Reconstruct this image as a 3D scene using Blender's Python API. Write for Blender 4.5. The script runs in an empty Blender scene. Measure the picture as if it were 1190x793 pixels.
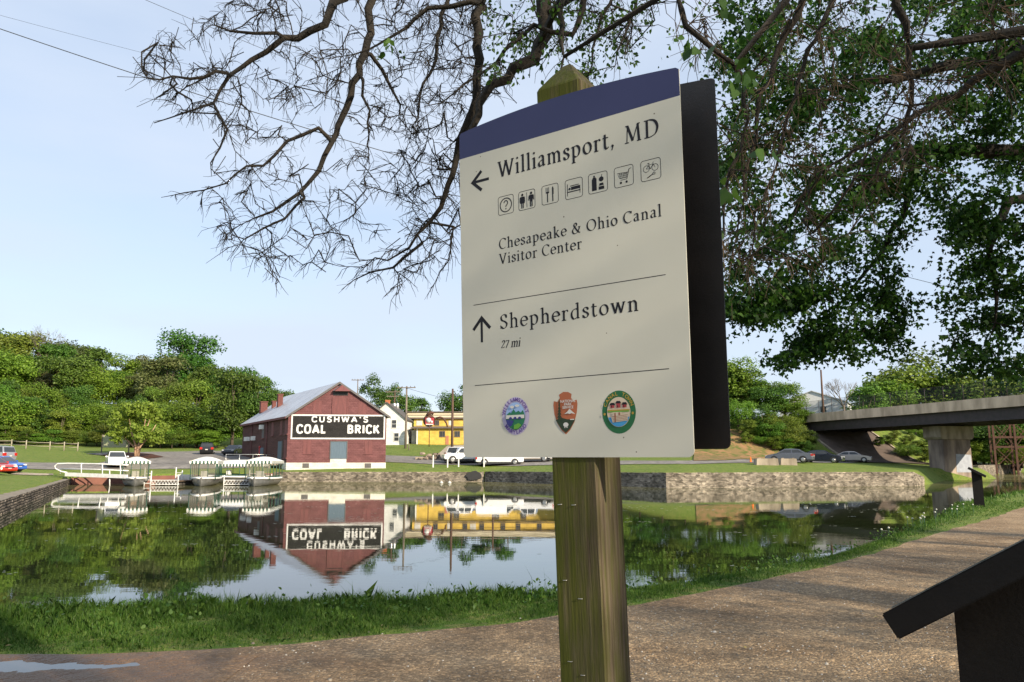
import bpy, bmesh, math, random
import numpy as np
from mathutils import Vector, Matrix, geometry, noise as mnoise

# ------------------------------------------------------------------ camera
F_PX, CX, CY = 907.0, 595.0, 396.5
PITCH = math.atan(140.0 / 907.0)
CAM = np.array([0.0, 0.0, 1.6])
scene = bpy.context.scene
cam_data = bpy.data.cameras.new("camera")
cam_data.sensor_width = 36.0
cam_data.lens = 36.0 * F_PX / 1190.0
cam_data.clip_start = 0.05
cam_data.clip_end = 6000.0
cam = bpy.data.objects.new("camera", cam_data)
cam.location = tuple(CAM)
cam.rotation_euler = (math.pi / 2 + PITCH, 0, 0)
scene.collection.objects.link(cam)
scene.camera = cam

# ------------------------------------------------------------------ light
SUN_DIR = np.array([0.70, -0.714])           # horizontal, towards the sun (behind right)
SUN_ELEV = math.radians(24.0)
sd = Vector((SUN_DIR[0] * math.cos(SUN_ELEV), SUN_DIR[1] * math.cos(SUN_ELEV), math.sin(SUN_ELEV))).normalized()
sun_data = bpy.data.lights.new("sun", 'SUN')
sun_data.energy = 5.0
sun_data.angle = math.radians(0.53)
sun_data.color = (1.0, 0.86, 0.66)
sun = bpy.data.objects.new("sun", sun_data)
sun.rotation_euler = (-sd).to_track_quat('-Z', 'Y').to_euler()
sun.location = (20, -20, 30)
scene.collection.objects.link(sun)

world = bpy.data.worlds.new("World")
scene.world = world
world.use_nodes = True
wn = world.node_tree.nodes; wl = world.node_tree.links
wn.clear()
w_out = wn.new('ShaderNodeOutputWorld')
w_bg = wn.new('ShaderNodeBackground'); w_bg.inputs['Strength'].default_value = 0.122
w_sky = wn.new('ShaderNodeTexSky'); w_sky.sky_type = 'NISHITA'; w_sky.sun_disc = False
w_sky.sun_elevation = SUN_ELEV
w_sky.sun_rotation = math.atan2(SUN_DIR[0], SUN_DIR[1])
w_sky.air_density = 1.0; w_sky.dust_density = 0.6; w_sky.ozone_density = 1.2
w_tc = wn.new('ShaderNodeTexCoord')
w_map = wn.new('ShaderNodeMapping'); w_map.inputs['Scale'].default_value = (1.2, 1.2, 4.5)
w_noise = wn.new('ShaderNodeTexNoise'); w_noise.inputs['Scale'].default_value = 1.6
w_noise.inputs['Detail'].default_value = 5; w_noise.inputs['Roughness'].default_value = 0.5
w_ramp = wn.new('ShaderNodeValToRGB')
w_ramp.color_ramp.elements[0].position = 0.36; w_ramp.color_ramp.elements[0].color = (0.6, 0.6, 0.6, 1)
w_ramp.color_ramp.elements[1].position = 0.68; w_ramp.color_ramp.elements[1].color = (0.97, 0.97, 0.97, 1)
w_mix = wn.new('ShaderNodeMix'); w_mix.data_type = 'RGBA'
CLOUD = (3.6, 4.1, 4.9, 1)
w_mix.inputs['B'].default_value = CLOUD
wl.new(w_tc.outputs['Generated'], w_map.inputs['Vector'])
wl.new(w_map.outputs['Vector'], w_noise.inputs['Vector'])
wl.new(w_noise.outputs['Fac'], w_ramp.inputs['Fac'])
wl.new(w_ramp.outputs['Color'], w_mix.inputs['Factor'])
wl.new(w_sky.outputs['Color'], w_mix.inputs['A'])
wl.new(w_mix.outputs['Result'], w_bg.inputs['Color'])
wl.new(w_bg.outputs['Background'], w_out.inputs['Surface'])

scene.view_settings.view_transform = 'Standard'
scene.view_settings.look = 'None'
scene.view_settings.exposure = 0.75
scene.view_settings.gamma = 1.0
scene.view_settings.use_curve_mapping = False
scene.render.engine = 'CYCLES'
scene.cycles.max_bounces = 8
scene.cycles.transparent_max_bounces = 8
scene.cycles.sample_clamp_indirect = 6.0

COL = scene.collection
R = math.radians
rng = random.Random(7)

# ------------------------------------------------------------------ picture <-> place
_f = np.array([0, math.cos(PITCH), math.sin(PITCH)]); _u = np.array([0, -math.sin(PITCH), math.cos(PITCH)]); _r = np.array([1.0, 0, 0])
def ray(px, py):
    d = _r * (px - CX) - _u * (py - CY) + _f * F_PX
    return d / d[1]
def at(px, py, Y):
    return CAM + ray(px, py) * Y
# ------------------------------------------------------------------ objects
def link(o): COL.objects.link(o); return o
def tag(o, label=None, cat=None, group=None, kind=None):
    if label: o['label'] = label
    if cat: o['category'] = cat
    if group: o['group'] = group
    if kind: o['kind'] = kind
    return o
def thing(name, label, cat, loc=(0, 0, 0), rz=0.0, group=None):
    o = bpy.data.objects.new(name, None)
    o.empty_display_size = 0.3
    o.location = tuple(float(v) for v in loc); o.rotation_euler = (0, 0, rz)
    link(o)
    return tag(o, label, cat, group)
def copy_tree(o, parent=None):
    c = o.copy(); COL.objects.link(c)
    if parent is not None: c.parent = parent
    for ch in list(o.children): copy_tree(ch, c)
    return c
def dup(o, loc, rz=None, label=None, scale=None, cat=None, group=None):
    c = copy_tree(o); c.location = tuple(float(v) for v in loc)
    if rz is not None: c.rotation_euler = (0, 0, rz)
    if scale is not None: c.scale = scale if isinstance(scale, tuple) else (scale,) * 3
    if label: c['label'] = label
    if group: c['group'] = group
    return c

class MB:
    """collects faces of one mesh"""
    def __init__(self): self.v = []; self.f = []; self.m = []; self.mi = 0; self.smooth = []
    def _add(self, vs, fs, smooth=False):
        b = len(self.v)
        self.v.extend([tuple(float(c) for c in p) for p in vs])
        for q in fs: self.f.append(tuple(b + i for i in q)); self.m.append(self.mi); self.smooth.append(smooth)
        return self
    def box(self, c, s, rz=0.0, M=None):
        hx, hy, hz = s[0] / 2, s[1] / 2, s[2] / 2
        vs = []
        ca, sa = math.cos(rz), math.sin(rz)
        for dz in (-hz, hz):
            for dx, dy in ((-hx, -hy), (hx, -hy), (hx, hy), (-hx, hy)):
                vs.append((c[0] + dx * ca - dy * sa, c[1] + dx * sa + dy * ca, c[2] + dz))
        if M is not None: vs = [M(p) for p in vs]
        return self._add(vs, [(3, 2, 1, 0), (4, 5, 6, 7), (0, 1, 5, 4), (1, 2, 6, 5), (2, 3, 7, 6), (3, 0, 4, 7)])
    def b2(self, x0, x1, y0, y1, z0, z1, M=None):
        return self.box(((x0 + x1) / 2, (y0 + y1) / 2, (z0 + z1) / 2), (abs(x1 - x0), abs(y1 - y0), abs(z1 - z0)), 0, M)
    def bar(self, a, b, w, h=None, up=(0, 0, 1)):
        h = h or w
        a = Vector(a); b = Vector(b); d = (b - a).normalized(); up = Vector(up)
        if abs(d.dot(up)) > 0.98: up = Vector((1, 0, 0)) if abs(d.x) < .9 else Vector((0, 1, 0))
        s = d.cross(up).normalized(); u = s.cross(d).normalized()
        vs = []
        for p in (a, b):
            for i, j in ((-1, -1), (1, -1), (1, 1), (-1, 1)): vs.append(p + s * (i * w / 2) + u * (j * h / 2))
        return self._add(vs, [(0, 1, 2, 3), (7, 6, 5, 4), (0, 4, 5, 1), (1, 5, 6, 2), (2, 6, 7, 3), (3, 7, 4, 0)])
    def tube(self, pts, radii, n=6, cap=True, smooth=True):
        P = [Vector(p) for p in pts]
        if not hasattr(radii, '__len__'): radii = [radii] * len(P)
        vs = []; s = None
        for i, p in enumerate(P):
            d = (P[min(i + 1, len(P) - 1)] - P[max(i - 1, 0)])
            d = d.normalized() if d.length > 1e-9 else Vector((0, 0, 1))
            if s is None:
                s = d.orthogonal().normalized()
            else:
                s = (s - d * s.dot(d)); s = s.normalized() if s.length > 1e-6 else d.orthogonal().normalized()
            t = d.cross(s)
            for k in range(n):
                a = 2 * math.pi * k / n
                vs.append(p + (s * math.cos(a) + t * math.sin(a)) * radii[i])
        fs = []
        for i in range(len(P) - 1):
            for k in range(n):
                k2 = (k + 1) % n
                fs.append((i * n + k, i * n + k2, (i + 1) * n + k2, (i + 1) * n + k))
        if cap:
            fs.append(tuple(range(n))[::-1]); fs.append(tuple((len(P) - 1) * n + k for k in range(n)))
        return self._add(vs, fs, smooth)
    def lathe(self, c, prof, n=16, axis='z', smooth=True):
        vs = []
        for r, h in prof:
            for k in range(n):
                a = 2 * math.pi * k / n; x, y = r * math.cos(a), r * math.sin(a)
                if axis == 'z': vs.append((c[0] + x, c[1] + y, c[2] + h))
                elif axis == 'y': vs.append((c[0] + x, c[1] + h, c[2] + y))
                else: vs.append((c[0] + h, c[1] + x, c[2] + y))
        fs = []
        for i in range(len(prof) - 1):
            for k in range(n):
                k2 = (k + 1) % n
                fs.append((i * n + k, i * n + k2, (i + 1) * n + k2, (i + 1) * n + k))
        fs.append(tuple(range(n))); fs.append(tuple((len(prof) - 1) * n + k for k in range(n)))
        return self._add(vs, fs, smooth)
    def prism(self, poly, fn, t0, t1):
        """poly 2D list, fn(u,v,t) -> 3D; from t0 to t1"""
        n = len(poly)
        vs = [fn(u, v, t0) for u, v in poly] + [fn(u, v, t1) for u, v in poly]
        fs = [tuple(range(n))[::-1], tuple(range(n, 2 * n))] + [(i, (i + 1) % n, n + (i + 1) % n, n + i) for i in range(n)]
        return self._add(vs, fs)
    def quad(self, a, b, c, d): return self._add([a, b, c, d], [(0, 1, 2, 3)])
    def build(self, name, mats, parent=None, bevel=0.0, fixn=True):
        me = bpy.data.meshes.new(name)
        me.from_pydata(self.v, [], self.f)
        if not isinstance(mats, (list, tuple)): mats = [mats]
        for m in mats: me.materials.append(m)
        me.polygons.foreach_set('material_index', self.m)
        me.polygons.foreach_set('use_smooth', self.smooth)
        if fixn and len(self.f) < 60000:
            bm = bmesh.new(); bm.from_mesh(me)
            bmesh.ops.recalc_face_normals(bm, faces=bm.faces)
            if bevel > 0:
                bmesh.ops.bevel(bm, geom=[e for e in bm.edges if len(e.link_faces) == 2 and e.calc_face_angle(0) > 0.5], offset=bevel, segments=2, affect='EDGES', clamp_overlap=True)
            bm.to_mesh(me); bm.free()
        me.update()
        o = bpy.data.objects.new(name, me); link(o)
        if parent is not None: o.parent = parent
        return o
def np_mesh(name, V, Fq, mat, parent=None, smooth=False):
    """V (n,3), Fq (m,k) all faces with k corners"""
    me = bpy.data.meshes.new(name)
    V = np.asarray(V, dtype=np.float32); Fq = np.asarray(Fq, dtype=np.int32)
    m, k = Fq.shape
    me.vertices.add(len(V)); me.vertices.foreach_set('co', V.ravel())
    me.loops.add(m * k); me.loops.foreach_set('vertex_index', Fq.ravel())
    me.polygons.add(m); me.polygons.foreach_set('loop_start', np.arange(0, m * k, k, dtype=np.int32))
    if smooth: me.polygons.foreach_set('use_smooth', np.ones(m, dtype=bool))
    me.update(calc_edges=True); me.validate()
    me.materials.append(mat)
    o = bpy.data.objects.new(name, me); link(o)
    if parent is not None: o.parent = parent
    return o

# ------------------------------------------------------------------ materials
def srgb(r, g, b):
    f = lambda c: (c / 255 / 12.92) if c / 255 <= 0.04045 else ((c / 255 + 0.055) / 1.055) ** 2.4
    return (f(r), f(g), f(b))
def newmat(name):
    m = bpy.data.materials.new(name); m.use_nodes = True
    nt = m.node_tree; nt.nodes.clear()
    out = nt.nodes.new('ShaderNodeOutputMaterial'); bs = nt.nodes.new('ShaderNodeBsdfPrincipled')
    nt.links.new(bs.outputs[0], out.inputs[0])
    return m, nt, bs, out
def N(nt, t, **kw):
    n = nt.nodes.new(t)
    for k, v in kw.items():
        if k.startswith('_'): setattr(n, k[1:], v)
        else: n.inputs[k.replace('__', ' ')].default_value = v
    return n
def mat(name, col, rough=0.7, col2=None, scale=6.0, detail=5.0, metal=0.0, bump=0.0, bscale=None, stretch=(1, 1, 1), spec=0.5, lo=0.35, hi=0.65, coord='Object'):
    """colour with a noise-mottled second colour and noise bump"""
    m, nt, bs, out = newmat(name)
    bs.inputs['Roughness'].default_value = rough; bs.inputs['Metallic'].default_value = metal
    bs.inputs['Specular IOR Level'].default_value = spec
    if col2 is None: col2 = tuple(c * 0.82 for c in col)
    tc = N(nt, 'ShaderNodeTexCoord'); mp = N(nt, 'ShaderNodeMapping'); mp.inputs['Scale'].default_value = stretch
    nt.links.new(tc.outputs[coord], mp.inputs['Vector'])
    nz = N(nt, 'ShaderNodeTexNoise', Scale=scale, Detail=detail)
    nt.links.new(mp.outputs[0], nz.inputs['Vector'])
    rp = N(nt, 'ShaderNodeValToRGB'); e = rp.color_ramp.elements
    e[0].position = lo; e[0].color = (*col, 1); e[1].position = hi; e[1].color = (*col2, 1)
    nt.links.new(nz.outputs['Fac'], rp.inputs['Fac']); nt.links.new(rp.outputs['Color'], bs.inputs['Base Color'])
    if bump > 0:
        nb = N(nt, 'ShaderNodeTexNoise', Scale=bscale or scale * 3, Detail=6.0)
        nt.links.new(mp.outputs[0], nb.inputs['Vector'])
        bp = N(nt, 'ShaderNodeBump', Strength=bump, Distance=0.05)
        nt.links.new(nb.outputs['Fac'], bp.inputs['Height']); nt.links.new(bp.outputs[0], bs.inputs['Normal'])
    return m
def leafmat(name, c1, c2, c3, trans=0.35, rough=0.55, objvar=0.0):
    m, nt, bs, out = newmat(name)
    g = N(nt, 'ShaderNodeNewGeometry')
    rp = N(nt, 'ShaderNodeValToRGB'); e = rp.color_ramp.elements
    e[0].position = 0.0; e[0].color = (*c1, 1); e[1].position = 1.0; e[1].color = (*c3, 1)
    k = e.new(0.5); k.color = (*c2, 1)
    nt.links.new(g.outputs['Random Per Island'], rp.inputs['Fac'])
    src = rp.outputs['Color']
    if objvar > 0:
        oi = N(nt, 'ShaderNodeObjectInfo')
        mr = N(nt, 'ShaderNodeMapRange'); mr.inputs['To Min'].default_value = 0.5 - 0.035 * objvar; mr.inputs['To Max'].default_value = 0.5 + 0.03 * objvar
        mv = N(nt, 'ShaderNodeMath', _operation='MULTIPLY'); mv.inputs[1].default_value = 7.31
        fr = N(nt, 'ShaderNodeMath', _operation='FRACT')
        mr2 = N(nt, 'ShaderNodeMapRange'); mr2.inputs['To Min'].default_value = 1 - 0.3 * objvar; mr2.inputs['To Max'].default_value = 1 + 0.3 * objvar
        hs = N(nt, 'ShaderNodeHueSaturation')
        nt.links.new(oi.outputs['Random'], mr.inputs['Value']); nt.links.new(mr.outputs[0], hs.inputs['Hue'])
        nt.links.new(oi.outputs['Random'], mv.inputs[0]); nt.links.new(mv.outputs[0], fr.inputs[0]); nt.links.new(fr.outputs[0], mr2.inputs['Value'])
        nt.links.new(mr2.outputs[0], hs.inputs['Value']); nt.links.new(src, hs.inputs['Color']); src = hs.outputs['Color']
    nt.links.new(src, bs.inputs['Base Color']); bs.inputs['Roughness'].default_value = rough
    bs.inputs['Specular IOR Level'].default_value = 0.3
    tr = N(nt, 'ShaderNodeBsdfTranslucent'); nt.links.new(src, tr.inputs['Color'])
    mx = N(nt, 'ShaderNodeMixShader'); mx.inputs[0].default_value = trans
    nt.links.new(bs.outputs[0], mx.inputs[1]); nt.links.new(tr.outputs[0], mx.inputs[2]); nt.links.new(mx.outputs[0], out.inputs[0])
    return m

M = {}
M['white'] = mat('white_paint', (.74, .74, .72), .5, (.6, .6, .58), 3)
M['offwhite'] = mat('offwhite_paint', (.62, .61, .56), .6, (.46, .45, .41), 2.5, bump=.1)
M['black'] = mat('black_paint', (.02, .02, .021), .5, (.03, .029, .028), 5)
M['darkmetal'] = mat('dark_metal', (.007, .006, .006), .6, (.011, .009, .008), 9, bump=.05, bscale=60, spec=.25)
M['glass'] = mat('dark_glass', (.03, .035, .04), .06, (.045, .05, .055), .6)
M['tyre'] = mat('tyre_rubber', (.018, .018, .018), .85, (.03, .03, .03), 8)
M['rim'] = mat('wheel_rim', (.5, .5, .5), .3, (.38, .38, .38), 8, metal=.8)
M['conc'] = mat('concrete', (.38, .32, .25), .85, (.2, .165, .125), 1.3, bump=.4, bscale=12, stretch=(1, 1, .35))
M['conc2'] = mat('pier_concrete', (.36, .29, .23), .9, (.13, .10, .085), .9, bump=.3, bscale=10, stretch=(1, 1, .3))
M['parapet'] = mat('bridge_parapet_concrete', (.68, .53, .39), .85, (.42, .32, .23), 1.0, bump=.3, bscale=12, stretch=(1, 1, .3))
M['steeldark'] = mat('girder_steel', (.05, .036, .04), .6, (.03, .025, .025), 2, bump=.1)
M['rust'] = mat('rusty_steel', (.11, .045, .025), .8, (.06, .03, .02), 4, bump=.2)
M['pole'] = mat('weathered_pole', (.2, .165, .13), .85, (.12, .1, .08), 6, stretch=(1, 1, .1), bump=.2)
M['polebrown'] = mat('brown_pole', (.11, .062, .04), .85, (.07, .04, .03), 6, stretch=(1, 1, .1), bump=.2)
M['alu'] = mat('aluminium', (.6, .6, .58), .32, (.45, .45, .44), 3, metal=.7)
M['hull'] = mat('boat_hull_metal', (.42, .42, .41), .33, (.3, .3, .3), 2.5, metal=.75, stretch=(1, 1, 3))
M['green'] = mat('dark_green_paint', (.02, .085, .055), .45, (.015, .06, .04), 4)
M['red'] = mat('red_paint', (.55, .03, .025), .35, (.42, .025, .02), 2)
M['deck'] = mat('deck_boards', (.28, .2, .15), .8, (.2, .14, .1), 4, stretch=(1, 8, 1))
M['trunk'] = mat('bark', (.12, .09, .065), .95, (.06, .045, .035), 9, stretch=(1, 1, .25), bump=.6, bscale=25)
M['birch'] = mat('river_birch_bark', (.46, .3, .2), .9, (.3, .19, .12), 7, bump=.4)
# ------------------------------------------------------------------ the shape of the land
WATER_Z = -0.6
NEAR = [(-9.5, 9.2), (-5.8, 9.6), (-3.5, 9.9), (-1.2, 10.35), (1.3, 11.15), (3.2, 12.7), (5.4, 15.0), (8.6, 19.2), (13.0, 25.2), (17, 31.6), (21, 36.2), (31, 48), (60, 84), (110, 142), (150, 184)]
FAR = [(128, 196), (95, 150), (69, 117), (63.5, 103), (58.5, 96.8), (51, 92.5), (41, 77), (36.5, 72), (13, 67), (-3, 87), (-26, 86.2), (-42.3, 76), (-20.7, 32)]
BASIN = np.array(NEAR + FAR)
def seg_dist(x, y, poly, closed=True):
    P = np.asarray(poly, float); Q = np.roll(P, -1, 0) if closed else P[1:]
    if not closed: P = P[:-1]
    d = np.full(x.shape, 1e9)
    for (ax, ay), (bx, by) in zip(P, Q):
        vx, vy = bx - ax, by - ay; L = vx * vx + vy * vy
        t = np.clip(((x - ax) * vx + (y - ay) * vy) / L, 0, 1)
        d = np.minimum(d, np.hypot(x - ax - t * vx, y - ay - t * vy))
    return d
def inside(x, y, poly):
    P = np.asarray(poly, float); Q = np.roll(P, -1, 0); c = np.zeros(x.shape, bool)
    for (ax, ay), (bx, by) in zip(P, Q):
        if ay == by: continue
        k = ((ay > y) != (by > y)) & (x < (bx - ax) * (y - ay) / (by - ay) + ax)
        c ^= k
    return c
def sstep(a, b, t):
    t = np.clip((t - a) / (b - a), 0, 1); return t * t * (3 - 2 * t)
def vnoise(x, y, s, seed=0):
    """cheap smooth noise from sines"""
    x = x / s; y = y / s
    return (np.sin(x * 1.7 + seed) * np.cos(y * 1.3 - seed * 2) + .6 * np.sin(x * 3.1 - y * 2.3 + seed * 3) + .4 * np.cos(x * 5.3 + y * 4.7 + seed)) / 2
NEARLINE = [(-400, 9.2)] + NEAR + [(600, 680)]
def near_y(x): return np.interp(x, [p[0] for p in NEARLINE], [p[1] for p in NEARLINE])
BR0 = np.array([46.8, 121.0]); BRD = np.array([-0.2717, 0.9624]); BRN = np.array([0.9624, 0.2717])   # bridge abutment, direction away, side
def land_h(x, y, raw=False):
    x = np.atleast_1d(np.asarray(x, float)); y = np.atleast_1d(np.asarray(y, float))
    d = seg_dist(x, y, BASIN); ins = inside(x, y, BASIN)
    s = np.where(ins, -d, d)
    ny = near_y(x)
    far = sstep(2, 14, y - ny)                       # 0 on the towpath side, 1 across the water
    rise = sstep(20, 72, y)
    fx = np.interp(x, [-120, -45, -20, 0, 15, 40, 80], [.9, .85, 1.05, 1.05, .72, .62, .7])
    prof = np.interp(s, [0, 3, 10, 20, 45, 70, 150, 400, 2500], [0, .35, 1.15, 1.9, 3.7, 4.8, 5.6, 6, 6])
    base = np.interp(x, [-45, -20, 5, 13], [.12, .38, .45, .6])
    lf = sstep(79, 73, y) * (x < 0); base = base * (1 - lf) - .04 * lf
    zf = base + prof * fx * rise + vnoise(x, y, 9, 2) * .07 * np.clip(s / 8, 0, 1)
    # wooded hill on the left
    hill = sstep(128, 215, y) * (11 * sstep(-15, -60, x) + 1)
    # road embankment by the bridge
    qx, qy = x - BR0[0], y - BR0[1]
    u = qx * BRD[0] + qy * BRD[1]; v = qx * BRN[0] + qy * BRN[1]
    emb = sstep(-16, 1.0, u) * sstep(-42, -13, v) * (1 - sstep(11, 27, v))
    zf = zf + hill + np.clip(6.6 - (zf - 1.2) * .8, 0, 9) * emb
    zn = vnoise(x, y, 3, 1) * .01 - 0.02
    bank = sstep(-.4, .9, s)
    zn = np.where(s < 2, -0.95 * (1 - bank) + zn * bank, zn)
    z = zn * (1 - far) + zf * far
    wallside = far > 0.5
    if not raw:
        soft = (x > 36.8) & (y < 126)                # grassy bank by the pier, no wall
        z = np.where(wallside & soft & (s < 2.4), -1.2 + (z + 1.2) * sstep(-.8, 2.4, s), z)
        z = np.where(wallside & ~soft & (s < .35), -2.2, z)
        z = np.where(~wallside & ins, np.minimum(z, -0.95 - np.clip(d - .4, 0, 3) * .4), z)
    return z
def lh(x, y): return float(land_h(x, y, raw=True)[0])
def ground(px, py, y0=4.0, y1=500.0):
    """where the sight line of this point of the photograph meets the land"""
    r = ray(px, py); Y = np.linspace(y0, y1, 6000)
    z = CAM[2] + r[2] * Y; x = r[0] * Y
    h = land_h(x, Y, raw=True)
    k = np.nonzero((z <= h) & (Y > y0 + .1))[0]
    k = k[0] if len(k) else 3000
    return np.array([x[k], Y[k], h[k]])
def onland(px, Y):
    x = (px - CX) / 918.0 * Y
    return np.array([x, Y, lh(x, Y)])

# ------------------------------------------------------------------ ground materials
def ground_mix(name, cols, scales, rough=.95, bump=.5, bscale=30, detail=8):
    m, nt, bs, out = newmat(name); bs.inputs['Roughness'].default_value = rough; bs.inputs['Specular IOR Level'].default_value = .2
    tc = N(nt, 'ShaderNodeTexCoord'); prev = None
    for i, (c, sc) in enumerate(zip(cols, scales)):
        if i == 0:
            rgb = N(nt, 'ShaderNodeRGB'); rgb.outputs[0].default_value = (*c, 1); prev = rgb.outputs[0]; continue
        nz = N(nt, 'ShaderNodeTexNoise', Scale=sc, Detail=detail, Roughness=.6)
        nt.links.new(tc.outputs['Object'], nz.inputs['Vector'])
        mr = N(nt, 'ShaderNodeMapRange'); mr.inputs['From Min'].default_value = .46; mr.inputs['From Max'].default_value = .6
        nt.links.new(nz.outputs['Fac'], mr.inputs['Value'])
        mx = N(nt, 'ShaderNodeMix', _data_type='RGBA'); mx.inputs['B'].default_value = (*c, 1)
        nt.links.new(prev, mx.inputs['A']); nt.links.new(mr.outputs[0], mx.inputs['Factor']); prev = mx.outputs['Result']
    nt.links.new(prev, bs.inputs['Base Color'])
    nb = N(nt, 'ShaderNodeTexNoise', Scale=bscale, Detail=8.0); nt.links.new(tc.outputs['Object'], nb.inputs['Vector'])
    bp = N(nt, 'ShaderNodeBump', Strength=bump, Distance=.08); nt.links.new(nb.outputs['Fac'], bp.inputs['Height']); nt.links.new(bp.outputs[0], bs.inputs['Normal'])
    return m
M['grass'] = ground_mix('grass_ground', [(.11, .18, .022), (.15, .2, .035), (.075, .14, .018), (.18, .19, .05)], [0, .35, 1.7, 5.0], bscale=14, bump=.8)
M['asphalt'] = ground_mix('asphalt', [(.2, .185, .17), (.26, .24, .215), (.15, .14, .13)], [0, .15, 1.5], bscale=40, bump=.2)
M['gravellot'] = ground_mix('gravel_lot', [(.36, .3, .23), (.28, .23, .18), (.42, .36, .28)], [0, .3, 3.0], bscale=30)
M['mulch'] = ground_mix('mulch', [(.1, .045, .03), (.07, .03, .02)], [0, 4], bscale=20)
M['soil'] = ground_mix('bare_soil', [(.28, .16, .08), (.2, .14, .06), (.1, .12, .03)], [0, .5, 1.2], bscale=10)

# towpath: compacted stone dust with loose stones
def path_material():
    m, nt, bs, out = newmat('towpath_gravel')
    tc = N(nt, 'ShaderNodeTexCoord'); L = nt.links.new
    n1 = N(nt, 'ShaderNodeTexNoise', Scale=.7, Detail=6.0, Roughness=.6); L(tc.outputs['Object'], n1.inputs['Vector'])
    r1 = N(nt, 'ShaderNodeValToRGB'); e = r1.color_ramp.elements
    e[0].position = .35; e[0].color = (.21, .143, .082, 1); e[1].position = .62; e[1].color = (.34, .25, .155, 1)
    L(n1.outputs['Fac'], r1.inputs['Fac'])
    vo = N(nt, 'ShaderNodeTexVoronoi', Scale=42.0); L(tc.outputs['Object'], vo.inputs['Vector'])
    vo2 = N(nt, 'ShaderNodeTexVoronoi', Scale=120.0); L(tc.outputs['Object'], vo2.inputs['Vector'])
    sep = N(nt, 'ShaderNodeSeparateColor'); L(vo.outputs['Color'], sep.inputs[0])
    r2 = N(nt, 'ShaderNodeValToRGB'); e = r2.color_ramp.elements
    e[0].position = 0; e[0].color = (.5, .48, .46, 1); e[1].position = 1; e[1].color = (1.9, 1.82, 1.7, 1)
    k = e.new(.72); k.color = (.95, .93, .9, 1)
    L(sep.outputs[0], r2.inputs['Fac'])
    mm = N(nt, 'ShaderNodeMix', _data_type='RGBA', _blend_type='MULTIPLY'); mm.inputs['Factor'].default_value = .85
    L(r1.outputs['Color'], mm.inputs['A']); L(r2.outputs['Color'], mm.inputs['B'])
    # damp, dark, smooth earth by the puddle and the grass edge
    sx = N(nt, 'ShaderNodeSeparateXYZ'); L(tc.outputs['Object'], sx.inputs[0])
    dist = N(nt, 'ShaderNodeVectorMath', _operation='DISTANCE'); dist.inputs[1].default_value = (-4.3, 6.3, 0)
    sc = N(nt, 'ShaderNodeMapping'); sc.inputs['Scale'].default_value = (.42, 1.0, 1); L(tc.outputs['Object'], sc.inputs[0]); L(sc.outputs[0], dist.inputs[0])
    dist.inputs[1].default_value = (-4.3 * .42, 6.3, 0)
    n3 = N(nt, 'ShaderNodeTexNoise', Scale=1.8, Detail=5.0); L(tc.outputs['Object'], n3.inputs['Vector'])
    ad = N(nt, 'ShaderNodeMath', _operation='ADD'); L(dist.outputs['Value'], ad.inputs[0]); L(n3.outputs['Fac'], ad.inputs[1])
    mr = N(nt, 'ShaderNodeMapRange'); mr.inputs['From Min'].default_value = 1.05; mr.inputs['From Max'].default_value = 1.9; L(ad.outputs[0], mr.inputs['Value'])
    mw = N(nt, 'ShaderNodeMix', _data_type='RGBA'); mw.inputs['A'].default_value = (.15, .085, .045, 1)
    L(mr.outputs[0], mw.inputs['Factor']); L(mm.outputs['Result'], mw.inputs['B'])
    L(mw.outputs['Result'], bs.inputs['Base Color'])
    mr2 = N(nt, 'ShaderNodeMapRange'); mr2.inputs['To Min'].default_value = .45; mr2.inputs['To Max'].default_value = .95; L(mr.outputs[0], mr2.inputs['Value'])
    L(mr2.outputs[0], bs.inputs['Roughness']); bs.inputs['Specular IOR Level'].default_value = .3
    b1 = N(nt, 'ShaderNodeBump', Strength=.8, Distance=.016); b1.invert = True; L(vo.outputs['Distance'], b1.inputs['Height'])
    b2 = N(nt, 'ShaderNodeBump', Strength=.5, Distance=.006); b2.invert = True; L(vo2.outputs['Distance'], b2.inputs['Height']); L(b1.outputs[0], b2.inputs['Normal'])
    n4 = N(nt, 'ShaderNodeTexNoise', Scale=5.0, Detail=6.0); L(tc.outputs['Object'], n4.inputs['Vector'])
    b3 = N(nt, 'ShaderNodeBump', Strength=.6, Distance=.05); L(n4.outputs['Fac'], b3.inputs['Height']); L(b2.outputs[0], b3.inputs['Normal'])
    L(b3.outputs[0], bs.inputs['Normal'])
    return m
M['path'] = path_material()

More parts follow.
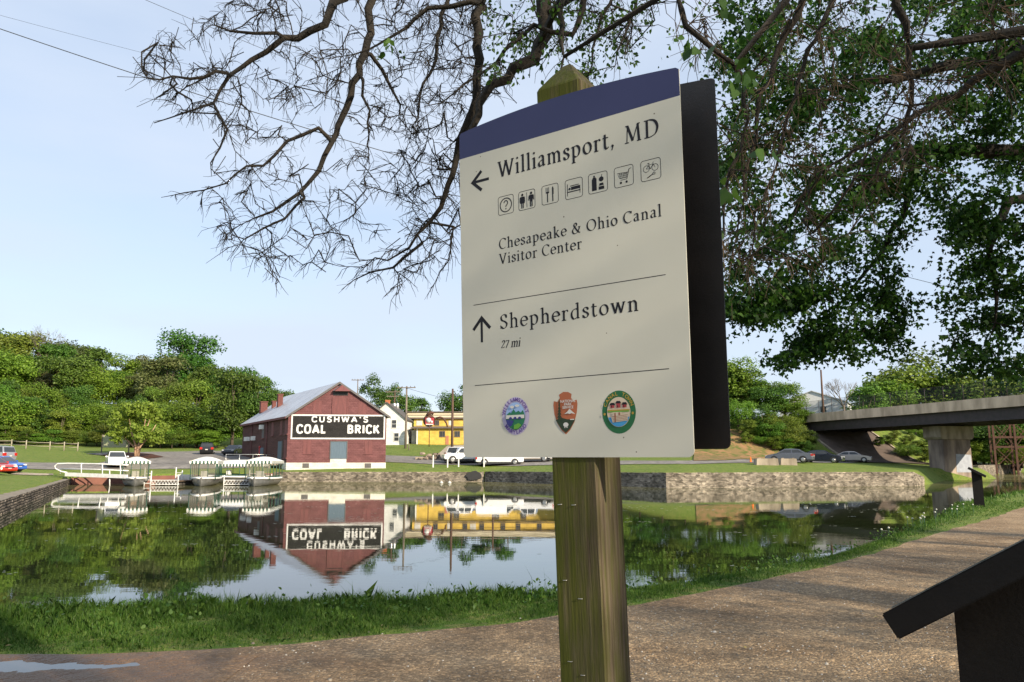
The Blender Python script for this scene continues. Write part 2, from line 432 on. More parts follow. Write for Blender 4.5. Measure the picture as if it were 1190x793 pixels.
def water_material(name='canal_water', col=(.022, .03, .012), ripple=.03, big=.8, film=False):
    m, nt, bs, out = newmat(name); L = nt.links.new
    bs.inputs['Base Color'].default_value = (*col, 1); bs.inputs['Roughness'].default_value = .015
    bs.inputs['IOR'].default_value = 1.5; bs.inputs['Specular IOR Level'].default_value = .62
    tc = N(nt, 'ShaderNodeTexCoord'); mp = N(nt, 'ShaderNodeMapping'); mp.inputs['Scale'].default_value = (.5, 1.3, 1); L(tc.outputs['Object'], mp.inputs[0])
    n1 = N(nt, 'ShaderNodeTexNoise', Scale=big, Detail=3.0); L(mp.outputs[0], n1.inputs['Vector'])
    n2 = N(nt, 'ShaderNodeTexNoise', Scale=7.0, Detail=2.0); L(mp.outputs[0], n2.inputs['Vector'])
    nm = N(nt, 'ShaderNodeTexNoise', Scale=.09, Detail=3.0); L(mp.outputs[0], nm.inputs['Vector'])
    mr = N(nt, 'ShaderNodeMapRange'); mr.inputs['From Min'].default_value = .5; mr.inputs['From Max'].default_value = .68; mr.inputs['To Max'].default_value = ripple * 1.6; mr.inputs['To Min'].default_value = ripple * .12
    L(nm.outputs['Fac'], mr.inputs['Value'])
    b1 = N(nt, 'ShaderNodeBump', Distance=.06, Strength=ripple); L(n1.outputs['Fac'], b1.inputs['Height'])
    b2 = N(nt, 'ShaderNodeBump', Distance=.02); L(n2.outputs['Fac'], b2.inputs['Height']); L(mr.outputs[0], b2.inputs['Strength']); L(b1.outputs[0], b2.inputs['Normal'])
    L(b2.outputs[0], bs.inputs['Normal'])
    if film:   # pollen and silt lying on the water by the far walls
        sx = N(nt, 'ShaderNodeSeparateXYZ'); L(tc.outputs['Object'], sx.inputs[0])
        nf = N(nt, 'ShaderNodeTexNoise', Scale=.16, Detail=5.0); L(mp.outputs[0], nf.inputs['Vector'])
        my = N(nt, 'ShaderNodeMapRange'); my.inputs['From Min'].default_value = 56; my.inputs['From Max'].default_value = 80; L(sx.outputs['Y'], my.inputs['Value'])
        mf = N(nt, 'ShaderNodeMapRange'); mf.inputs['From Min'].default_value = .3; mf.inputs['From Max'].default_value = .65; mf.inputs['To Min'].default_value = .2; mf.inputs['To Max'].default_value = .75; L(nf.outputs['Fac'], mf.inputs['Value'])
        ml = N(nt, 'ShaderNodeMath', _operation='MULTIPLY'); L(my.outputs[0], ml.inputs[0]); L(mf.outputs[0], ml.inputs[1])
        df = N(nt, 'ShaderNodeBsdfDiffuse'); df.inputs['Color'].default_value = (.13, .12, .055, 1)
        mx = N(nt, 'ShaderNodeMixShader'); L(ml.outputs[0], mx.inputs[0]); L(bs.outputs[0], mx.inputs[1]); L(df.outputs[0], mx.inputs[2]); L(mx.outputs[0], out.inputs[0])
    return m
M['water'] = water_material(film=True)
M['puddle'] = water_material('puddle_water', (.05, .035, .02), .01); M['puddle'].node_tree.nodes['Principled BSDF'].inputs['IOR'].default_value = 1.36

# ------------------------------------------------------------------ terrain grid
def axis(fine0, fine1, step, lo, hi, g=1.16):
    a = list(np.arange(fine0, fine1 + 1e-6, step)); s = step; p = a[-1]
    while p < hi: s *= g; p += s; a.append(p)
    s = step; p = a[0]; b = []
    while p > lo: s *= g; p -= s; b.append(p)
    return np.array(b[::-1] + a)
gx = axis(-62, 74, .55, -2600, 2600); gy = axis(3, 132, .55, -2600, 3200)
XX, YY = np.meshgrid(gx, gy)
ZZ = land_h(XX.ravel(), YY.ravel()).reshape(XX.shape)
nx, ny_ = len(gx), len(gy)
V = np.stack([XX.ravel(), YY.ravel(), ZZ.ravel()], 1)
i = np.arange(nx * ny_).reshape(ny_, nx)
Fq = np.stack([i[:-1, :-1].ravel(), i[:-1, 1:].ravel(), i[1:, 1:].ravel(), i[1:, :-1].ravel()], 1)
o = np_mesh('ground', V, Fq, M['grass'], smooth=True); tag(o, kind='structure')

def sheet(name, poly, material, z=None, lift=.05, step=1.0, kind='structure', rough=0.0):
    """surface cut to an outline and laid on the land"""
    P = [(float(a), float(b)) for a, b in poly]; pts = []
    for k in range(len(P)):
        a = np.array(P[k]); b = np.array(P[(k + 1) % len(P)]); n = max(1, int(np.hypot(*(b - a)) / step))
        for t in range(n): 
            q = a + (b - a) * t / n
            if rough: q = q + np.array([vnoise(q[0:1], q[1:2], .5, 1)[0] + .7 * vnoise(q[0:1], q[1:2], .17, 5)[0], vnoise(q[0:1], q[1:2], .5, 4)[0] + .7 * vnoise(q[0:1], q[1:2], .16, 9)[0]]) * rough
            pts.append(q)
    nb = len(pts); arr = np.array(pts)
    xs = np.arange(arr[:, 0].min(), arr[:, 0].max(), step); ys = np.arange(arr[:, 1].min(), arr[:, 1].max(), step)
    if z is None and len(xs) * len(ys) < 60000:
        A, B = np.meshgrid(xs, ys); A = A.ravel(); B = B.ravel()
        ok = inside(A, B, arr) & (seg_dist(A, B, arr) > step * .4)
        pts += [np.array(q) for q in zip(A[ok], B[ok])]
    vs, es, fs, *_ = geometry.delaunay_2d_cdt([Vector(p) for p in pts], [(k, (k + 1) % nb) for k in range(nb)], [], 1, 1e-4)
    v2 = np.array([(v.x, v.y) for v in vs])
    zz = np.full(len(v2), z) if z is not None else land_h(v2[:, 0], v2[:, 1], raw=True) + lift
    me = bpy.data.meshes.new(name); me.from_pydata([(a, b, c) for (a, b), c in zip(v2, zz)], [], [tuple(f) for f in fs]); me.materials.append(material)
    me.update(); 
    bm = bmesh.new(); bm.from_mesh(me)
    for f in bm.faces:
        if f.normal.z < 0: f.normal_flip()
    bm.to_mesh(me); bm.free()
    o = link(bpy.data.objects.new(name, me)); return tag(o, kind=kind)
PATH_EDGE = [(-14, 6.2), (-7, 6.5), (-4.3, 6.75), (-3, 6.92), (-1.6, 7.4), (-.6, 7.85), (.4, 8.4), (1.35, 9.2), (2.9, 10.45), (4.65, 12.2), (7.2, 15.2), (10.1, 18.6), (18.5, 28.6), (32, 43.5), (60, 78)]
sheet('towpath', PATH_EDGE + [(66, 74), (41, 40), (27, 22), (18, 8), (13, -10), (-14, -10)], M['path'], z=.004, step=.35, rough=.07)
sheet('water', [(-30, 2), (40, 2), (200, 190), (140, 215), (60, 130), (30, 90), (-50, 92)], M['water'], z=WATER_Z, step=4)
pu = [(x_, y_ + .09) for x_, y_ in [(-5.6, 6.08), (-4.6, 6.05), (-4.0, 6.12), (-3.6, 6.2), (-3.2, 6.26), (-2.85, 6.36), (-3.0, 6.42), (-3.3, 6.4), (-3.6, 6.43), (-4.0, 6.5), (-4.4, 6.47), (-4.8, 6.56), (-5.6, 6.56)]]
mxx, myy = np.meshgrid(np.arange(-6.2, -2.1, .022), np.arange(5.72, 6.86, .022)); fx_, fy_ = mxx.ravel(), myy.ravel()
pd = seg_dist(fx_, fy_, np.array(pu)) * np.where(inside(fx_, fy_, np.array(pu)), -1, 1)
edge = np.minimum.reduce([fx_ + 6.2, -2.1 - fx_, fy_ - 5.72, 6.86 - fy_]); rim = np.clip(edge / .12, 0, 1)
rg0 = np.random.default_rng(2)
mz = .006 + rim * (.012 + .012 * np.clip(pd / .09, -1.2, 1) * np.where(pd > 0, 1, 1) + (vnoise(fx_, fy_, .13, 3) * .0065 + vnoise(fx_, fy_, .045, 6) * .0035 + vnoise(fx_, fy_, .02, 1) * .0015))
mz = np.maximum(mz, .0055 * np.ones_like(mz)); kk = np.arange(len(fx_)).reshape(mxx.shape)
o = np_mesh('mud', np.stack([fx_, fy_, mz], 1), np.stack([kk[:-1, :-1].ravel(), kk[:-1, 1:].ravel(), kk[1:, 1:].ravel(), kk[1:, :-1].ravel()], 1), M['path'], smooth=True); tag(o, kind='structure')
sheet('puddle', [(-6.1, 5.9), (-2.5, 5.9), (-2.5, 6.75), (-6.1, 6.75)], M['puddle'], z=.0165, step=.5)

# roads and lots beyond the water
def gp(*pts): return [tuple(ground(a, b)[:2]) for a, b in pts]
sheet('road', gp((-60, 544), (30, 545.5), (110, 546), (200, 545.5), (290, 544), (290, 538), (200, 539), (110, 539), (25, 538), (-60, 537)), M['asphalt'], step=1.5)
sheet('parking_lot', gp((110, 539.6), (200, 539.6), (290, 538.6), (300, 530), (262, 524.5), (205, 525.5), (128, 526.5), (100, 528), (150, 532)), M['asphalt'], lift=.07, step=1.5)
sheet('mulch_bed', gp((118, 530), (140, 532), (172, 534.2), (190, 532), (176, 528.5), (150, 527)), M['mulch'], lift=.12, step=1.2)
sheet('road', gp((446, 537.5), (500, 540), (560, 541), (640, 541), (720, 540.5), (800, 540), (900, 538), (1010, 537), (1012, 534.5), (900, 535), (800, 536), (700, 536.5), (620, 535), (560, 533), (500, 531.5), (446, 529.5)), M['asphalt'], step=1.2)
sheet('gravel_lot', gp((505, 531.2), (560, 532.8), (640, 534.6), (700, 534), (700, 524), (640, 518), (560, 517), (520, 518.5)), M['gravellot'], lift=.06, step=1.5)
sheet('footpath', gp((20, 549.6), (62, 551.2), (62, 552.6), (10, 551.6)), M['gravellot'], lift=.05, step=.8)
sheet('bare_slope', gp((806, 536.5), (850, 535.6), (905, 534), (905, 520), (880, 506), (852, 500), (830, 500), (806, 505)), M['soil'], lift=.1, step=1.2)

# ------------------------------------------------------------------ stone walls of the basin
def stone_material(name, c1, c2, mortar, bw=.55, rh=.2, dark=.4):
    m, nt, bs, out = newmat(name); L = nt.links.new; bs.inputs['Roughness'].default_value = .95; bs.inputs['Specular IOR Level'].default_value = .15
    tc = N(nt, 'ShaderNodeTexCoord')
    nz = N(nt, 'ShaderNodeTexNoise', Scale=1.6, Detail=4.0); L(tc.outputs['UV'], nz.inputs['Vector'])
    sb = N(nt, 'ShaderNodeVectorMath', _operation='SUBTRACT'); sb.inputs[1].default_value = (.5, .5, .5); L(nz.outputs['Color'], sb.inputs[0])
    sc = N(nt, 'ShaderNodeVectorMath', _operation='SCALE'); sc.inputs['Scale'].default_value = .12; L(sb.outputs[0], sc.inputs[0])
    ad = N(nt, 'ShaderNodeVectorMath', _operation='ADD'); L(tc.outputs['UV'], ad.inputs[0]); L(sc.outputs[0], ad.inputs[1])
    br = N(nt, 'ShaderNodeTexBrick', Scale=1.0); L(ad.outputs[0], br.inputs['Vector'])
    br.inputs['Color1'].default_value = (*c1, 1); br.inputs['Color2'].default_value = (*c2, 1); br.inputs['Mortar'].default_value = (*mortar, 1)
    br.inputs['Mortar Size'].default_value = .03; br.inputs['Brick Width'].default_value = bw; br.inputs['Row Height'].default_value = rh; br.inputs['Mortar Smooth'].default_value = .3
    br.offset_frequency = 2; br.squash = .7; br.squash_frequency = 3
    mpv = N(nt, 'ShaderNodeMapping'); mpv.inputs['Scale'].default_value = (1, 2.2, 1); L(ad.outputs[0], mpv.inputs[0])
    vo = N(nt, 'ShaderNodeTexVoronoi', Scale=3.1); L(mpv.outputs[0], vo.inputs['Vector'])
    sp = N(nt, 'ShaderNodeSeparateColor'); L(vo.outputs['Color'], sp.inputs[0])
    mr = N(nt, 'ShaderNodeMapRange'); mr.inputs['To Min'].default_value = dark; mr.inputs['To Max'].default_value = 1.5; L(sp.outputs[0], mr.inputs['Value'])
    n2 = N(nt, 'ShaderNodeTexNoise', Scale=.5, Detail=6.0, Roughness=.7); L(tc.outputs['UV'], n2.inputs['Vector'])
    m2 = N(nt, 'ShaderNodeMapRange'); m2.inputs['From Min'].default_value = .4; m2.inputs['From Max'].default_value = .62; m2.inputs['To Min'].default_value = .55; m2.inputs['To Max'].default_value = 1.1; L(n2.outputs['Fac'], m2.inputs['Value'])
    mu = N(nt, 'ShaderNodeMath', _operation='MULTIPLY'); L(mr.outputs[0], mu.inputs[0]); L(m2.outputs[0], mu.inputs[1])
    mx = N(nt, 'ShaderNodeVectorMath', _operation='SCALE'); L(br.outputs['Color'], mx.inputs[0]); L(mu.outputs[0], mx.inputs['Scale'])
    L(mx.outputs[0], bs.inputs['Base Color'])
    bp = N(nt, 'ShaderNodeBump', Strength=1.0, Distance=.08); bp.invert = True
    L(br.outputs['Fac'], bp.inputs['Height'])
    b2 = N(nt, 'ShaderNodeBump', Strength=.8, Distance=.06); L(vo.outputs['Distance'], b2.inputs['Height']); L(bp.outputs[0], b2.inputs['Normal']); L(b2.outputs[0], bs.inputs['Normal'])
    return m
M['stone'] = stone_material('pale_rubble_stone', (.31, .265, .21), (.2, .17, .135), (.26, .235, .19), .42, .17, .5)
M['stonegrey'] = stone_material('grey_rubble_stone', (.27, .225, .18), (.13, .11, .09), (.03, .027, .022), .45, .13, .45)
M['cap'] = mat('wall_coping', (.24, .2, .15), .9, (.15, .13, .1), 3, bump=.5, bscale=15)
def stone_wall(name, label, pts, topz, material, thick=.9, cap=None, step=.3, jit=.03, zb=-1.6):
    """wall whose face follows pts; land side to the right-hand normal given by 'thick' sign"""
    P = [np.array(p, float) for p in pts]; seq = []; dist = 0
    for a, b in zip(P[:-1], P[1:]):
        n = max(1, int(np.hypot(*(b - a)) / step)); d = (b - a) / np.hypot(*(b - a))
        for t in range(n + (1 if b is P[-1] else 0)):
            seq.append((a + (b - a) * t / n, np.array([-d[1], d[0]])))
    n = len(seq); rows = 6; V = []; UV = []; F_ = []; r = random.Random(3)
    for k, (p, nn) in enumerate(seq):
        tz = topz(p[0], p[1]) if callable(topz) else topz
        cs = k * step
        for j in range(rows):
            z = zb + (tz - zb) * j / (rows - 1); q = p + nn * (r.uniform(-1, 1) * jit)
            if j == rows - 1: z += r.uniform(-.5, .5) * jit
            V.append((q[0], q[1], z)); UV.append((cs, z))
        q = p + nn * thick; V.append((q[0], q[1], tz + r.uniform(-.5, .5) * jit)); UV.append((cs, tz + abs(thick)))
        V.append((q[0], q[1], zb)); UV.append((cs, tz + 2))
    R_ = rows + 2
    for k in range(n - 1):
        for j in range(R_ - 1):
            a = k * R_ + j; F_.append((a, a + R_, a + R_ + 1, a + 1))
    F_.append(tuple(range(R_))); F_.append(tuple((n - 1) * R_ + j for j in range(R_)))
    me = bpy.data.meshes.new(name); me.from_pydata(V, [], F_); me.materials.append(material)
    if cap:
        me.materials.append(cap)
        for f in me.polygons:
            if all((v % R_) in (rows - 1, rows) for v in f.vertices): f.material_index = 1
    uvl = me.uv_layers.new(name='uv')
    for lp in me.loops: uvl.data[lp.index].uv = UV[lp.vertex_index]
    bm = bmesh.new(); bm.from_mesh(me); bmesh.ops.recalc_face_normals(bm, faces=bm.faces); bm.to_mesh(me); bm.free()
    o = link(bpy.data.objects.new(name, me)); return tag(o, label, 'stone wall')
tl = lambda x, y: float(land_h(x, y, raw=True)[0])
stone_wall('stone_wall', 'long grey dry-stone basin wall with a flat coping running back along the left grass', [(-9.5, 9.2), (-20.7, 32), (-42.3, 76)], lambda x, y: .0 - .02 * min(1, max(0, (y - 25) / 50)), M['stonegrey'], thick=.9, cap=M['cap'])
M['redblock'] = mat('red_concrete_block', (.2, .085, .06), .9, (.15, .065, .05), 1.2, bump=.4, bscale=6)
o = stone_wall('stone_wall', 'low red brick edge wall behind the moored tour boats and docks', [(-42.3, 76), (-26.05, 86.2)], lambda x, y: .05 + .3 * (x + 42) / 16, M['redblock'], thick=.8, jit=.01)
stone_wall('stone_wall', 'pale rubble stone canal wall below the red brick warehouse', [(-25.95, 86.2), (-3.1, 87.0)], lambda x, y: .47, M['stone'], thick=.8)
stone_wall('stone_wall', 'dark shaded stone canal wall angling forward behind the signpost', [(-3, 87.0), (13, 67.05)], lambda x, y: .5 + .15 * (x + 3) / 16, M['stone'], thick=.8)
stone_wall('stone_wall', 'sunlit pale stone canal wall running right towards the bridge pier', [(13.02, 67), (36.5, 72), (38.5, 74)], lambda x, y: .66 - (.5 * max(0, x - 36.5) / 2), M['stone'], thick=.8)
stone_wall('stone_wall', 'low brown stone wall on the far side of the channel beyond the bridge pier', [(69, 117), (95, 150), (128, 196)], lambda x, y: 1.05, M['stone'], thick=.8, step=.8)
# ------------------------------------------------------------------ trail sign on its timber post
PW = .73
SO = Vector((-0.14336, 2.39017, 1.6 + 0.01288)); SW = Vector((0.82378, -0.56691, -0.00306)).normalized(); SH = Vector((-0.03619, -0.05796, 0.99766))
SH = (SH - SW * SH.dot(SW)).normalized(); SN = SW.cross(SH).normalized()      # SN towards the reader
def post_axis(z): # shear so all stays in the leaning frame
    return z
a0 = .3058; q = .145
post_c = SO + SW * (a0 + q / 2) - SN * (q / 2 + .001)
BASE = post_c + SH * ((0 - post_c.z) / SH.z) if False else post_c - SH * (post_c.z / SH.z)
def mat_post():
    m, nt, bs, out = newmat('mossy_timber'); L = nt.links.new; bs.inputs['Roughness'].default_value = .9; bs.inputs['Specular IOR Level'].default_value = .2
    tc = N(nt, 'ShaderNodeTexCoord'); mp = N(nt, 'ShaderNodeMapping'); mp.inputs['Scale'].default_value = (1, 1, .035); L(tc.outputs['Object'], mp.inputs[0])
    gr = N(nt, 'ShaderNodeTexNoise', Scale=95.0, Detail=6.0, Roughness=.65, Distortion=.4); L(mp.outputs[0], gr.inputs['Vector'])
    r = N(nt, 'ShaderNodeValToRGB'); e = r.color_ramp.elements
    e[0].position = .3; e[0].color = (.045, .032, .02, 1); e[1].position = .74; e[1].color = (.17, .135, .095, 1); k = e.new(.5); k.color = (.09, .07, .045, 1)
    L(gr.outputs['Fac'], r.inputs['Fac'])
    mp2 = N(nt, 'ShaderNodeMapping'); mp2.inputs['Scale'].default_value = (1, 1, .12); L(tc.outputs['Object'], mp2.inputs[0])
    n2 = N(nt, 'ShaderNodeTexNoise', Scale=22.0, Detail=7.0, Roughness=.7); L(mp2.outputs[0], n2.inputs['Vector'])
    sx = N(nt, 'ShaderNodeSeparateXYZ'); L(tc.outputs['Object'], sx.inputs[0])
    # algae grows on the reader's face and its left edge, less on the side face
    mr = N(nt, 'ShaderNodeMapRange'); mr.inputs['From Min'].default_value = -.075; mr.inputs['From Max'].default_value = .075; mr.inputs['To Min'].default_value = .15; mr.inputs['To Max'].default_value = -.04; L(sx.outputs['X'], mr.inputs['Value'])
    ad = N(nt, 'ShaderNodeMath', _operation='ADD'); L(n2.outputs['Fac'], ad.inputs[0]); L(mr.outputs[0], ad.inputs[1])
    sm = N(nt, 'ShaderNodeMapRange'); sm.inputs['From Min'].default_value = .36; sm.inputs['From Max'].default_value = .6; sm.inputs['To Max'].default_value = .92; L(ad.outputs[0], sm.inputs['Value'])
    mx = N(nt, 'ShaderNodeMix', _data_type='RGBA', _blend_type='MIX'); mx.inputs['B'].default_value = (.065, .075, .010, 1)
    L(r.outputs['Color'], mx.inputs['A']); L(sm.outputs[0], mx.inputs['Factor']); L(mx.outputs['Result'], bs.inputs['Base Color'])
    bp = N(nt, 'ShaderNodeBump', Strength=.7, Distance=.006); L(gr.outputs['Fac'], bp.inputs['Height']); L(bp.outputs[0], bs.inputs['Normal'])
    return m
M['post'] = mat_post()
def mat_signface(name, col, sp):
    m, nt, bs, out = newmat(name); L = nt.links.new; bs.inputs['Roughness'].default_value = .5; bs.inputs['Specular IOR Level'].default_value = .35
    tc = N(nt, 'ShaderNodeTexCoord'); n1 = N(nt, 'ShaderNodeTexNoise', Scale=4.0, Detail=6.0); L(tc.outputs['Object'], n1.inputs['Vector'])
    r = N(nt, 'ShaderNodeValToRGB'); e = r.color_ramp.elements; e[0].position = .3; e[0].color = (*[c * .93 for c in col], 1); e[1].position = .7; e[1].color = (*col, 1); L(n1.outputs['Fac'], r.inputs['Fac'])
    vo = N(nt, 'ShaderNodeTexVoronoi', Scale=16.0); vo.inputs['Randomness'].default_value = 1; L(tc.outputs['Object'], vo.inputs['Vector'])
    lt = N(nt, 'ShaderNodeMath', _operation='LESS_THAN'); lt.inputs[1].default_value = .032; L(vo.outputs['Distance'], lt.inputs[0])
    s2 = N(nt, 'ShaderNodeSeparateColor'); L(vo.outputs['Color'], s2.inputs[0]); g = N(nt, 'ShaderNodeMath', _operation='GREATER_THAN'); g.inputs[1].default_value = .6; L(s2.outputs[1], g.inputs[0])
    ml = N(nt, 'ShaderNodeMath', _operation='MULTIPLY'); L(lt.outputs[0], ml.inputs[0]); L(g.outputs[0], ml.inputs[1])
    mx = N(nt, 'ShaderNodeMix', _data_type='RGBA'); mx.inputs['B'].default_value = (*sp, 1); L(r.outputs['Color'], mx.inputs['A']); L(ml.outputs[0], mx.inputs['Factor'])
    L(mx.outputs['Result'], bs.inputs['Base Color'])
    nf = N(nt, 'ShaderNodeTexNoise', Scale=900.0, Detail=2.0); L(tc.outputs['Object'], nf.inputs['Vector'])
    bp = N(nt, 'ShaderNodeBump', Strength=.06, Distance=.001); L(nf.outputs['Fac'], bp.inputs['Height']); L(bp.outputs[0], bs.inputs['Normal'])
    return m
M['signwhite'] = mat_signface('sign_enamel_cream', (.60, .595, .52), (.12, .1, .07))
M['signblue'] = mat_signface('sign_enamel_navy', (.038, .045, .13), (.1, .1, .12))
M['signdark'] = mat('sign_back_dark', (.014, .012, .012), .5, (.022, .018, .017), 12, bump=.05, bscale=200)
M['signedge'] = mat('sign_edge', (.5, .5, .44), .6)
M['ink'] = mat('sign_ink', (.012, .012, .018), .6, (.016, .016, .022), 5, spec=.25)
def inkmat(n, c): return mat(n, c, .5, tuple(x * .92 for x in c), 8)
M['purple'] = inkmat('ink_purple', (.11, .06, .3)); M['lilac'] = inkmat('ink_lilac', (.46, .42, .6)); M['skyblue'] = inkmat('ink_sky', (.3, .45, .75))
M['inkgreen'] = inkmat('ink_green', (.015, .16, .08)); M['lime'] = inkmat('ink_lime', (.12, .35, .04)); M['inkwhite'] = inkmat('ink_white', (.62, .62, .6)); M['navy'] = inkmat('ink_navy', (.03, .035, .2))
M['brownred'] = inkmat('ink_rust', (.4, .12, .05)); M['forest'] = inkmat('ink_forest', (.02, .04, .018)); M['ringgreen'] = inkmat('ink_ring', (.012, .13, .045)); M['gold'] = inkmat('ink_gold', (.42, .27, .04))
M['inkred'] = inkmat('ink_red', (.35, .04, .05)); M['cream2'] = inkmat('ink_cream', (.6, .5, .38)); M['inkcyan'] = inkmat('ink_cyan', (.05, .3, .6)); M['brick2'] = inkmat('ink_brick', (.3, .13, .08))

sign = thing('trail_sign', 'large cream and navy two-sided trail sign on a mossy timber post in the foreground', 'sign', BASE)
rot = Matrix((tuple(SW), tuple(-SN), tuple(SH))).transposed().to_4x4()        # local x = along the panel, y = away from the reader, z = up the post
sign.matrix_world = Matrix.Translation(BASE) @ rot
def loc(p): return rot.inverted() @ (Vector(p) - BASE)
SO_l = loc(SO)                                    # lower left corner of the panel, sign space
def panel(name, mats, off, x0=0, dz=0, band=True):
    pts = []; r = .016
    def corner(cx, cz, a0, rr): return [(cx + rr * math.cos(a), cz + rr * math.sin(a)) for a in [a0 + math.pi / 2 * t / 5 for t in range(6)]]
    g = MB()
    bot = corner(r, r, math.pi, r) + corner(PW - r, r, 1.5 * math.pi, r)
    top = []
    n = 16
    for k in range(n + 1):
        a = PW * (1 - k / n); top.append((a, 1.003 + .022 * (1 - (2 * a / PW - 1) ** 2)))
    top[0] = (PW - .001, .997); top.insert(1, (PW - .010, 1.004)); top[-1] = (.001, .997); top.insert(-1, (.007, 1.003))
    out = bot + top
    bz = .921
    th = .004
    def f(a, b, t): return pt(a, b, off + t, x0, dz)
    lo = [p for p in out if p[1] < bz]; hi = [p for p in out if p[1] >= bz]
    low_poly = bot + [(PW, bz), (0, bz)]; hi_poly = [(0, bz), (PW, bz)] + top
    g.mi = 0; g._add([f(a, b, 0) for a, b in low_poly], [tuple(range(len(low_poly)))[::-1]])
    g.mi = 1; g._add([f(a, b, 0) for a, b in hi_poly], [tuple(range(len(hi_poly)))[::-1]])
    g.mi = 2; nO = len(out)
    g._add([f(a, b, 0) for a, b in out] + [f(a, b, th) for a, b in out], [(i, (i + 1) % nO, nO + (i + 1) % nO, nO + i) for i in range(nO)])
    g.mi = 3; g._add([f(a, b, th) for a, b in out], [tuple(range(nO))])
    return g.build(name, mats, sign, fixn=False)
def pt(a, b, t, x0=0, dz=0):
    u = a + .02 * b; v = b + .018 * u * min(1.0, max(0.0, b / .2)) if b < .9 else b + .018 * u * max(0.0, 1 - (b - .9) * 5)
    return (SO_l.x + u + x0, SO_l.y + t, SO_l.z + v + dz)
o = panel('sign_panel', [M['signwhite'], M['signblue'], M['signedge'], M['signdark']], -.004)
tag(o, 'cream front panel with navy arched band, place names and arrows')
o = panel('sign_panel', [M['signdark']] * 4, q + .002, x0=.042, dz=.012)
tag(o, 'black back panel, its blank inner side showing')
# the post: slightly worn square timber with a pyramid top
g = MB(); r = random.Random(5); nz = 26; ring = []
ztop = loc(post_c).z + 0; z1 = (1.6 + 1.085)
zs = [-.4 + (z1 + .4) * k / nz for k in range(nz + 1)]
def ringpts(h, c):
    p = []
    e = q / 2
    for sx, sy in ((-1, -1), (1, -1), (1, 1), (-1, 1)):
        if sx * sy > 0: p += [(sx * e, sy * (e - c)), (sx * (e - c), sy * e)] if False else []
    P = [(-e + c, -e), (0, -e), (e - c, -e), (e, -e + c), (e, 0), (e, e - c), (e - c, e), (0, e), (-e + c, e), (-e, e - c), (-e, 0), (-e, -e + c)]
    return P
pl = loc(post_c); rows = []
for zz in zs:
    rows.append([(pl.x + x + r.uniform(-1, 1) * .0008, pl.y + y + r.uniform(-1, 1) * .0008, zz) for x, y in ringpts(zz, .006)])
def sc_ring(k, zz): return [(pl.x + x * k, pl.y + y * k, zz + r.uniform(-1, 1) * .002) for x, y in ringpts(0, .006)]
rows += [sc_ring(.96, z1 + .006), sc_ring(.56, z1 + .046), sc_ring(.16, z1 + .082)]
vs = [p for rw in rows for p in rw]; n = 12
fs = [(k * n + j, k * n + (j + 1) % n, (k + 1) * n + (j + 1) % n, (k + 1) * n + j) for k in range(len(rows) - 1) for j in range(n)]
fs.append(tuple((len(rows) - 1) * n + j for j in range(n))); g._add(vs, fs)
post = g.build('post', M['post'], sign)
# staples and nails left in the post
for a, h in ((.062, 1.49), (.018, 1.49), (.07, 1.24), (.024, 1.285), (.068, 1.04), (.03, 1.07)):
    s = MB(); x = pl.x - q / 2 + a; y = pl.y - q / 2 - .003
    s.tube([(x, y + .006, h), (x, y, h), (x + .012, y, h + .001), (x + .012, y + .006, h + .001)], .0009, 5)
    s.build('staple', M['alu'], post)
# bolts between the panels
for h in (.18, .82):
    s = MB(); s.lathe((pl.x, pl.y + q / 2 + .0005, SO_l.z + h), [(.011, 0), (.011, .0015)], 10, 'y'); s.build('bolt', M['alu'], post)

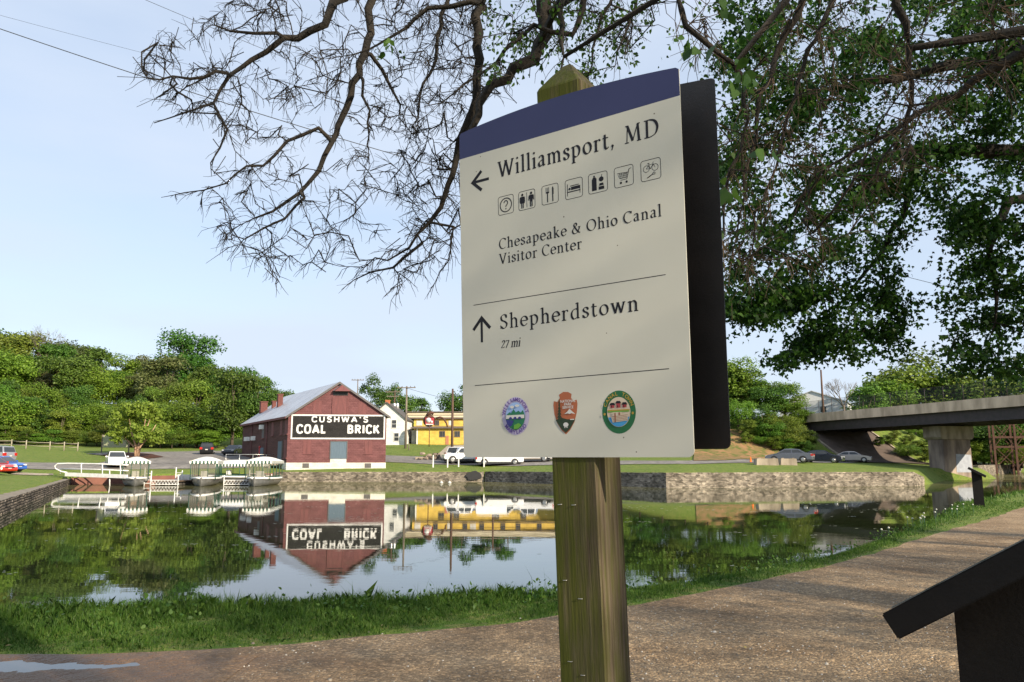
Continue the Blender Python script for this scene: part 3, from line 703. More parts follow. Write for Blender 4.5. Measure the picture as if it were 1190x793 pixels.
# ---- ink on the panel
class Ink:
    def __init__(self, lay=0.0002): self.g = MB(); self.t = -.004 - lay; self.k = 0
    def P(self, a, b): return pt(a, b, self.t - (self.k % 24) * .000015)
    def poly(self, pts):
        self.k += 1; P = [self.P(a, b) for a, b in pts]
        ar = sum(pts[i][0] * pts[(i + 1) % len(pts)][1] - pts[(i + 1) % len(pts)][0] * pts[i][1] for i in range(len(pts)))
        self.g._add(P, [tuple(range(len(P))) if ar > 0 else tuple(range(len(P)))[::-1]]); return self
    def rect(self, a0, a1, b0, b1): return self.poly([(a0, b0), (a1, b0), (a1, b1), (a0, b1)])
    def disc(self, a, b, r, rb=None, n=28, t0=0, t1=360): 
        rb = rb or r; return self.poly([(a + r * math.cos(R(t0 + (t1 - t0) * k / n)), b + rb * math.sin(R(t0 + (t1 - t0) * k / n))) for k in range(n + (1 if t1 - t0 < 360 else 0))])
    def line(self, pts, w, closed=False):
        """ribbon of constant width (w may be a function of direction angle)"""
        self.k += 1
        n = len(pts); L_ = []; R_ = []
        for i in range(n):
            if closed: p0, p1 = pts[i - 1], pts[(i + 1) % n]
            else: p0, p1 = pts[max(0, i - 1)], pts[min(n - 1, i + 1)]
            dx, dy = p1[0] - p0[0], p1[1] - p0[1]; d = math.hypot(dx, dy) or 1e-9; dx /= d; dy /= d
            ww = w(math.atan2(dy, dx)) if callable(w) else w
            # mitre
            k = 1.0
            if 0 < i < n - 1 or closed:
                a = (pts[i][0] - p0[0], pts[i][1] - p0[1]); la = math.hypot(*a) or 1e-9
                c = abs((a[0] * dx + a[1] * dy) / la); k = 1 / max(c, .6)
            L_.append((pts[i][0] - dy * ww / 2 * k, pts[i][1] + dx * ww / 2 * k)); R_.append((pts[i][0] + dy * ww / 2 * k, pts[i][1] - dx * ww / 2 * k))
        V = [self.P(*p) for p in L_] + [self.P(*p) for p in R_]
        self.g._add(V, [(n + i, n + (i + 1) % n, (i + 1) % n, i) for i in range(n if closed else n - 1)]); return self
    def ring(self, a, b, r, w, rb=None, n=32):
        rb = rb or r; return self.line([(a + r * math.cos(2 * math.pi * k / n), b + rb * math.sin(2 * math.pi * k / n)) for k in range(n)], w, True)
    def rrect(self, a0, a1, b0, b1, r, w):
        p = []
        for cx, cy, s in ((a1 - r, b1 - r, 0), (a0 + r, b1 - r, 90), (a0 + r, b0 + r, 180), (a1 - r, b0 + r, 270)):
            p += [(cx + r * math.cos(R(s + 90 * t / 4)), cy + r * math.sin(R(s + 90 * t / 4))) for t in range(5)]
        return self.line(p, w, True)
    def build(self, name, material, label=None):
        o = self.g.build(name, material, PANEL, fixn=False)
        if label: tag(o, label)
        return o
PANEL = [c for c in sign.children if c.name.startswith('sign_panel')][0]
def crom(pts, n=6):
    P = [pts[0]] + list(pts) + [pts[-1]]; out = []
    for i in range(1, len(P) - 2):
        p0, p1, p2, p3 = P[i - 1], P[i], P[i + 1], P[i + 2]
        for t in [k / n for k in range(n)]:
            out.append(tuple(.5 * ((2 * p1[c]) + (-p0[c] + p2[c]) * t + (2 * p0[c] - 5 * p1[c] + 4 * p2[c] - p3[c]) * t * t + (-p0[c] + 3 * p1[c] - 3 * p2[c] + p3[c]) * t ** 3) for c in (0, 1)))
    out.append(tuple(pts[-1])); return out
def ell(cx, cy, rx, ry, a0, a1, n=10): return [(cx + rx * math.cos(R(a0 + (a1 - a0) * k / n)), cy + ry * math.sin(R(a0 + (a1 - a0) * k / n))) for k in range(n + 1)]
X_, C_, A_, D_ = .46, .67, .74, -.22
# glyphs: advance, strokes ('p' pen straight, 'q' pen curve (already dense), 's' thin straight, 'h' heavy dot)
def sf(x, y=0.0, w=.2): return ('s', [(x - w / 2, y), (x + w / 2, y)])
def flag(x, y): return ('s', [(x - .11, y - .055), (x - .01, y - .01)])
def stem(x, y0, y1): return ('p', [(x, y0), (x, y1)])
def arch(x0, x1, y=X_): return ('q', crom([(x0, y - .13), (x0 + .09, y - .03), ((x0 + x1) / 2 + .03, y - .01), (x1 - .015, y - .09), (x1, y - .2), (x1, .0)]))
G = {
 'i': (.27, [stem(.14, 0, X_), sf(.14), flag(.14, X_), ('h', (.135, .64, .052))]),
 'l': (.27, [stem(.14, 0, A_), sf(.14), flag(.14, A_)]),
 'n': (.56, [stem(.14, 0, X_), sf(.14), flag(.14, X_), arch(.14, .42), sf(.42)]),
 'm': (.84, [stem(.14, 0, X_), sf(.14), flag(.14, X_), arch(.14, .42), sf(.42, 0, .17), arch(.42, .7), sf(.7)]),
 'h': (.56, [stem(.14, 0, A_), sf(.14), flag(.14, A_), arch(.14, .42), sf(.42)]),
 'r': (.4, [stem(.14, 0, X_), sf(.15, 0, .22), flag(.14, X_), ('q', crom([(.14, X_ - .14), (.2, X_ - .05), (.28, X_ - .015), (.35, X_ - .03)])), ('h', (.345, X_ - .05, .042))]),
 'o': (.52, [('q', ell(.26, X_ / 2, .19, .225, 0, 360, 22))]),
 'e': (.46, [('q', ell(.245, X_ / 2, .185, .225, 5, 300, 18) + [(.41, .1)]), ('s', [(.08, .25), (.42, .25)])]),
 'c': (.43, [('q', ell(.245, X_ / 2, .185, .225, 48, 300, 16) + [(.39, .09)]), ('h', (.365, .38, .045))]),
 'a': (.46, [('q', crom([(.09, .37), (.15, .44), (.24, .45), (.315, .39), (.325, .29), (.325, .1), (.36, .02), (.44, .04)])), ('q', crom([(.325, .27), (.2, .24), (.095, .17), (.085, .08), (.15, .01), (.24, .03), (.325, .11)]))]),
 's': (.39, [('q', crom([(.33, .35), (.27, .44), (.16, .45), (.09, .37), (.13, .28), (.25, .22), (.325, .13), (.27, .02), (.15, .0), (.06, .09)])), ('s', [(.325, .33), (.335, .45)]), ('s', [(.055, .0), (.05, .13)])]),
 'p': (.56, [stem(.14, D_, X_), sf(.14, D_), flag(.14, X_), ('q', crom([(.14, .38), (.23, .45), (.35, .44), (.45, .34), (.46, .2), (.4, .06), (.28, 0), (.14, .05)]))]),
 'd': (.55, [stem(.41, 0, A_), flag(.41, A_), ('s', [(.41, .02), (.5, .03)]), ('q', crom([(.41, .42), (.3, .455), (.16, .4), (.085, .26), (.1, .1), (.19, .0), (.3, .02), (.41, .1)]))]),
 't': (.35, [('q', crom([(.15, .58), (.145, .4), (.145, .12), (.19, .01), (.26, .0), (.33, .06)])), ('s', [(.03, X_ - .02), (.32, X_ - .02)])]),
 'w': (.76, [('p', [(.09, X_), (.24, 0)]), ('p', [(.24, 0), (.37, X_)]), ('p', [(.37, X_), (.52, 0)]), ('p', [(.52, 0), (.67, X_)]), sf(.09, X_, .16), sf(.37, X_, .14), sf(.67, X_, .14)]),
 'k': (.53, [stem(.14, 0, A_), sf(.14), flag(.14, A_), ('p', [(.16, .2), (.38, .43)]), ('p', [(.23, .26), (.44, .0)]), sf(.38, X_ - .02, .15), sf(.45, 0, .14)]),
 'W': (1.0, [('p', [(.1, C_), (.3, 0)]), ('p', [(.3, 0), (.5, C_)]), ('p', [(.5, C_), (.7, 0)]), ('p', [(.7, 0), (.91, C_)]), sf(.1, C_), sf(.5, C_, .17), sf(.91, C_, .17)]),
 'M': (.88, [('s', [(.15, 0), (.19, C_)]), ('p', [(.19, C_), (.43, .04)]), ('s', [(.43, .04), (.68, C_)]), ('p', [(.68, C_), (.73, 0)]), sf(.15), sf(.16, C_, .14), sf(.73), sf(.72, C_, .14)]),
 'D': (.74, [stem(.17, 0, C_), sf(.14), sf(.14, C_), ('q', crom([(.1, C_), (.34, C_ - .005), (.55, .57), (.65, .34), (.56, .1), (.34, .005), (.1, 0)]))]),
 'C': (.64, [('q', ell(.37, C_ / 2, .3, .345, 42, 312, 20)), ('s', [(.585, .52), (.6, .67)])]),
 'O': (.76, [('q', ell(.38, C_ / 2, .31, .345, 0, 360, 26))]),
 'V': (.68, [('p', [(.1, C_), (.34, 0)]), ('p', [(.34, 0), (.58, C_)]), sf(.1, C_), sf(.58, C_, .18)]),
 'S': (.5, [('q', crom([(.41, .52), (.34, .65), (.2, .665), (.1, .57), (.13, .42), (.3, .33), (.42, .22), (.37, .06), (.22, .0), (.08, .1)])), ('s', [(.415, .5), (.42, .665)]), ('s', [(.07, 0), (.065, .17)])]),
 '&': (.76, [('q', crom([(.66, .02), (.5, .1), (.28, .38), (.2, .54), (.28, .66), (.38, .62), (.38, .5), (.2, .36), (.09, .2), (.14, .04), (.3, -.01), (.48, .08), (.58, .26), (.6, .38)])), sf(.6, .4, .18)]),
 ',': (.26, [('h', (.12, .05, .058)), ('s', [(.15, .05), (.08, -.12)])]),
 '2': (.48, [('q', crom([(.08, .46), (.15, .59), (.27, .6), (.35, .5), (.31, .36), (.17, .16), (.06, .03)])), ('p', [(.06, .025), (.4, .025)]), ('s', [(.4, .02), (.42, .12)])]),
 '7': (.46, [('p', [(.06, .57), (.4, .57)]), ('p', [(.4, .58), (.16, -.03)]), ('s', [(.06, .6), (.05, .45)])]),
 ' ': (.24, []),
}
def write(ink, text, a, b, em, track=0.0, weight=1.0, slant=0.0, width=None):
    T, tn = .098 * weight, .034 * weight
    def w(th): return em * max(tn, T * abs(math.sin(th - R(22))))
    total = sum(G[c][0] + track for c in text) * em
    sx = (width / total) if width else 1.0
    x = a
    for c in text:
        adv, st = G[c]
        f = lambda p: (x + (p[0] + slant * p[1]) * em * sx, b + p[1] * em)
        for s in st:
            if s[0] in 'pq': ink.line([f(p) for p in s[1]], w)
            elif s[0] == 's': ink.line([f(p) for p in s[1]], em * tn * 1.15)
            elif s[0] == 'h': ink.disc(*f((s[1][0], s[1][1])), s[1][2] * em, n=10)
        x += (adv + track) * em * sx
    return x
ink = Ink(); xe = write(ink, 'Williamsport,', .145, .8305, .0695, .06, 1.12, width=.398); ink.build('place_name', M['ink'], 'largest place name on the panel'); ink = Ink(); write(ink, 'MD', .145 + .398 + .022, .8305, .0695, .06, 1.12, width=.108); ink.build('state_abbreviation', M['ink'])
ink = Ink(); write(ink, 'Chesapeake & Ohio Canal', .144, .613, .0445, .06, 1.12, width=.526); ink.build('place_name', M['ink'], 'canal name, first of two smaller lines'); ink = Ink(); write(ink, 'Visitor Center', .144, .5675, .0445, .06, 1.12, width=.286); ink.build('place_name', M['ink'], 'visitor centre line under the canal name')
ink = Ink(); write(ink, 'Shepherdstown', .142, .374, .0605, .07, 1.12, width=.456); ink.build('place_name', M['ink'], 'place name beside the upward arrow')
ink = Ink(); write(ink, '27 mi', .144, .3165, .036, .0, 1.25, slant=.22, width=.07); ink.build('distance_lettering', M['ink'])
ink = Ink(); ink.line([(.046, .4572), (.672, .4572)], .0021); ink.build('divider_line', M['ink'])
ink = Ink(); ink.line([(.046, .2132), (.672, .2132)], .0021); ink.build('divider_line', M['ink'])
ink = Ink(); ink.line([(.112, .836), (.05, .836)], .0085); ink.line([(.084, .866), (.05, .836), (.084, .806)], .010); ink.build('arrow', M['ink'], 'arrow pointing left')
ink = Ink(); ink.line([(.0755, .341), (.0755, .412)], .0085); ink.line([(.044, .381), (.0755, .415), (.107, .381)], .010); ink.build('arrow', M['ink'], 'arrow pointing up')
# service symbols
bx = [(.145, .2), (.219, .276), (.3, .355), (.3785, .434), (.4535, .512), (.5335, .590), (.6125, .669)]
def frame(k):
    i = Ink(); i.rrect(bx[k][0], bx[k][1], .7145, .770, .007, .0016); i.cx = (bx[k][0] + bx[k][1]) / 2; i.cy = .7422; return i
def done(i, lab): i.build('service_symbol', M['ink'], lab)
i = frame(0); x, y = i.cx, i.cy; i.ring(x, y, .0205, .0032)
i.line(ell(x, y + .006, .0065, .007, 175, -60, 8) + [(x, y - .003), (x, y - .006)], .0032); i.disc(x, y - .0115, .0022, n=10); done(i, 'circled question mark')
i = frame(1); x, y = i.cx, i.cy; i.rect(x - .0008, x + .0008, y - .022, y + .022)
for s, w_ in ((-1, .0085), (1, .0065)):
    c = x + s * .0155; i.disc(c, y + .0175, .004, n=12); i.rect(c - .0065, c + .0065, y - .001, y + .0125)
    if s < 0: i.poly([(c - .004, y + .0125), (c + .004, y + .0125), (c + .0085, y - .008), (c - .0085, y - .008)])
    else: i.rect(c - .0045, c + .0045, y - .008, y + .0125)
    i.rect(c - .0045, c - .001, y - .0225, y - .007); i.rect(c + .001, c + .0045, y - .0225, y - .007); i.line([(c - .0075, y + .011), (c - .0085, y - .004)], .0026); i.line([(c + .0075, y + .011), (c + .0085, y - .004)], .0026)
done(i, 'woman and man restroom figures')
i = frame(2); x, y = i.cx, i.cy; c = x - .0085; i.rect(c - .0018, c + .0018, y - .022, y + .006); i.rect(c - .0055, c + .0055, y + .004, y + .0085)
for d in (-.0045, 0, .0045): i.rect(c + d - .0009, c + d + .0009, y + .006, y + .021)
c = x + .009; i.rect(c - .0018, c + .0018, y - .022, y + .0); i.poly([(c - .002, y - .002), (c + .003, y - .002), (c + .0035, y + .014), (c + .001, y + .022), (c - .002, y + .018)]); done(i, 'fork and knife')
i = frame(3); x, y = i.cx, i.cy; i.rect(x - .022, x - .020, y - .019, y + .016); i.rect(x - .02, x + .021, y - .009, y - .006); i.rect(x + .0185, x + .0205, y - .016, y + .002)
i.poly([(x - .009, y - .003), (x + .0205, y - .003), (x + .0205, y + .006), (x - .009, y + .006)]); i.disc(x - .014, y + .001, .0038, n=10); i.rect(x - .012, x + .016, y + .008, y + .010); done(i, 'person in a bed')
i = frame(4); x, y = i.cx, i.cy; i.poly([(x - .019, y - .021), (x - .004, y - .021), (x - .004, y + .012), (x - .008, y + .0165), (x - .015, y + .0165), (x - .019, y + .01)]); i.rect(x - .014, x - .009, y + .017, y + .0215)
i.disc(x + .0105, y + .008, .0075, .007, 14); i.line([(x + .0105, y + .014), (x + .013, y + .021)], .0018); i.poly([(x + .002, y - .021), (x + .019, y - .021), (x + .019, y - .012), (x + .002, y - .012)]); i.poly([(x + .003, y - .010), (x + .018, y - .010), (x + .016, y - .003), (x + .005, y - .003)]); done(i, 'bottle, apple and bread groceries')
i = frame(5); x, y = i.cx, i.cy; i.line([(x + .023, y + .019), (x + .016, y + .017), (x + .009, y - .009), (x - .010, y - .009)], .0016); i.line([(x + .013, y + .009), (x - .019, y + .011), (x - .012, y - .004), (x + .010, y - .004)], .0016)
for t in range(1, 6): i.line([(x - .018 + t * .0055, y + .0105), (x - .0125 + t * .004, y - .004)], .0011)
for t in (.002, .0065): i.line([(x - .0155, y + t), (x + .0115, y + t)], .0011)
i.disc(x - .009, y - .0165, .0034, n=12); i.disc(x + .008, y - .0165, .0034, n=12); done(i, 'shopping cart')
i = frame(6); x, y = i.cx, i.cy; i.ring(x - .0125, y + .0045, .0088, .0013, n=20); i.ring(x + .0125, y + .0045, .0088, .0013, n=20)
i.line([(x - .0125, y + .0045), (x - .005, y + .014), (x + .007, y + .014), (x - .001, y + .003), (x - .0125, y + .0045)], .0013); i.line([(x + .0125, y + .0045), (x + .006, y + .018), (x + .010, y + .019)], .0013); i.line([(x - .001, y + .003), (x - .006, y + .018)], .0013); i.line([(x - .009, y + .018), (x - .003, y + .018)], .002)
i.line([(x - .011, y - .0205), (x + .006, y - .0125)], .0026); i.ring(x + .009, y - .0112, .0032, .0016, n=10); done(i, 'bicycle and spanner')
# round and arrowhead emblems
def arc_text(txt, cx, cy, rx, ry, a0, a1, size, material, name, flip=False):
    crv = []
    me_v = MB()
    n = len(txt)
    for k, ch in enumerate(txt):
        if ch == ' ': continue
        a = R(a0 + (a1 - a0) * (k + .5) / n); c = (cx + rx * math.cos(a), cy + ry * math.sin(a)); th = a - math.pi / 2 + (math.pi if flip else 0)
        cd = bpy.data.curves.new('tmp', 'FONT'); cd.body = ch; cd.size = size; cd.align_x = 'CENTER'; cd.align_y = 'CENTER'; cd.offset = size * .02
        to = bpy.data.objects.new('tmp', cd); COL.objects.link(to); bpy.context.view_layer.update()
        dg = bpy.context.evaluated_depsgraph_get(); me = to.evaluated_get(dg).to_mesh()
        ct, st = math.cos(th), math.sin(th)
        vs = [pt(c[0] + v.co.x * ct - v.co.y * st, c[1] + v.co.x * st + v.co.y * ct, -.0058) for v in me.vertices]
        me_v._add(vs, [tuple(p.vertices) for p in me.polygons])
        to.to_mesh_clear() if hasattr(to, 'to_mesh_clear') else None
        bpy.data.objects.remove(to); bpy.data.curves.remove(cd)
    return me_v.build(name, material, PANEL, fixn=False)
cx, cy = .1925, .1165
L1 = Ink(.0003); L1.disc(cx, cy, .0475, .054, 40); e1 = L1.build('emblem', M['lilac'], 'oval lilac town emblem with hills and bridge')
Ink1 = lambda l: Ink(l)
k = Ink(.0013); k.disc(cx, cy, .034, .039, 36); k.build('emblem_sky', M['skyblue'])
k = Ink(.0023); k.poly(ell(cx, cy, .034, .039, 180, 360, 20)); k.build('emblem_field', M['inkgreen'])
k = Ink(.0033) if False else Ink(.0026)
k.poly([(cx - .034, cy), (cx - .02, cy + .012), (cx - .014, cy + .008), (cx - .006, cy + .02), (cx + .003, cy + .01), (cx + .011, cy + .015), (cx + .02, cy + .009), (cx + .027, cy + .016), (cx + .034, cy)]); k.build('emblem_hill', M['inkgreen'])
k = Ink(.0031); k.rect(cx - .032, cx + .032, cy - .007, cy + .003); k.disc(cx - .01, cy + .026, .007, .004, 12); k.disc(cx + .008, cy + .029, .008, .0035, 12); k.build('emblem_bridge', M['inkwhite'])
k = Ink(.0034)
for d in (-.016, .0, .016): k.poly(ell(cx + d, cy - .009, .006, .007, 0, 180, 8))
k.poly([(cx - .033, cy - .009), (cx - .004, cy - .013), (cx - .012, cy - .027), (cx - .02, cy - .0305), (cx - .028, cy - .022)]); k.build('emblem_arch', M['navy'])
k = Ink(.0037); k.poly([(cx - .004, cy - .026), (cx + .012, cy - .02), (cx + .022, cy - .026), (cx + .01, cy - .036), (cx - .005, cy - .037)]); k.build('emblem_meadow', M['lime'])
arc_text('WILLIAMSPORT', cx, cy, .041, .0465, 172, 8, .0150, M['purple'], 'emblem_lettering')
arc_text('MARYLAND', cx, cy, .041, .0465, 212, 328, .0150, M['purple'], 'emblem_lettering', flip=True)
cx, cy = .3605, .118
ah = [(-.031, .03), (-.037, .034), (-.039, .022), (-.036, -.002), (-.028, -.026), (-.014, -.046), (0, -.057), (.014, -.045), (.028, -.024), (.036, .0), (.039, .022), (.037, .034), (.026, .031), (.019, .04), (.021, .05), (.01, .056), (-.006, .057), (-.02, .05), (-.017, .041), (-.026, .031)]
k = Ink(.0003); k.poly([(cx + a, cy + b) for a, b in ah[1:]]); k.build('emblem', M['brownred'], 'rust brown arrowhead emblem')
k = Ink(.0013); k.poly([(cx - .032, cy - .018), (cx - .014, cy - .012), (cx + .006, cy - .017), (cx + .031, cy - .018), (cx + .014, cy - .042), (cx, cy - .053), (cx - .014, cy - .042)]); k.build('emblem_field', M['forest'])
k = Ink(.0018)
for t in range(7): k.poly([(cx - .019 - .009 * (1 - t / 8), cy - .02 + t * .008), (cx - .019 + .009 * (1 - t / 8), cy - .02 + t * .008), (cx - .019, cy - .008 + t * .008)])
k.build('emblem_tree', M['forest'])
k = Ink(.0018); k.poly([(cx - .004, cy - .003), (cx + .006, cy + .003), (cx + .014, cy + .011), (cx + .022, cy + .004), (cx + .032, cy - .004), (cx + .02, cy - .001), (cx + .014, cy - .003), (cx + .008, cy - .001)]); k.disc(cx + .001, cy - .031, .0085, .006, 14); k.rect(cx - .004, cx - .001, cy - .04, cy - .031); k.rect(cx + .003, cx + .006, cy - .04, cy - .031); k.rect(cx + .015, cx + .028, cy - .019, cy - .0165)
k.build('emblem_bison', M['inkwhite'])
def flat_text(txt, cx, cy, size, material, name, off=-.0058):
    cd = bpy.data.curves.new('tmp', 'FONT'); cd.body = txt; cd.size = size; cd.align_x = 'CENTER'; cd.align_y = 'CENTER'; cd.offset = size * .02; cd.space_line = .85
    to = bpy.data.objects.new('tmp', cd); COL.objects.link(to); bpy.context.view_layer.update()
    me = to.evaluated_get(bpy.context.evaluated_depsgraph_get()).to_mesh(); g = MB()
    g._add([pt(cx + v.co.x, cy + v.co.y, off) for v in me.vertices], [tuple(p.vertices) for p in me.polygons])
    bpy.data.objects.remove(to); bpy.data.curves.remove(cd); return g.build(name, material, PANEL, fixn=False)
flat_text('NATIONAL\nPARK\nSERVICE', cx + .009, cy + .023, .0098, M['inkwhite'], 'emblem_lettering')
cx, cy = .525, .114
k = Ink(.0003); k.disc(cx, cy, .0495, .0545, 44); k.build('emblem', M['ringgreen'], 'round green canal emblem with a boat')
k = Ink(.0013); k.disc(cx, cy, .0345, .038, 36); k.build('emblem_field', M['cream2'])
k = Ink(.0018); k.poly(ell(cx, cy, .0335, .037, 200, 340, 16)); k.disc(cx - .041, cy - .003, .0035, n=10) if False else None; k.build('emblem_water', M['inkcyan'])
k = Ink(.0021); k.rect(cx - .032, cx + .032, cy + .0, cy + .003); k.build('emblem_stripe', M['lime'])
k = Ink(.0021); k.rect(cx - .0325, cx + .0325, cy + .0035, cy + .0065); k.build('emblem_stripe', M['gold'])
k = Ink(.0022)
for d in (-.018, 0, .018): k.rect(cx + d - .006, cx + d + .006, cy + .011, cy + .018 + (.004 if d == 0 else 0))
k.build('emblem_house', M['inkred'])
k = Ink(.0024)
for d in (-.018, 0, .018):
    h = .018 + (.004 if d == 0 else 0); k.poly([(cx + d - .0085, cy + h), (cx + d + .0085, cy + h), (cx + d + .005, cy + h + .006), (cx + d - .005, cy + h + .006)])
    k.rect(cx + d - .003, cx + d - .001, cy + .012, cy + .017)
k.build('emblem_roof', M['ink'])
k = Ink(.0027)
k.poly([(cx - .022, cy - .012), (cx + .028, cy - .007), (cx + .026, cy - .022), (cx - .018, cy - .026)]); k.rect(cx - .018, cx + .01, cy - .010, cy + .0); k.build('emblem_boat', M['cream2'])
k = Ink(.003)
for t in range(4): k.line([(cx - .02 + t * .001, cy - .012 - t * .0035), (cx + .027 - t * .0005, cy - .0075 - t * .004)], .001)
k.rect(cx - .012, cx - .008, cy - .025, cy - .002); k.rect(cx - .0, cx + .005, cy - .008, cy - .001); k.build('emblem_planking', M['brick2'])
for sx in (-1, 1): k = Ink(.0024); k.disc(cx + sx * .0415, cy - .004, .0035, n=10); k.build('emblem_dot', M['gold'])
arc_text('CANAL TOWN', cx, cy, .042, .0462, 163, 17, .0135, M['gold'], 'emblem_lettering')

# ------------------------------------------------------------------ wayside exhibits (slanted reading panels)
def exhibit(label, base, yaw, slope=33.0, L=1.02, Dp=.66, zc=1.16, th=.085, legw=.42):
    t = thing('wayside_exhibit', label, 'information panel', base, yaw)   # local x along the long side, y downslope towards the reader
    s = R(slope); d = Vector((0, math.cos(s), -math.sin(s))); nrm = Vector((0, math.sin(s), math.cos(s))); c = Vector((0, 0, zc))
    g = MB(); B = lambda a, b, h: tuple(c + Vector((a, 0, 0)) + d * b + nrm * h)
    g.prism([(-L / 2, -Dp / 2), (L / 2, -Dp / 2), (L / 2, Dp / 2), (-L / 2, Dp / 2)], B, -th, 0)
    fr = g.build('panel_frame', M['darkmetal'], t, bevel=.004)
    g = MB(); g.prism([(-L / 2 + .03, -Dp / 2 + .03), (L / 2 - .03, -Dp / 2 + .03), (L / 2 - .03, Dp / 2 - .03), (-L / 2 + .03, Dp / 2 - .03)], B, .001, .005)
    g.build('reading_panel', M['exface'], t)
    # pedestal: two side cheeks under the frame and a recessed back
    for sx in (-1, 1):
        g = MB(); x = sx * legw * .5
        top = lambda y: zc - th / math.cos(s) - math.tan(s) * y - .004
        g.prism([(-.2, -.3), (.13, -.3), (.13, top(.13)), (-.2, top(-.2))], lambda u, v, w: (x + w, u, v), -.02, .02)
        g.build('leg', M['darkmetal'], t, bevel=.003)
    g = MB(); g.b2(-legw / 2 + .021, legw / 2 - .021, -.17, -.15, 0, top(-.15)); g.build('back_plate', M['darkmetal'], t)
    return t
M['exface'] = mat('exhibit_face', (.22, .22, .2), .25, (.08, .1, .09), 9, lo=.45, hi=.55)
S_DIR = Vector((-.76, .65, 0)).normalized()
yaw = math.atan2(S_DIR.y, S_DIR.x) - math.pi / 2
# near one: its low left corner stands at this sight line, 2.6 m ahead
Lx = Vector((math.cos(yaw), math.sin(yaw), 0)); dwn = Vector((-math.sin(yaw), math.cos(yaw), 0))
cn = Vector(at(1024, 714, 2.6)); sl = R(32)
centre = cn + Lx * -.0 - (dwn * math.cos(sl) + Vector((0, 0, -math.sin(sl)))) * .33 + Lx * (-.51 if Lx.y < 0 else .51) * 1.0
ex_near = exhibit('large black slanted exhibit panel seen edge-on in the right foreground', (centre.x, centre.y, 0), yaw, 32, zc=centre.z)
gb = (17.0, 28.9)
exhibit('small dark exhibit panel on a single pedestal at the far grass verge by the water', (gb[0], gb[1], -.02), R(-120), 30, L=.85, Dp=.62, zc=1.27)
# ------------------------------------------------------------------ brick warehouse
def brickmat(name, c1, c2, mo, sc=1.0, bw=.42, rh=.14, ms=.012, stretch=(1, 1, 1)):
    m, nt, bs, out = newmat(name); L = nt.links.new; bs.inputs['Roughness'].default_value = .85; bs.inputs['Specular IOR Level'].default_value = .2
    tc = N(nt, 'ShaderNodeTexCoord'); sx = N(nt, 'ShaderNodeSeparateXYZ'); L(tc.outputs['Object'], sx.inputs[0])
    ad = N(nt, 'ShaderNodeMath', _operation='ADD'); L(sx.outputs['X'], ad.inputs[0]); L(sx.outputs['Y'], ad.inputs[1])
    cb = N(nt, 'ShaderNodeCombineXYZ'); L(ad.outputs[0], cb.inputs['X']); L(sx.outputs['Z'], cb.inputs['Y'])
    br = N(nt, 'ShaderNodeTexBrick', Scale=sc); L(cb.outputs[0], br.inputs['Vector'])
    br.inputs['Color1'].default_value = (*c1, 1); br.inputs['Color2'].default_value = (*c2, 1); br.inputs['Mortar'].default_value = (*mo, 1)
    br.inputs['Mortar Size'].default_value = ms; br.inputs['Brick Width'].default_value = bw; br.inputs['Row Height'].default_value = rh
    nz = N(nt, 'ShaderNodeTexNoise', Scale=.8, Detail=7.0, Roughness=.65); mp = N(nt, 'ShaderNodeMapping'); mp.inputs['Scale'].default_value = (1, 2.2, 1); L(cb.outputs[0], mp.inputs[0]); L(mp.outputs[0], nz.inputs['Vector'])
    mr = N(nt, 'ShaderNodeMapRange'); mr.inputs['From Min'].default_value = .35; mr.inputs['From Max'].default_value = .65; mr.inputs['To Min'].default_value = .78; mr.inputs['To Max'].default_value = 1.15; L(nz.outputs['Fac'], mr.inputs['Value'])
    sc_ = N(nt, 'ShaderNodeVectorMath', _operation='SCALE'); L(br.outputs['Color'], sc_.inputs[0]); L(mr.outputs[0], sc_.inputs['Scale']); L(sc_.outputs[0], bs.inputs['Base Color'])
    bp = N(nt, 'ShaderNodeBump', Strength=.5, Distance=.02); bp.invert = True; L(br.outputs['Fac'], bp.inputs['Height']); L(bp.outputs[0], bs.inputs['Normal'])
    return m
def roofmat(name, c1, c2, axis='X', freq=.6, rough=.45, metal=.0):
    m, nt, bs, out = newmat(name); L = nt.links.new; bs.inputs['Roughness'].default_value = rough; bs.inputs['Metallic'].default_value = metal
    tc = N(nt, 'ShaderNodeTexCoord'); nz = N(nt, 'ShaderNodeTexNoise', Scale=.5, Detail=8.0, Roughness=.7); L(tc.outputs['Object'], nz.inputs['Vector'])
    wv = N(nt, 'ShaderNodeTexWave', Scale=freq); wv.bands_direction = axis; L(tc.outputs['Object'], wv.inputs['Vector'])
    r = N(nt, 'ShaderNodeValToRGB'); e = r.color_ramp.elements; e[0].position = .38; e[0].color = (*c1, 1); e[1].position = .62; e[1].color = (*c2, 1); L(nz.outputs['Fac'], r.inputs['Fac'])
    L(r.outputs['Color'], bs.inputs['Base Color']); bp = N(nt, 'ShaderNodeBump', Strength=.4, Distance=.05); L(wv.outputs['Fac'], bp.inputs['Height']); L(bp.outputs[0], bs.inputs['Normal'])
    return m
M['brick'] = brickmat('painted_red_brick', (.145, .062, .065), (.17, .074, .076), (.12, .045, .045), rh=.2)
M['brickside'] = brickmat('bare_brown_brick', (.1, .05, .045), (.12, .06, .052), (.07, .045, .04), rh=.2)
M['brickpaint'] = brickmat('whitewashed_stone_base', (.68, .66, .58), (.62, .6, .54), (.5, .48, .42), rh=.2)
M['boardblack'] = brickmat('black_painted_brick', (.025, .024, .024), (.032, .03, .03), (.015, .015, .015))
M['brickdoor'] = mat('maroon_boards', (.165, .055, .055), .7, (.13, .045, .045), 5, stretch=(1, 1, .2))
M['bluedoor'] = mat('slate_blue_door', (.1, .145, .19), .6, (.08, .12, .16), 4, stretch=(4, 4, .3))
M['vent'] = mat('grey_vent', (.13, .12, .12), .7)
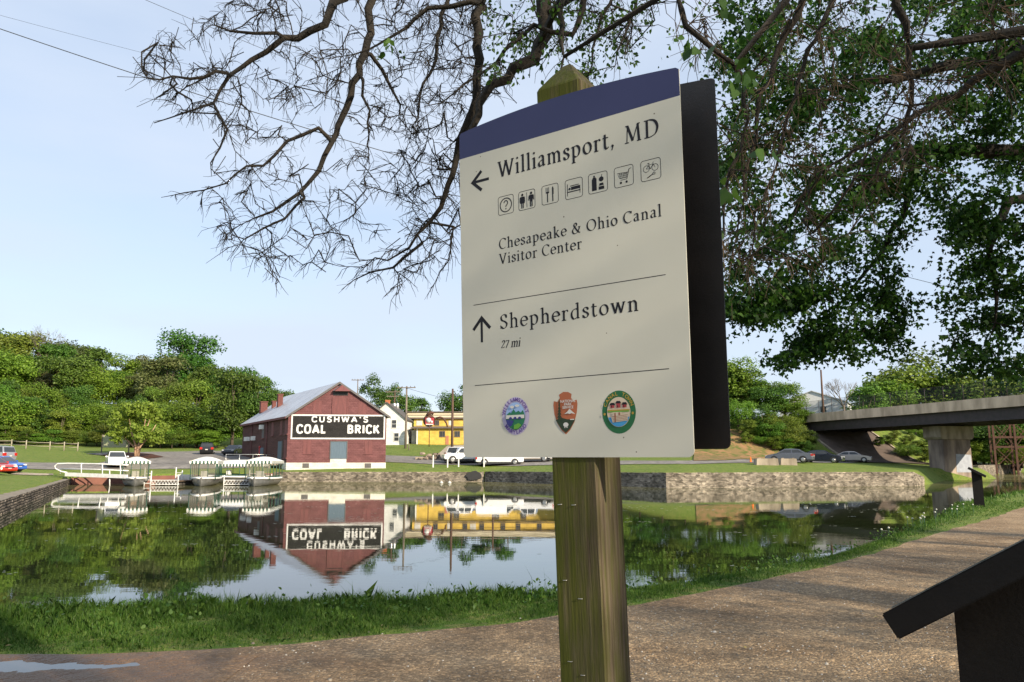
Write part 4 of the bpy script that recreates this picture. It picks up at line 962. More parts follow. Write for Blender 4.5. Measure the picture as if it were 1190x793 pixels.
M['tinroof'] = roofmat('standing_seam_tin', (.6, .6, .62), (.46, .46, .48), 'Y', .8, .4, .35)
M['chim'] = mat('chimney_brick', (.17, .06, .05), .9, (.12, .045, .04), 5)

A0 = at(335.2, 482, 89.0); W0 = at(449.3, 482, 90.2)
ex = Vector((W0[0] - A0[0], W0[1] - A0[1], 0)); WW = ex.length; ex.normalize()
ey = Vector((-.51, .86, 0)).normalized(); LL = 23.6
def bw_(p): return tuple(ex * p[0] + ey * p[1] + Vector((0, 0, p[2])))
ZB, ZE, ZP = 0.42, 6.85, 10.6     # base, eaves, peak (absolute); local z = absolute - ZB
barn = thing('warehouse', 'long maroon brick warehouse with tin gable roof and black painted advert facing the water', 'warehouse', (A0[0], A0[1], ZB))
zb = 1.05; ze = ZE - ZB; zp = ZP - ZB; hw = WW / 2
g = MB(); base_t = .0
# shell
V_ = [(0, 0, zb), (WW, 0, zb), (WW, 0, ze), (hw, 0, zp - .1), (0, 0, ze)]
g._add([bw_(p) for p in V_] + [bw_((x, LL, z)) for x, y, z in V_], [(0, 1, 2, 3, 4), (9, 8, 7, 6, 5), (0, 4, 9, 5), (1, 6, 7, 2)])
g.m = [0, 0, 1, 1]
g.build('wall', [M['brick'], M['brickside']], barn)
g = MB(); g.b2(-.03, WW + .03, -.04, LL + .03, -.9, zb, bw_); fo = g.build('foundation', M['brickpaint'], barn)
def panelbox(name, m, x0, x1, z0, z1, y0=-.03, y1=.2, parent=None):
    g = MB(); g.b2(x0, x1, y0, y1, z0, z1, bw_); return g.build(name, m, parent or barn)
def fz(py): return CAM[2] + ray(400, py)[2] * 89.4 - ZB
def fx(px): return (px - 335.2) / (449.3 - 335.2) * WW
panelbox('foundation_panel', M['brickpaint'], fx(385), fx(403.6), fz(537.8) - .06, fz(533.6), -.05)
# painted advert
bd = panelbox('advert_board', M['boardblack'], fx(338.6), fx(447.6), fz(510.6), fz(482), -.035)
fr = MB(); t = .16
for (x0, x1, z0, z1) in ((fx(338.6), fx(447.6), fz(482) - t, fz(482)), (fx(338.6), fx(447.6), fz(510.6), fz(510.6) + t), (fx(338.6), fx(338.6) + t, fz(510.6) + t, fz(482) - t), (fx(447.6) - t, fx(447.6), fz(510.6) + t, fz(482) - t)):
    fr.b2(x0, x1, -.07, -.036, z0, z1, bw_)
fr.build('advert_border', M['white'], bd)
def wall_text(txt, x0, x1, zc, h, mat_, parent, off=.045, bold=.03, track=1.0, name='lettering', thick=.02, fm=None):
    cd = bpy.data.curves.new('tmp', 'FONT'); cd.body = txt; cd.size = 1; cd.align_x = 'LEFT'; cd.offset = bold; cd.space_character = track; cd.extrude = 0
    to = bpy.data.objects.new('tmp', cd); COL.objects.link(to); bpy.context.view_layer.update()
    me = to.evaluated_get(bpy.context.evaluated_depsgraph_get()).to_mesh()
    co = np.array([v.co[:] for v in me.vertices]); mn = co.min(0); mxx = co.max(0)
    if fm is None: fm = lambda u, w: bw_((u, -off, w))
    vs = [fm(x0 + (c[0] - mn[0]) / (mxx[0] - mn[0]) * (x1 - x0), zc - h / 2 + (c[1] - mn[1]) / (mxx[1] - mn[1]) * h) for c in co]
    g = MB(); g._add(vs, [tuple(p.vertices) for p in me.polygons]); bpy.data.objects.remove(to); bpy.data.curves.remove(cd)
    return g.build(name, mat_, parent, fixn=False)
SANS = {'C': (.62, [[(.6, .78), (.52, .93), (.33, 1), (.12, .9), (.05, .68), (.05, .32), (.12, .1), (.33, 0), (.52, .07), (.6, .22)]]), 'U': (.64, [[(.07, 1), (.07, .3), (.14, .08), (.32, 0), (.5, .08), (.57, .3), (.57, 1)]]),
 'S': (.58, [[(.53, .82), (.42, .97), (.25, 1), (.09, .9), (.07, .7), (.18, .57), (.4, .46), (.52, .33), (.5, .12), (.35, 0), (.18, .02), (.04, .17)]]), 'H': (.64, [[(.07, 0), (.07, 1)], [(.57, 0), (.57, 1)], [(.07, .5), (.57, .5)]]),
 'W': (.9, [[(.03, 1), (.24, 0)], [(.24, 0), (.45, .95)], [(.45, .95), (.66, 0)], [(.66, 0), (.87, 1)]]), 'A': (.7, [[(.03, 0), (.35, 1)], [(.35, 1), (.67, 0)], [(.16, .3), (.54, .3)]]), "'": (.2, [[(.1, 1), (.1, .72)]]),
 'O': (.68, [[(.34, 1), (.13, .92), (.06, .68), (.06, .32), (.13, .08), (.34, 0), (.55, .08), (.62, .32), (.62, .68), (.55, .92), (.34, 1)]]), 'L': (.5, [[(.08, 1), (.08, .0)], [(.0, .06), (.48, .06)]]),
 'B': (.62, [[(.08, 0), (.08, 1)], [(.0, .94), (.36, .94), (.5, .86), (.5, .62), (.36, .53), (.08, .53)], [(.3, .53), (.5, .47), (.56, .28), (.5, .1), (.36, .06), (.0, .06)]]), 'R': (.64, [[(.08, 0), (.08, 1)], [(.0, .94), (.38, .94), (.53, .84), (.53, .6), (.38, .48), (.08, .48)], [(.32, .46), (.58, 0)]]),
 'I': (.16, [[(.08, 0), (.08, 1)]]), 'K': (.64, [[(.08, 0), (.08, 1)], [(.1, .38), (.54, 1)], [(.25, .55), (.6, 0)]])}
def painted(txt, x0, x1, zc, h, wt, gap, parent):
    tot = sum(SANS[c][0] for c in txt) + gap * (len(txt) - 1); sx = (x1 - x0) / tot; x = x0
    for c in txt:
        g = MB(); off = .0445
        for ln in SANS[c][1]:
            pts = [(x + (p[0]) * sx, zc - h / 2 + h * (.06 + .88 * p[1])) for p in ln]; off += .0012; Lp, Rp = [], []
            for i in range(len(pts)):
                p0, p1 = pts[max(0, i - 1)], pts[min(len(pts) - 1, i + 1)]; dx, dz = p1[0] - p0[0], p1[1] - p0[1]; d_ = math.hypot(dx, dz); dx /= d_; dz /= d_
                Lp.append((pts[i][0] - dz * wt / 2, pts[i][1] + dx * wt / 2)); Rp.append((pts[i][0] + dz * wt / 2, pts[i][1] - dx * wt / 2))
            n_ = len(pts); g._add([bw_((u, -off, w)) for u, w in Lp + Rp], [(n_ + i, n_ + i + 1, i + 1, i) for i in range(n_ - 1)])
        g.build('painted_letter', M['white'], parent, fixn=False); x += (SANS[c][0] + gap) * sx
painted("CUSHWA'S", fx(362.3), fx(427.5), fz(487.4), 89.4 * 7.0 / 918, .155, .3, bd)
painted("COAL", fx(345.5), fx(378.5), fz(498.8), 89.4 * 10.6 / 918, .225, .22, bd)
painted("BRICK", fx(404.2), fx(440.8), fz(498.8), 89.4 * 10.6 / 918, .225, .24, bd)
d = panelbox('door', M['bluedoor'], fx(385.2), fx(403.4), fz(533.4), fz(513.6), -.05)
g = MB(); g.b2(fx(385) - .08, fx(385), -.08, .1, fz(533.4), fz(513.4), bw_); g.b2(fx(403.6), fx(403.6) + .08, -.08, .1, fz(533.4), fz(513.4), bw_); g.b2(fx(385) - .08, fx(403.6) + .08, -.1, .1, fz(513.4), fz(512.6), bw_); g.build('frame', M['vent'], d)
for a, b in ((353.5, 362.5), (424.5, 433.5)):
    w = panelbox('bricked_window', M['brickdoor'], fx(a), fx(b), fz(527.5), fz(512), -.02); g = MB(); g.b2(fx(a) - .1, fx(b) + .1, -.07, .1, fz(528.1), fz(527.5), bw_); g.b2(fx((a + b) / 2) - .03, fx((a + b) / 2) + .03, -.045, -.021, fz(527.5), fz(512), bw_); g.build('sill', M['brickdoor'], w)
for a, b in ((353.5, 361), (425, 432.5)):
    v = panelbox('vent', M['vent'], fx(a), fx(b), fz(544), fz(538.6), -.06); g = MB()
    for k in range(5): zz = fz(544) + .06 + k * .1; g.b2(fx(a) + .04, fx(b) - .04, -.09, -.061, zz, zz + .04, bw_)
    g.build('louvre', M['vent'], v)
lo_ = panelbox('loft_door', M['brickdoor'], fx(385.5), fx(403), fz(481.2), fz(462), -.045)
for xx in (fx(385.5), fx(403)): g = MB(); g.b2(xx - .06, xx + .06, -.09, -.046, fz(481.2), fz(462), bw_); g.build('jamb', M['brickdoor'], lo_)
for a, b in ((363, 373), (415.5, 425.5)): panelbox('bricked_window', M['brickdoor'], fx(a), fx(b), fz(481), fz(466.5), -.025)
# hoist hood: a small sloped hood over the dark loft opening
g = MB(); g.b2(fx(386), fx(403.2), -.04, .3, fz(459.6), fz(454.5), bw_); g.build('loft_opening', M['black'], barn)
g = MB(); zt = fz(447.5); z0_ = fz(454.6)
tri = [(fx(385.6), z0_), (fx(403.6), z0_), (fx(394.8), zt)]
g._add([bw_((x, -.05, z)) for x, z in tri] + [bw_((fx(385), -.75, z0_ - .05)), bw_((fx(404), -.75, z0_ - .05)), bw_((fx(394.8), -.35, zt))], [(0, 1, 4, 3), (0, 3, 5, 2), (1, 2, 5, 4), (3, 4, 5), (0, 2, 1)])
hd = g.build('hood', M['brickdoor'], barn); g = MB(); g.quad(*[bw_(p) for p in ((fx(384.4), -.8, z0_), (fx(385), -.06, z0_ + .02), (fx(394.8), -.06, zt + .08), (fx(394.8), -.45, zt + .08))]); g.build('hood_roof', M['tinroof'], hd, fixn=False)
# roof
sl_ = (zp - ze) / hw; ov = .35; g = MB()
prof = [(-ov, ze - sl_ * ov), (hw, zp), (WW + ov, ze - sl_ * ov)]; th = .14
top = [(x, z + .06) for x, z in prof]; bot = [(x, z + .06 - th) for x, z in prof]
for seg in (0, 1):
    q4 = [top[seg], top[seg + 1], bot[seg + 1], bot[seg]]
    g.prism(q4, lambda u, v, t_: bw_((u, t_, v)), -.28, LL + .25)
rf = g.build('roof', M['tinroof'], barn)
g = MB()
for x0, x1, seg in ((0, 1, 0), (1, 2, 1)):
    a, b = top[seg], top[seg + 1]
    g.prism([(a[0], a[1] + .02), (b[0], b[1] + .02), (b[0], b[1] - .24), (a[0], a[1] - .24)], lambda u, v, t_: bw_((u, t_, v)), -.34, -.285)
g.build('fascia', M['vent'], rf)
g = MB(); g.b2(-ov - .08, -ov + .02, -.28, LL + .25, ze - sl_ * ov - .2, ze - sl_ * ov + .05, bw_); g.build('gutter', M['brickdoor'], rf)
for yy, xx, h, w in ((15.2, hw * .5, 1.5, .62), (18.3, hw * .5, .8, .5), (21.8, hw * .4, 1.3, .9)):
    g = MB(); zz = ze + sl_ * xx; g.b2(xx - w / 2, xx + w / 2, yy - w / 2, yy + w / 2, zz - .6, zz + h, bw_); g.b2(xx - w / 2 - .07, xx + w / 2 + .07, yy - w / 2 - .07, yy + w / 2 + .07, zz + h, zz + h + .14, bw_); g.build('chimney', M['chim'], rf)
# the long left side
def sidebox(name, m, s0, s1, z0, z1, out=.04, parent=None):
    g = MB(); g.b2(-out, .2, s0, s1, z0, z1, bw_); return g.build(name, m, parent or barn)
def sy(px): # along the side from picture column
    k = (px - CX) / 918; return (k * A0[1] - A0[0]) / (ey.x - k * ey.y)
d = sidebox('side_door', M['bluedoor'], sy(327.2), sy(322.6), .95, 3.5, .06); sidebox('frame', M['vent'], sy(327.2) - .12, sy(327.2) - .005, .95, 3.6, .09, d)
sidebox('side_door', M['bluedoor'], sy(305.5), sy(302), .95, 2.9, .06)
for px, z0, z1, mm, w in ((331, 4.3, 5.9, 'brickdoor', 1.1), (325, 4.3, 5.9, 'brickdoor', 1.0), (315, 4.3, 5.9, 'brickdoor', 1.0), (331, 1.6, 3.6, 'brickdoor', 1.1), (304, 4.1, 5.8, 'vent', 1.1)):
    w0 = sidebox('side_window', M[mm], sy(px) - w / 2, sy(px) + w / 2, z0, z1, .03); sidebox('sill', M['brickdoor'], sy(px) - w / 2 - .1, sy(px) + w / 2 + .1, z0 - .12, z0 - .003, .1, w0)
for px, z0 in ((303.8, 5.2), (294.5, 3.9), (288, 3.9), (286.5, 3.9)):
    g = MB(); g.b2(-.45, .1, sy(px) - .4, sy(px) + .4, z0, z0 + .55, bw_); g.build('air_conditioner', M['white'], barn, bevel=.03)
for px in (309.5, 292):
    g = MB(); g.tube([bw_((-.12, sy(px), .0)), bw_((-.12, sy(px), ze - .3))], .06, 6); g.build('downpipe', M['brickdoor'], barn)
g = MB(); g.b2(-1.5, -.05, sy(327.2) - .4, sy(322.6) + .4, .75, .92, bw_); g.b2(-1.5, -1.35, sy(327.2) - .3, sy(327.2) - .15, -.6, .75, bw_); g.build('landing', M['conc'], barn)

# ------------------------------------------------------------------ white gabled house
M['siding'] = brickmat('white_siding', (.68, .68, .66), (.66, .66, .64), (.5, .5, .5), bw=9, rh=.22, ms=.02)
M['shingle'] = mat('dark_shingle', (.06, .055, .055), .9, (.09, .085, .08), 6, stretch=(1, 1, 3))
M['whiteroof'] = roofmat('pale_metal_roof', (.6, .62, .64), (.45, .46, .48), 'X', 1.2)
hp = ground(448.5, 517.5)
house = thing('house', 'white weatherboard gabled house with an orange brick chimney behind the warehouse', 'house', (hp[0], hp[1], hp[2]), R(-2))
k = hp[1] / 918; hw2 = 3.05; he = 4.5; hpk = 7.1
g = MB(); P = [(-hw2, -.6), (hw2, -.6), (hw2, he), (0, hpk), (-hw2, he)]
g.prism(P, lambda u, v, t: (u, t, v), 0, 9); g.build('wall', M['siding'], house)
g = MB(); s2 = (hpk - he) / hw2
for sg in (-1, 1):
    g.prism([(sg * (hw2 + .3), he - s2 * .3 + .02), (0, hpk + .02), (0, hpk + .2), (sg * (hw2 + .3), he - s2 * .3 + .2)], lambda u, v, t: (u, t, v), -.3, 9.3)
rf2 = g.build('roof', M['shingle'], house)
g = MB(); g.b2(-.35, .3, .5, 1.2, 5.8, 7.5); g.b2(-.42, .37, .43, 1.27, 7.5, 7.65); g.build('chimney', mat('orange_brick', (.5, .17, .08), .9, (.4, .13, .06), 5), rf2)
for x, z in ((1.3, 2.9), (1.75, .7), (-.9, .7)):
    g = MB(); g.b2(x - .38, x + .38, -.03, .05, z, z + 1.3); w = g.build('window', M['glass'], house); g = MB(); g.b2(x - .46, x - .38, -.07, .02, z - .08, z + 1.4); g.b2(x + .38, x + .46, -.07, .02, z - .08, z + 1.4); g.b2(x - .38, x + .38, -.07, .02, z + 1.3, z + 1.4); g.b2(x - .38, x + .38, -.07, .02, z - .08, z); g.b2(x - .38, x + .38, -.06, .02, z + .62, z + .68); g.build('frame', M['white'], w)

# ------------------------------------------------------------------ yellow store
M['yellow'] = brickmat('yellow_boards', (.62, .43, .1), (.58, .4, .09), (.5, .33, .07), bw=1.2, rh=6, ms=.02)
M['creamfascia'] = mat('cream_fascia', (.6, .55, .4), .7, (.52, .46, .33), 1.5, stretch=(.3, 1, 3))
M['brownroof'] = mat('brown_roof', (.1, .08, .07), .9, (.14, .11, .09), 3)
yp = ground(484, 516.5); yd = yp[1]
store = thing('store_building', 'long yellow store building with a brown roof edge and cream parapet across the road', 'building', (yp[0], yp[1], yp[2]), R(-1.5))
sc = yd / 918; X = lambda px: (px - 484) * sc; Z = lambda py: (517 - py) * yd / 928
LR = X(645)
g = MB(); g.b2(X(485.5), LR, 0, 8, -1.2, Z(497.8)); g.build('wall', M['yellow'], store)
g = MB(); g.b2(X(476), LR, 4.5, 12, -.8, Z(484)); g.build('upper_wall', M['yellow'], store)
g = MB(); g.prism([(-.6, Z(497.6)), (4.5, Z(494.6)), (4.5, Z(495.9)), (-.6, Z(498.6))], lambda u, v, t: (t, u, v), X(477), LR + .5); g.build('lower_roof', M['brownroof'], store)
g = MB(); g.b2(X(472), LR + .5, 4.0, 12.2, Z(485.6), Z(484)); g.build('upper_eaves', M['brownroof'], store)
g = MB(); g.b2(X(468), LR + .3, 4.4, 14, Z(483.8), Z(477.5)); g.b2(X(467.5), LR + .4, 4.2, 4.39, Z(480.6), Z(480)); g.build('parapet', M['creamfascia'], store)
g = MB(); g.b2(X(467.5), LR + .4, 4.1, 14.1, Z(477.4), Z(476.6)); g.build('parapet_coping', M['brownroof'], store)
def win(px0, px1, py0, py1, y, m='glass'):
    g = MB(); g.b2(X(px0), X(px1), y - .05, y + .1, Z(py0), Z(py1)); w = g.build('window', M[m], store)
    g = MB(); e = .1
    for a in (X(px0) - e, X(px1), (X(px0) + X(px1)) / 2 - .04): g.b2(a, a + (e if a != (X(px0) + X(px1)) / 2 - .04 else .08), y - .1, y + .05, Z(py0) - e, Z(py1) + e)
    g.b2(X(px0), X(px1), y - .09, y + .05, Z(py1), Z(py1) + e); g.b2(X(px0), X(px1), y - .09, y + .05, Z(py0) - e, Z(py0)); g.build('frame', M['brownroof'], w)
for a in (511.5, 529, 575, 606): win(a, a + 5.2, 508, 502.2, 0)
for a in (502, 537, 557, 582, 600, 625): win(a, a + 4, 493, 488, 4.5)
for a, b in ((479, 486), (518, 524), (545, 552)):
    g = MB(); g.b2(X(a), X(b), 4.44, 4.6, Z(493.6), Z(487.8)); g.build('blank_panel', M['offwhite'], store)
g = MB(); g.b2(X(518), X(521.6), -.06, .1, -.3, Z(507.2)); g.build('door', mat('salmon_door', (.42, .17, .1), .6), store)
g = MB(); g.b2(X(483.8), X(485.3), .0, .3, -1.0, Z(497.8)); g.build('corner_trim', M['white'], store)
g = MB(); g.b2(X(476.5), X(483.7), 1.5, 4.4, -1.0, Z(500)); g.build('side_annex', mat('grey_shed', (.3, .33, .33), .6, (.22, .25, .26), 3), store)
g = MB(); g.b2(X(597), X(606), -.3, -.08, Z(517), Z(511)); g.build('notice_board', M['white'], store)

# red shop sign hanging from a rusty hooked arch
rp = at(499, 497, yd - 8); gz = lh(rp[0], rp[1])
shop = thing('shop_sign', 'red and white sign panel on a rusty round frame with a drooping curved arm', 'sign', (rp[0], rp[1], gz)); s_ = (yd - 8) / 918; H = lambda py: (CAM[2] + ray(499, py)[2] * (yd - 8)) - gz
g = MB(); g.tube([(0, 0, -.3), (0, 0, H(486))], .07, 8); g.build('post', M['rust'], shop)
g = MB(); g.lathe((-.1, .12, H(489)), [(0.9, 0), (1.0, .1), (.9, .2)], 20, 'y'); g.build('round_frame', M['rust'], shop)
g = MB(); g.tube([(-.5, .2, H(483)), (-.1, .2, H(480.6)), (.25, .2, H(479.5)), (.6, .2, H(480.2)), (.35, .2, H(482.2))], [.22, .3, .3, .22, .1], 8); g.build('top_hook', M['rust'], shop)
g = MB(); g.tube([(1.0, .15, H(486)), (1.7, .15, H(485)), (2.2, .15, H(486.2)), (2.5, .15, H(489)), (2.75, .15, H(492)), (2.95, .15, H(496.6))], [.12, .16, .17, .16, .14, .12], 8); g.build('curved_arm', M['rust'], shop)
g = MB(); g.b2(-.75, .85, -.1, .08, H(494.5), H(485)); rpn = g.build('sign_face', M['inkred'], shop, bevel=.1)
g = MB(); g.lathe((-.15, -.125, H(488.6)), [(.42, 0), (.42, .02)], 16, 'y'); g.lathe((.35, -.125, H(490.5)), [(.22, 0), (.22, .02)], 12, 'y'); g.b2(-.55, .65, -.13, -.11, H(494), H(492.8)); g.build('sign_mark', M['inkwhite'], rpn)

# ------------------------------------------------------------------ utility poles
def upole(label, px, pyb, pyt, m, cross=(), r=.16, gear=False, Y=None, group=None, lean=0):
    b = ground(px, pyb) if Y is None else onland(px, Y)
    ht = CAM[2] + ray(px, pyt)[2] * b[1] - b[2]
    t = thing('utility_pole', label, 'utility pole', b, R(rng.uniform(-15, 15)), group)
    g = MB(); g.tube([(0, 0, -.4), (lean * .5, 0, ht * .5), (lean, 0, ht)], [r, r * .85, r * .65], 8); g.build('pole', m, t)
    for zz, w in cross:
        g = MB(); g.b2(-w, w, -.22, -.1, ht - zz - .07, ht - zz + .07)
        ca = g.build('crossarm', M['pole'], t)
        for x in (-w * .9, -w * .45, w * .45, w * .9):
            g = MB(); g.lathe((x, -.16, ht - zz + .071), [(.03, 0), (.07, .06), (.05, .12), (.06, .18)], 8); g.build('insulator', M['vent'], ca)
    if gear:
        for x in (-.75, .35, .9): 
            g = MB(); g.lathe((x, -.35, ht - 3.4), [(.05, 0), (.28, .05), (.3, .1), (.3, .95), (.25, 1.05)], 12); g.build('transformer', M['alu'], t)
        g = MB(); g.b2(-.95, 1.1, -.3, -.15, ht - 2.7, ht - 2.55); g.build('bracket', M['pole'], t)
    return t, ht
upole('dark utility pole carrying grey transformers beside the white house', 455.5, 516, 453.8, M['polebrown'], ((.3, 1.35), (1.1, 1.1)), gear=True, lean=.35)
upole('tall pale grey utility pole with one crossarm between white house and yellow store', 471.2, 521.5, 449, M['pole'], ((.25, 1.5),), r=.2)
upole('plain brown pole by the gravel lot left of the signboard', 525.2, 533, 452, M['polebrown'], (), r=.19)
upole('short yellow-grey marker pole below the pale utility pole', 475, 523.5, 515.5, M['pole'], (), r=.1)
upole('utility pole whose crossarm shows above the warehouse roof', 413, 0, 440.6, M['pole'], ((.25, 1.3),), r=.15, Y=165)
upole('brown utility pole seen mostly as a reflection behind the signboard', 573, 0, 470, M['polebrown'], ((.3, 1.2),), r=.16, Y=118)
upole('reddish brown pole rising beside the white shed above the bridge', 960.5, 0, 430, M['polebrown'], (), r=.2, Y=128)
# thin grey posts along the water side of the road
first = None
for px, pyb, pyt in ((503.4, 543.5, 529.2), (520.2, 543.6, 529.2), (533, 542.8, 528.8), (562.5, 543, 531.5)):
    b = ground(px, pyb)
    if first is None:
        first = thing('post', '', 'post', b); g = MB(); g.b2(-.065, .065, -.065, .065, -.2, 1.35); g.prism([(-.065, 1.35), (.065, 1.35), (0, 1.43)], lambda u, v, t: (u, t, v), -.065, .065); g.build('shaft', M['white'], first); t = first
        g = MB(); g.b2(-.07, .07, -.07, .07, 1.05, 1.2); g.build('band', M['offwhite'], first)
    else: t = dup(first, b)
    tag(t, {503.4: 'white wooden post on the grass verge nearest the warehouse', 520.2: 'white wooden post in front of the foot of the plain brown pole', 533: 'white wooden post overlapping the white pickup front', 562.5: 'white wooden post by the van under the signboard edge'}[px], 'post', 'white posts along the roadside grass')

# ------------------------------------------------------------------ road bridge
dxy = Vector((BRD[0], BRD[1], 0)); nxy = Vector((BRN[0], BRN[1], 0))
def BP(v, z, u): # v across (+ = right/away from the river side), u along away from camera
    p = Vector((BR0[0], BR0[1], 0)) + dxy * u + nxy * v; return (p.x, p.y, z)
bridge = thing('road_bridge', 'concrete and dark steel girder road bridge crossing on the right', 'bridge', (0, 0, 0))
U0, U1 = -150, 26; half = 5.2
g = MB(); g.prism([(-half, 7.3), (half, 7.3), (half, 7.72), (-half, 7.72)], lambda v, z, u: BP(v, z, u), U0, U1); g.build('deck', M['conc'], bridge)
for v0 in (-half - .02, half - .28):
    g = MB(); g.prism([(v0, 7.28), (v0 + .3, 7.28), (v0 + .3, 8.45), (v0, 8.45)], BP, U0, U1); g.build('parapet', M['parapet'], bridge)
for v in (-4.7, -2.35, 0, 2.35, 4.7):
    g = MB(); z0 = 6.02
    g.prism([(v - .02, z0), (v + .02, z0), (v + .02, 7.29), (v - .02, 7.29)], BP, U0, U1); g.prism([(v - .22, z0 - .05), (v + .22, z0 - .05), (v + .22, z0), (v - .22, z0)], BP, U0, U1)
    g.build('girder', M['steeldark'], bridge)
for u in (-1.5, -24.5, -26.0):
    g = MB(); 
    for k in range(4): v = -4.7 + k * 2.35; g.prism([(v + .03, 6.2), (v + 2.32, 6.2), (v + 2.32, 7.1), (v + .03, 7.1)], BP, u, u + .12)
    g.build('crossframe', M['steeldark'], bridge)
# chain-link safety fence above the parapets
def meshmat():
    m, nt, bs, out = newmat('chain_link'); L = nt.links.new; bs.inputs['Base Color'].default_value = (.05, .05, .05, 1)
    tr = N(nt, 'ShaderNodeBsdfTransparent'); mx = N(nt, 'ShaderNodeMixShader'); mx.inputs[0].default_value = .25; L(tr.outputs[0], mx.inputs[1]); L(bs.outputs[0], mx.inputs[2]); L(mx.outputs[0], out.inputs[0]); return m
M['mesh'] = meshmat()
fe = thing('bridge_fence', 'thin chain link safety fence standing on the bridge parapet', 'fence', BP(-half + .1, 8.45, -25))
off = Vector(BP(-half + .1, 8.45, -25))
def F3(v, z, u): return tuple(Vector(BP(v, z, u)) - off)
us = list(np.arange(-75, 16, 2.8))
for u in us:
    g = MB(); g.tube([F3(-half + .1, 8.4, u), F3(-half + .1, 10.25, u)], .035, 5); g.build('fence_post', M['steeldark'], fe)
g = MB()
for z in (9.3, 10.25): g.tube([F3(-half + .1, z, us[0]), F3(-half + .1, z, us[-1])], .025, 4)
g.build('rail', M['steeldark'], fe)
g = MB(); g._add([F3(-half + .1, 8.46, us[0]), F3(-half + .1, 8.46, us[-1]), F3(-half + .1, 10.2, us[-1]), F3(-half + .1, 10.2, us[0])], [(0, 1, 2, 3)]); g.build('wire_mesh', M['mesh'], fe)
# pier
pier = thing('bridge_pier', 'tall weathered concrete hammerhead pier standing at the water edge under the bridge', 'bridge pier', BP(0, 0, -25.2)); oP = Vector(BP(0, 0, -25.2))
def PP(v, z, u): return tuple(Vector(BP(v, z, u)) - oP)
g = MB(); g.prism([(-2.15, -1.5), (2.15, -1.5), (2.05, 4.25), (-2.05, 4.25)], PP, -26.5, -24.1); g.build('column', M['conc2'], pier, bevel=.05)
g = MB(); g.prism([(-2.15, 4.253), (2.15, 4.253), (2.5, 4.55), (2.5, 5.85), (-2.5, 5.85), (-2.5, 4.55)], PP, -26.7, -23.9); g.build('pier_cap', M['conc'], pier, bevel=.04)
g = MB(); g.prism([(-.4, .3), (2.0, .3), (1.9, 2.4), (-.3, 2.5)], PP, -26.512, -26.502); g.build('painted_patch', mat('blue_grey_overpaint', (.34, .37, .42), .8, (.26, .28, .33), 2), pier)
for v in (-2.0, 0, 2.0):
    g = MB(); g.prism([(v - .25, 5.853), (v + .25, 5.853), (v + .25, 5.96), (v - .25, 5.96)], PP, -25.6, -24.9); g.build('bearing', M['steeldark'], pier)
# paved slope and abutment under the bridge
ab = thing('bridge_abutment', 'dark paved slope under the far end of the bridge with its concrete bearing shelf', 'abutment', BP(0, 0, 0)); oA = Vector(BP(0, 0, 0))
g = MB(); pts = []
nu, nv = 14, 10
for i_ in range(nu + 1):
    for j in range(nv + 1):
        u = -17 + 17.6 * i_ / nu; v = -5.6 + 11.2 * j / nv; p = Vector(BP(v, 0, u)); p.z = lh(p.x, p.y) + .1; pts.append(tuple(p - oA))
g._add(pts, [(i_ * (nv + 1) + j, i_ * (nv + 1) + j + 1, (i_ + 1) * (nv + 1) + j + 1, (i_ + 1) * (nv + 1) + j) for i_ in range(nu) for j in range(nv)])
g.build('paved_slope', mat('slope_paving', (.12, .09, .075), .95, (.08, .06, .05), 1), ab)
for v0 in (-5.75, 5.6):
    g = MB()
    seq = [Vector(BP(v0, 0, -17 + 17.6 * k / 10)) for k in range(11)]
    for a, b in zip(seq[:-1], seq[1:]):
        a = a.copy(); b = b.copy(); a.z = lh(a.x, a.y) + .12; b.z = lh(b.x, b.y) + .12; g.bar(a - oA, b - oA, .3, .25)
    g.build('kerb', M['conc'], ab)
g = MB(); g.prism([(-5.3, 4.2), (5.3, 4.2), (5.3, 5.95), (-5.3, 5.95)], lambda v, z, u: tuple(Vector(BP(v, z, u)) - oA), -2.4, 0.4); g.build('bearing_shelf', M['conc'], ab, bevel=.05)
# rusty lattice tower and low truss beyond
tp = onland(1176, 132)
tw = thing('steel_trestle', 'rusty lattice steel trestle partly hidden behind the bridge at the right edge', 'trestle', tp, R(-20))
tz = 7.6
cols = [(-2.6, -1.3), (.5, -1.3), (3.6, -1.3), (6.6, -1.3), (-2.6, 1.5), (.5, 1.5), (3.6, 1.5), (6.6, 1.5)]
for x, y in cols:
    g = MB(); g.bar((x, y, -1.5), (x, y, tz), .3, .3); g.build('column', M['rust'], tw)
for y in (-1.3, 1.5):
    for x0, x1 in ((-2.6, .5), (.5, 3.6), (3.6, 6.6)):
        for z0, z1 in ((0, 3.4), (3.4, tz)):
            g = MB(); g.bar((x0, y, z0), (x1, y, z1), .1, .1); g.bar((x1, y, z0), (x0, y, z1), .1, .1); g.build('brace', M['rust'], tw)
for z in (3.4, 5.0, tz - .1):
    g = MB(); g.bar((-2.8, -1.3, z), (6.8, -1.3, z), .2, .3); g.bar((-2.8, 1.5, z), (6.8, 1.5, z), .2, .3); g.build('beam', M['rust'], tw)
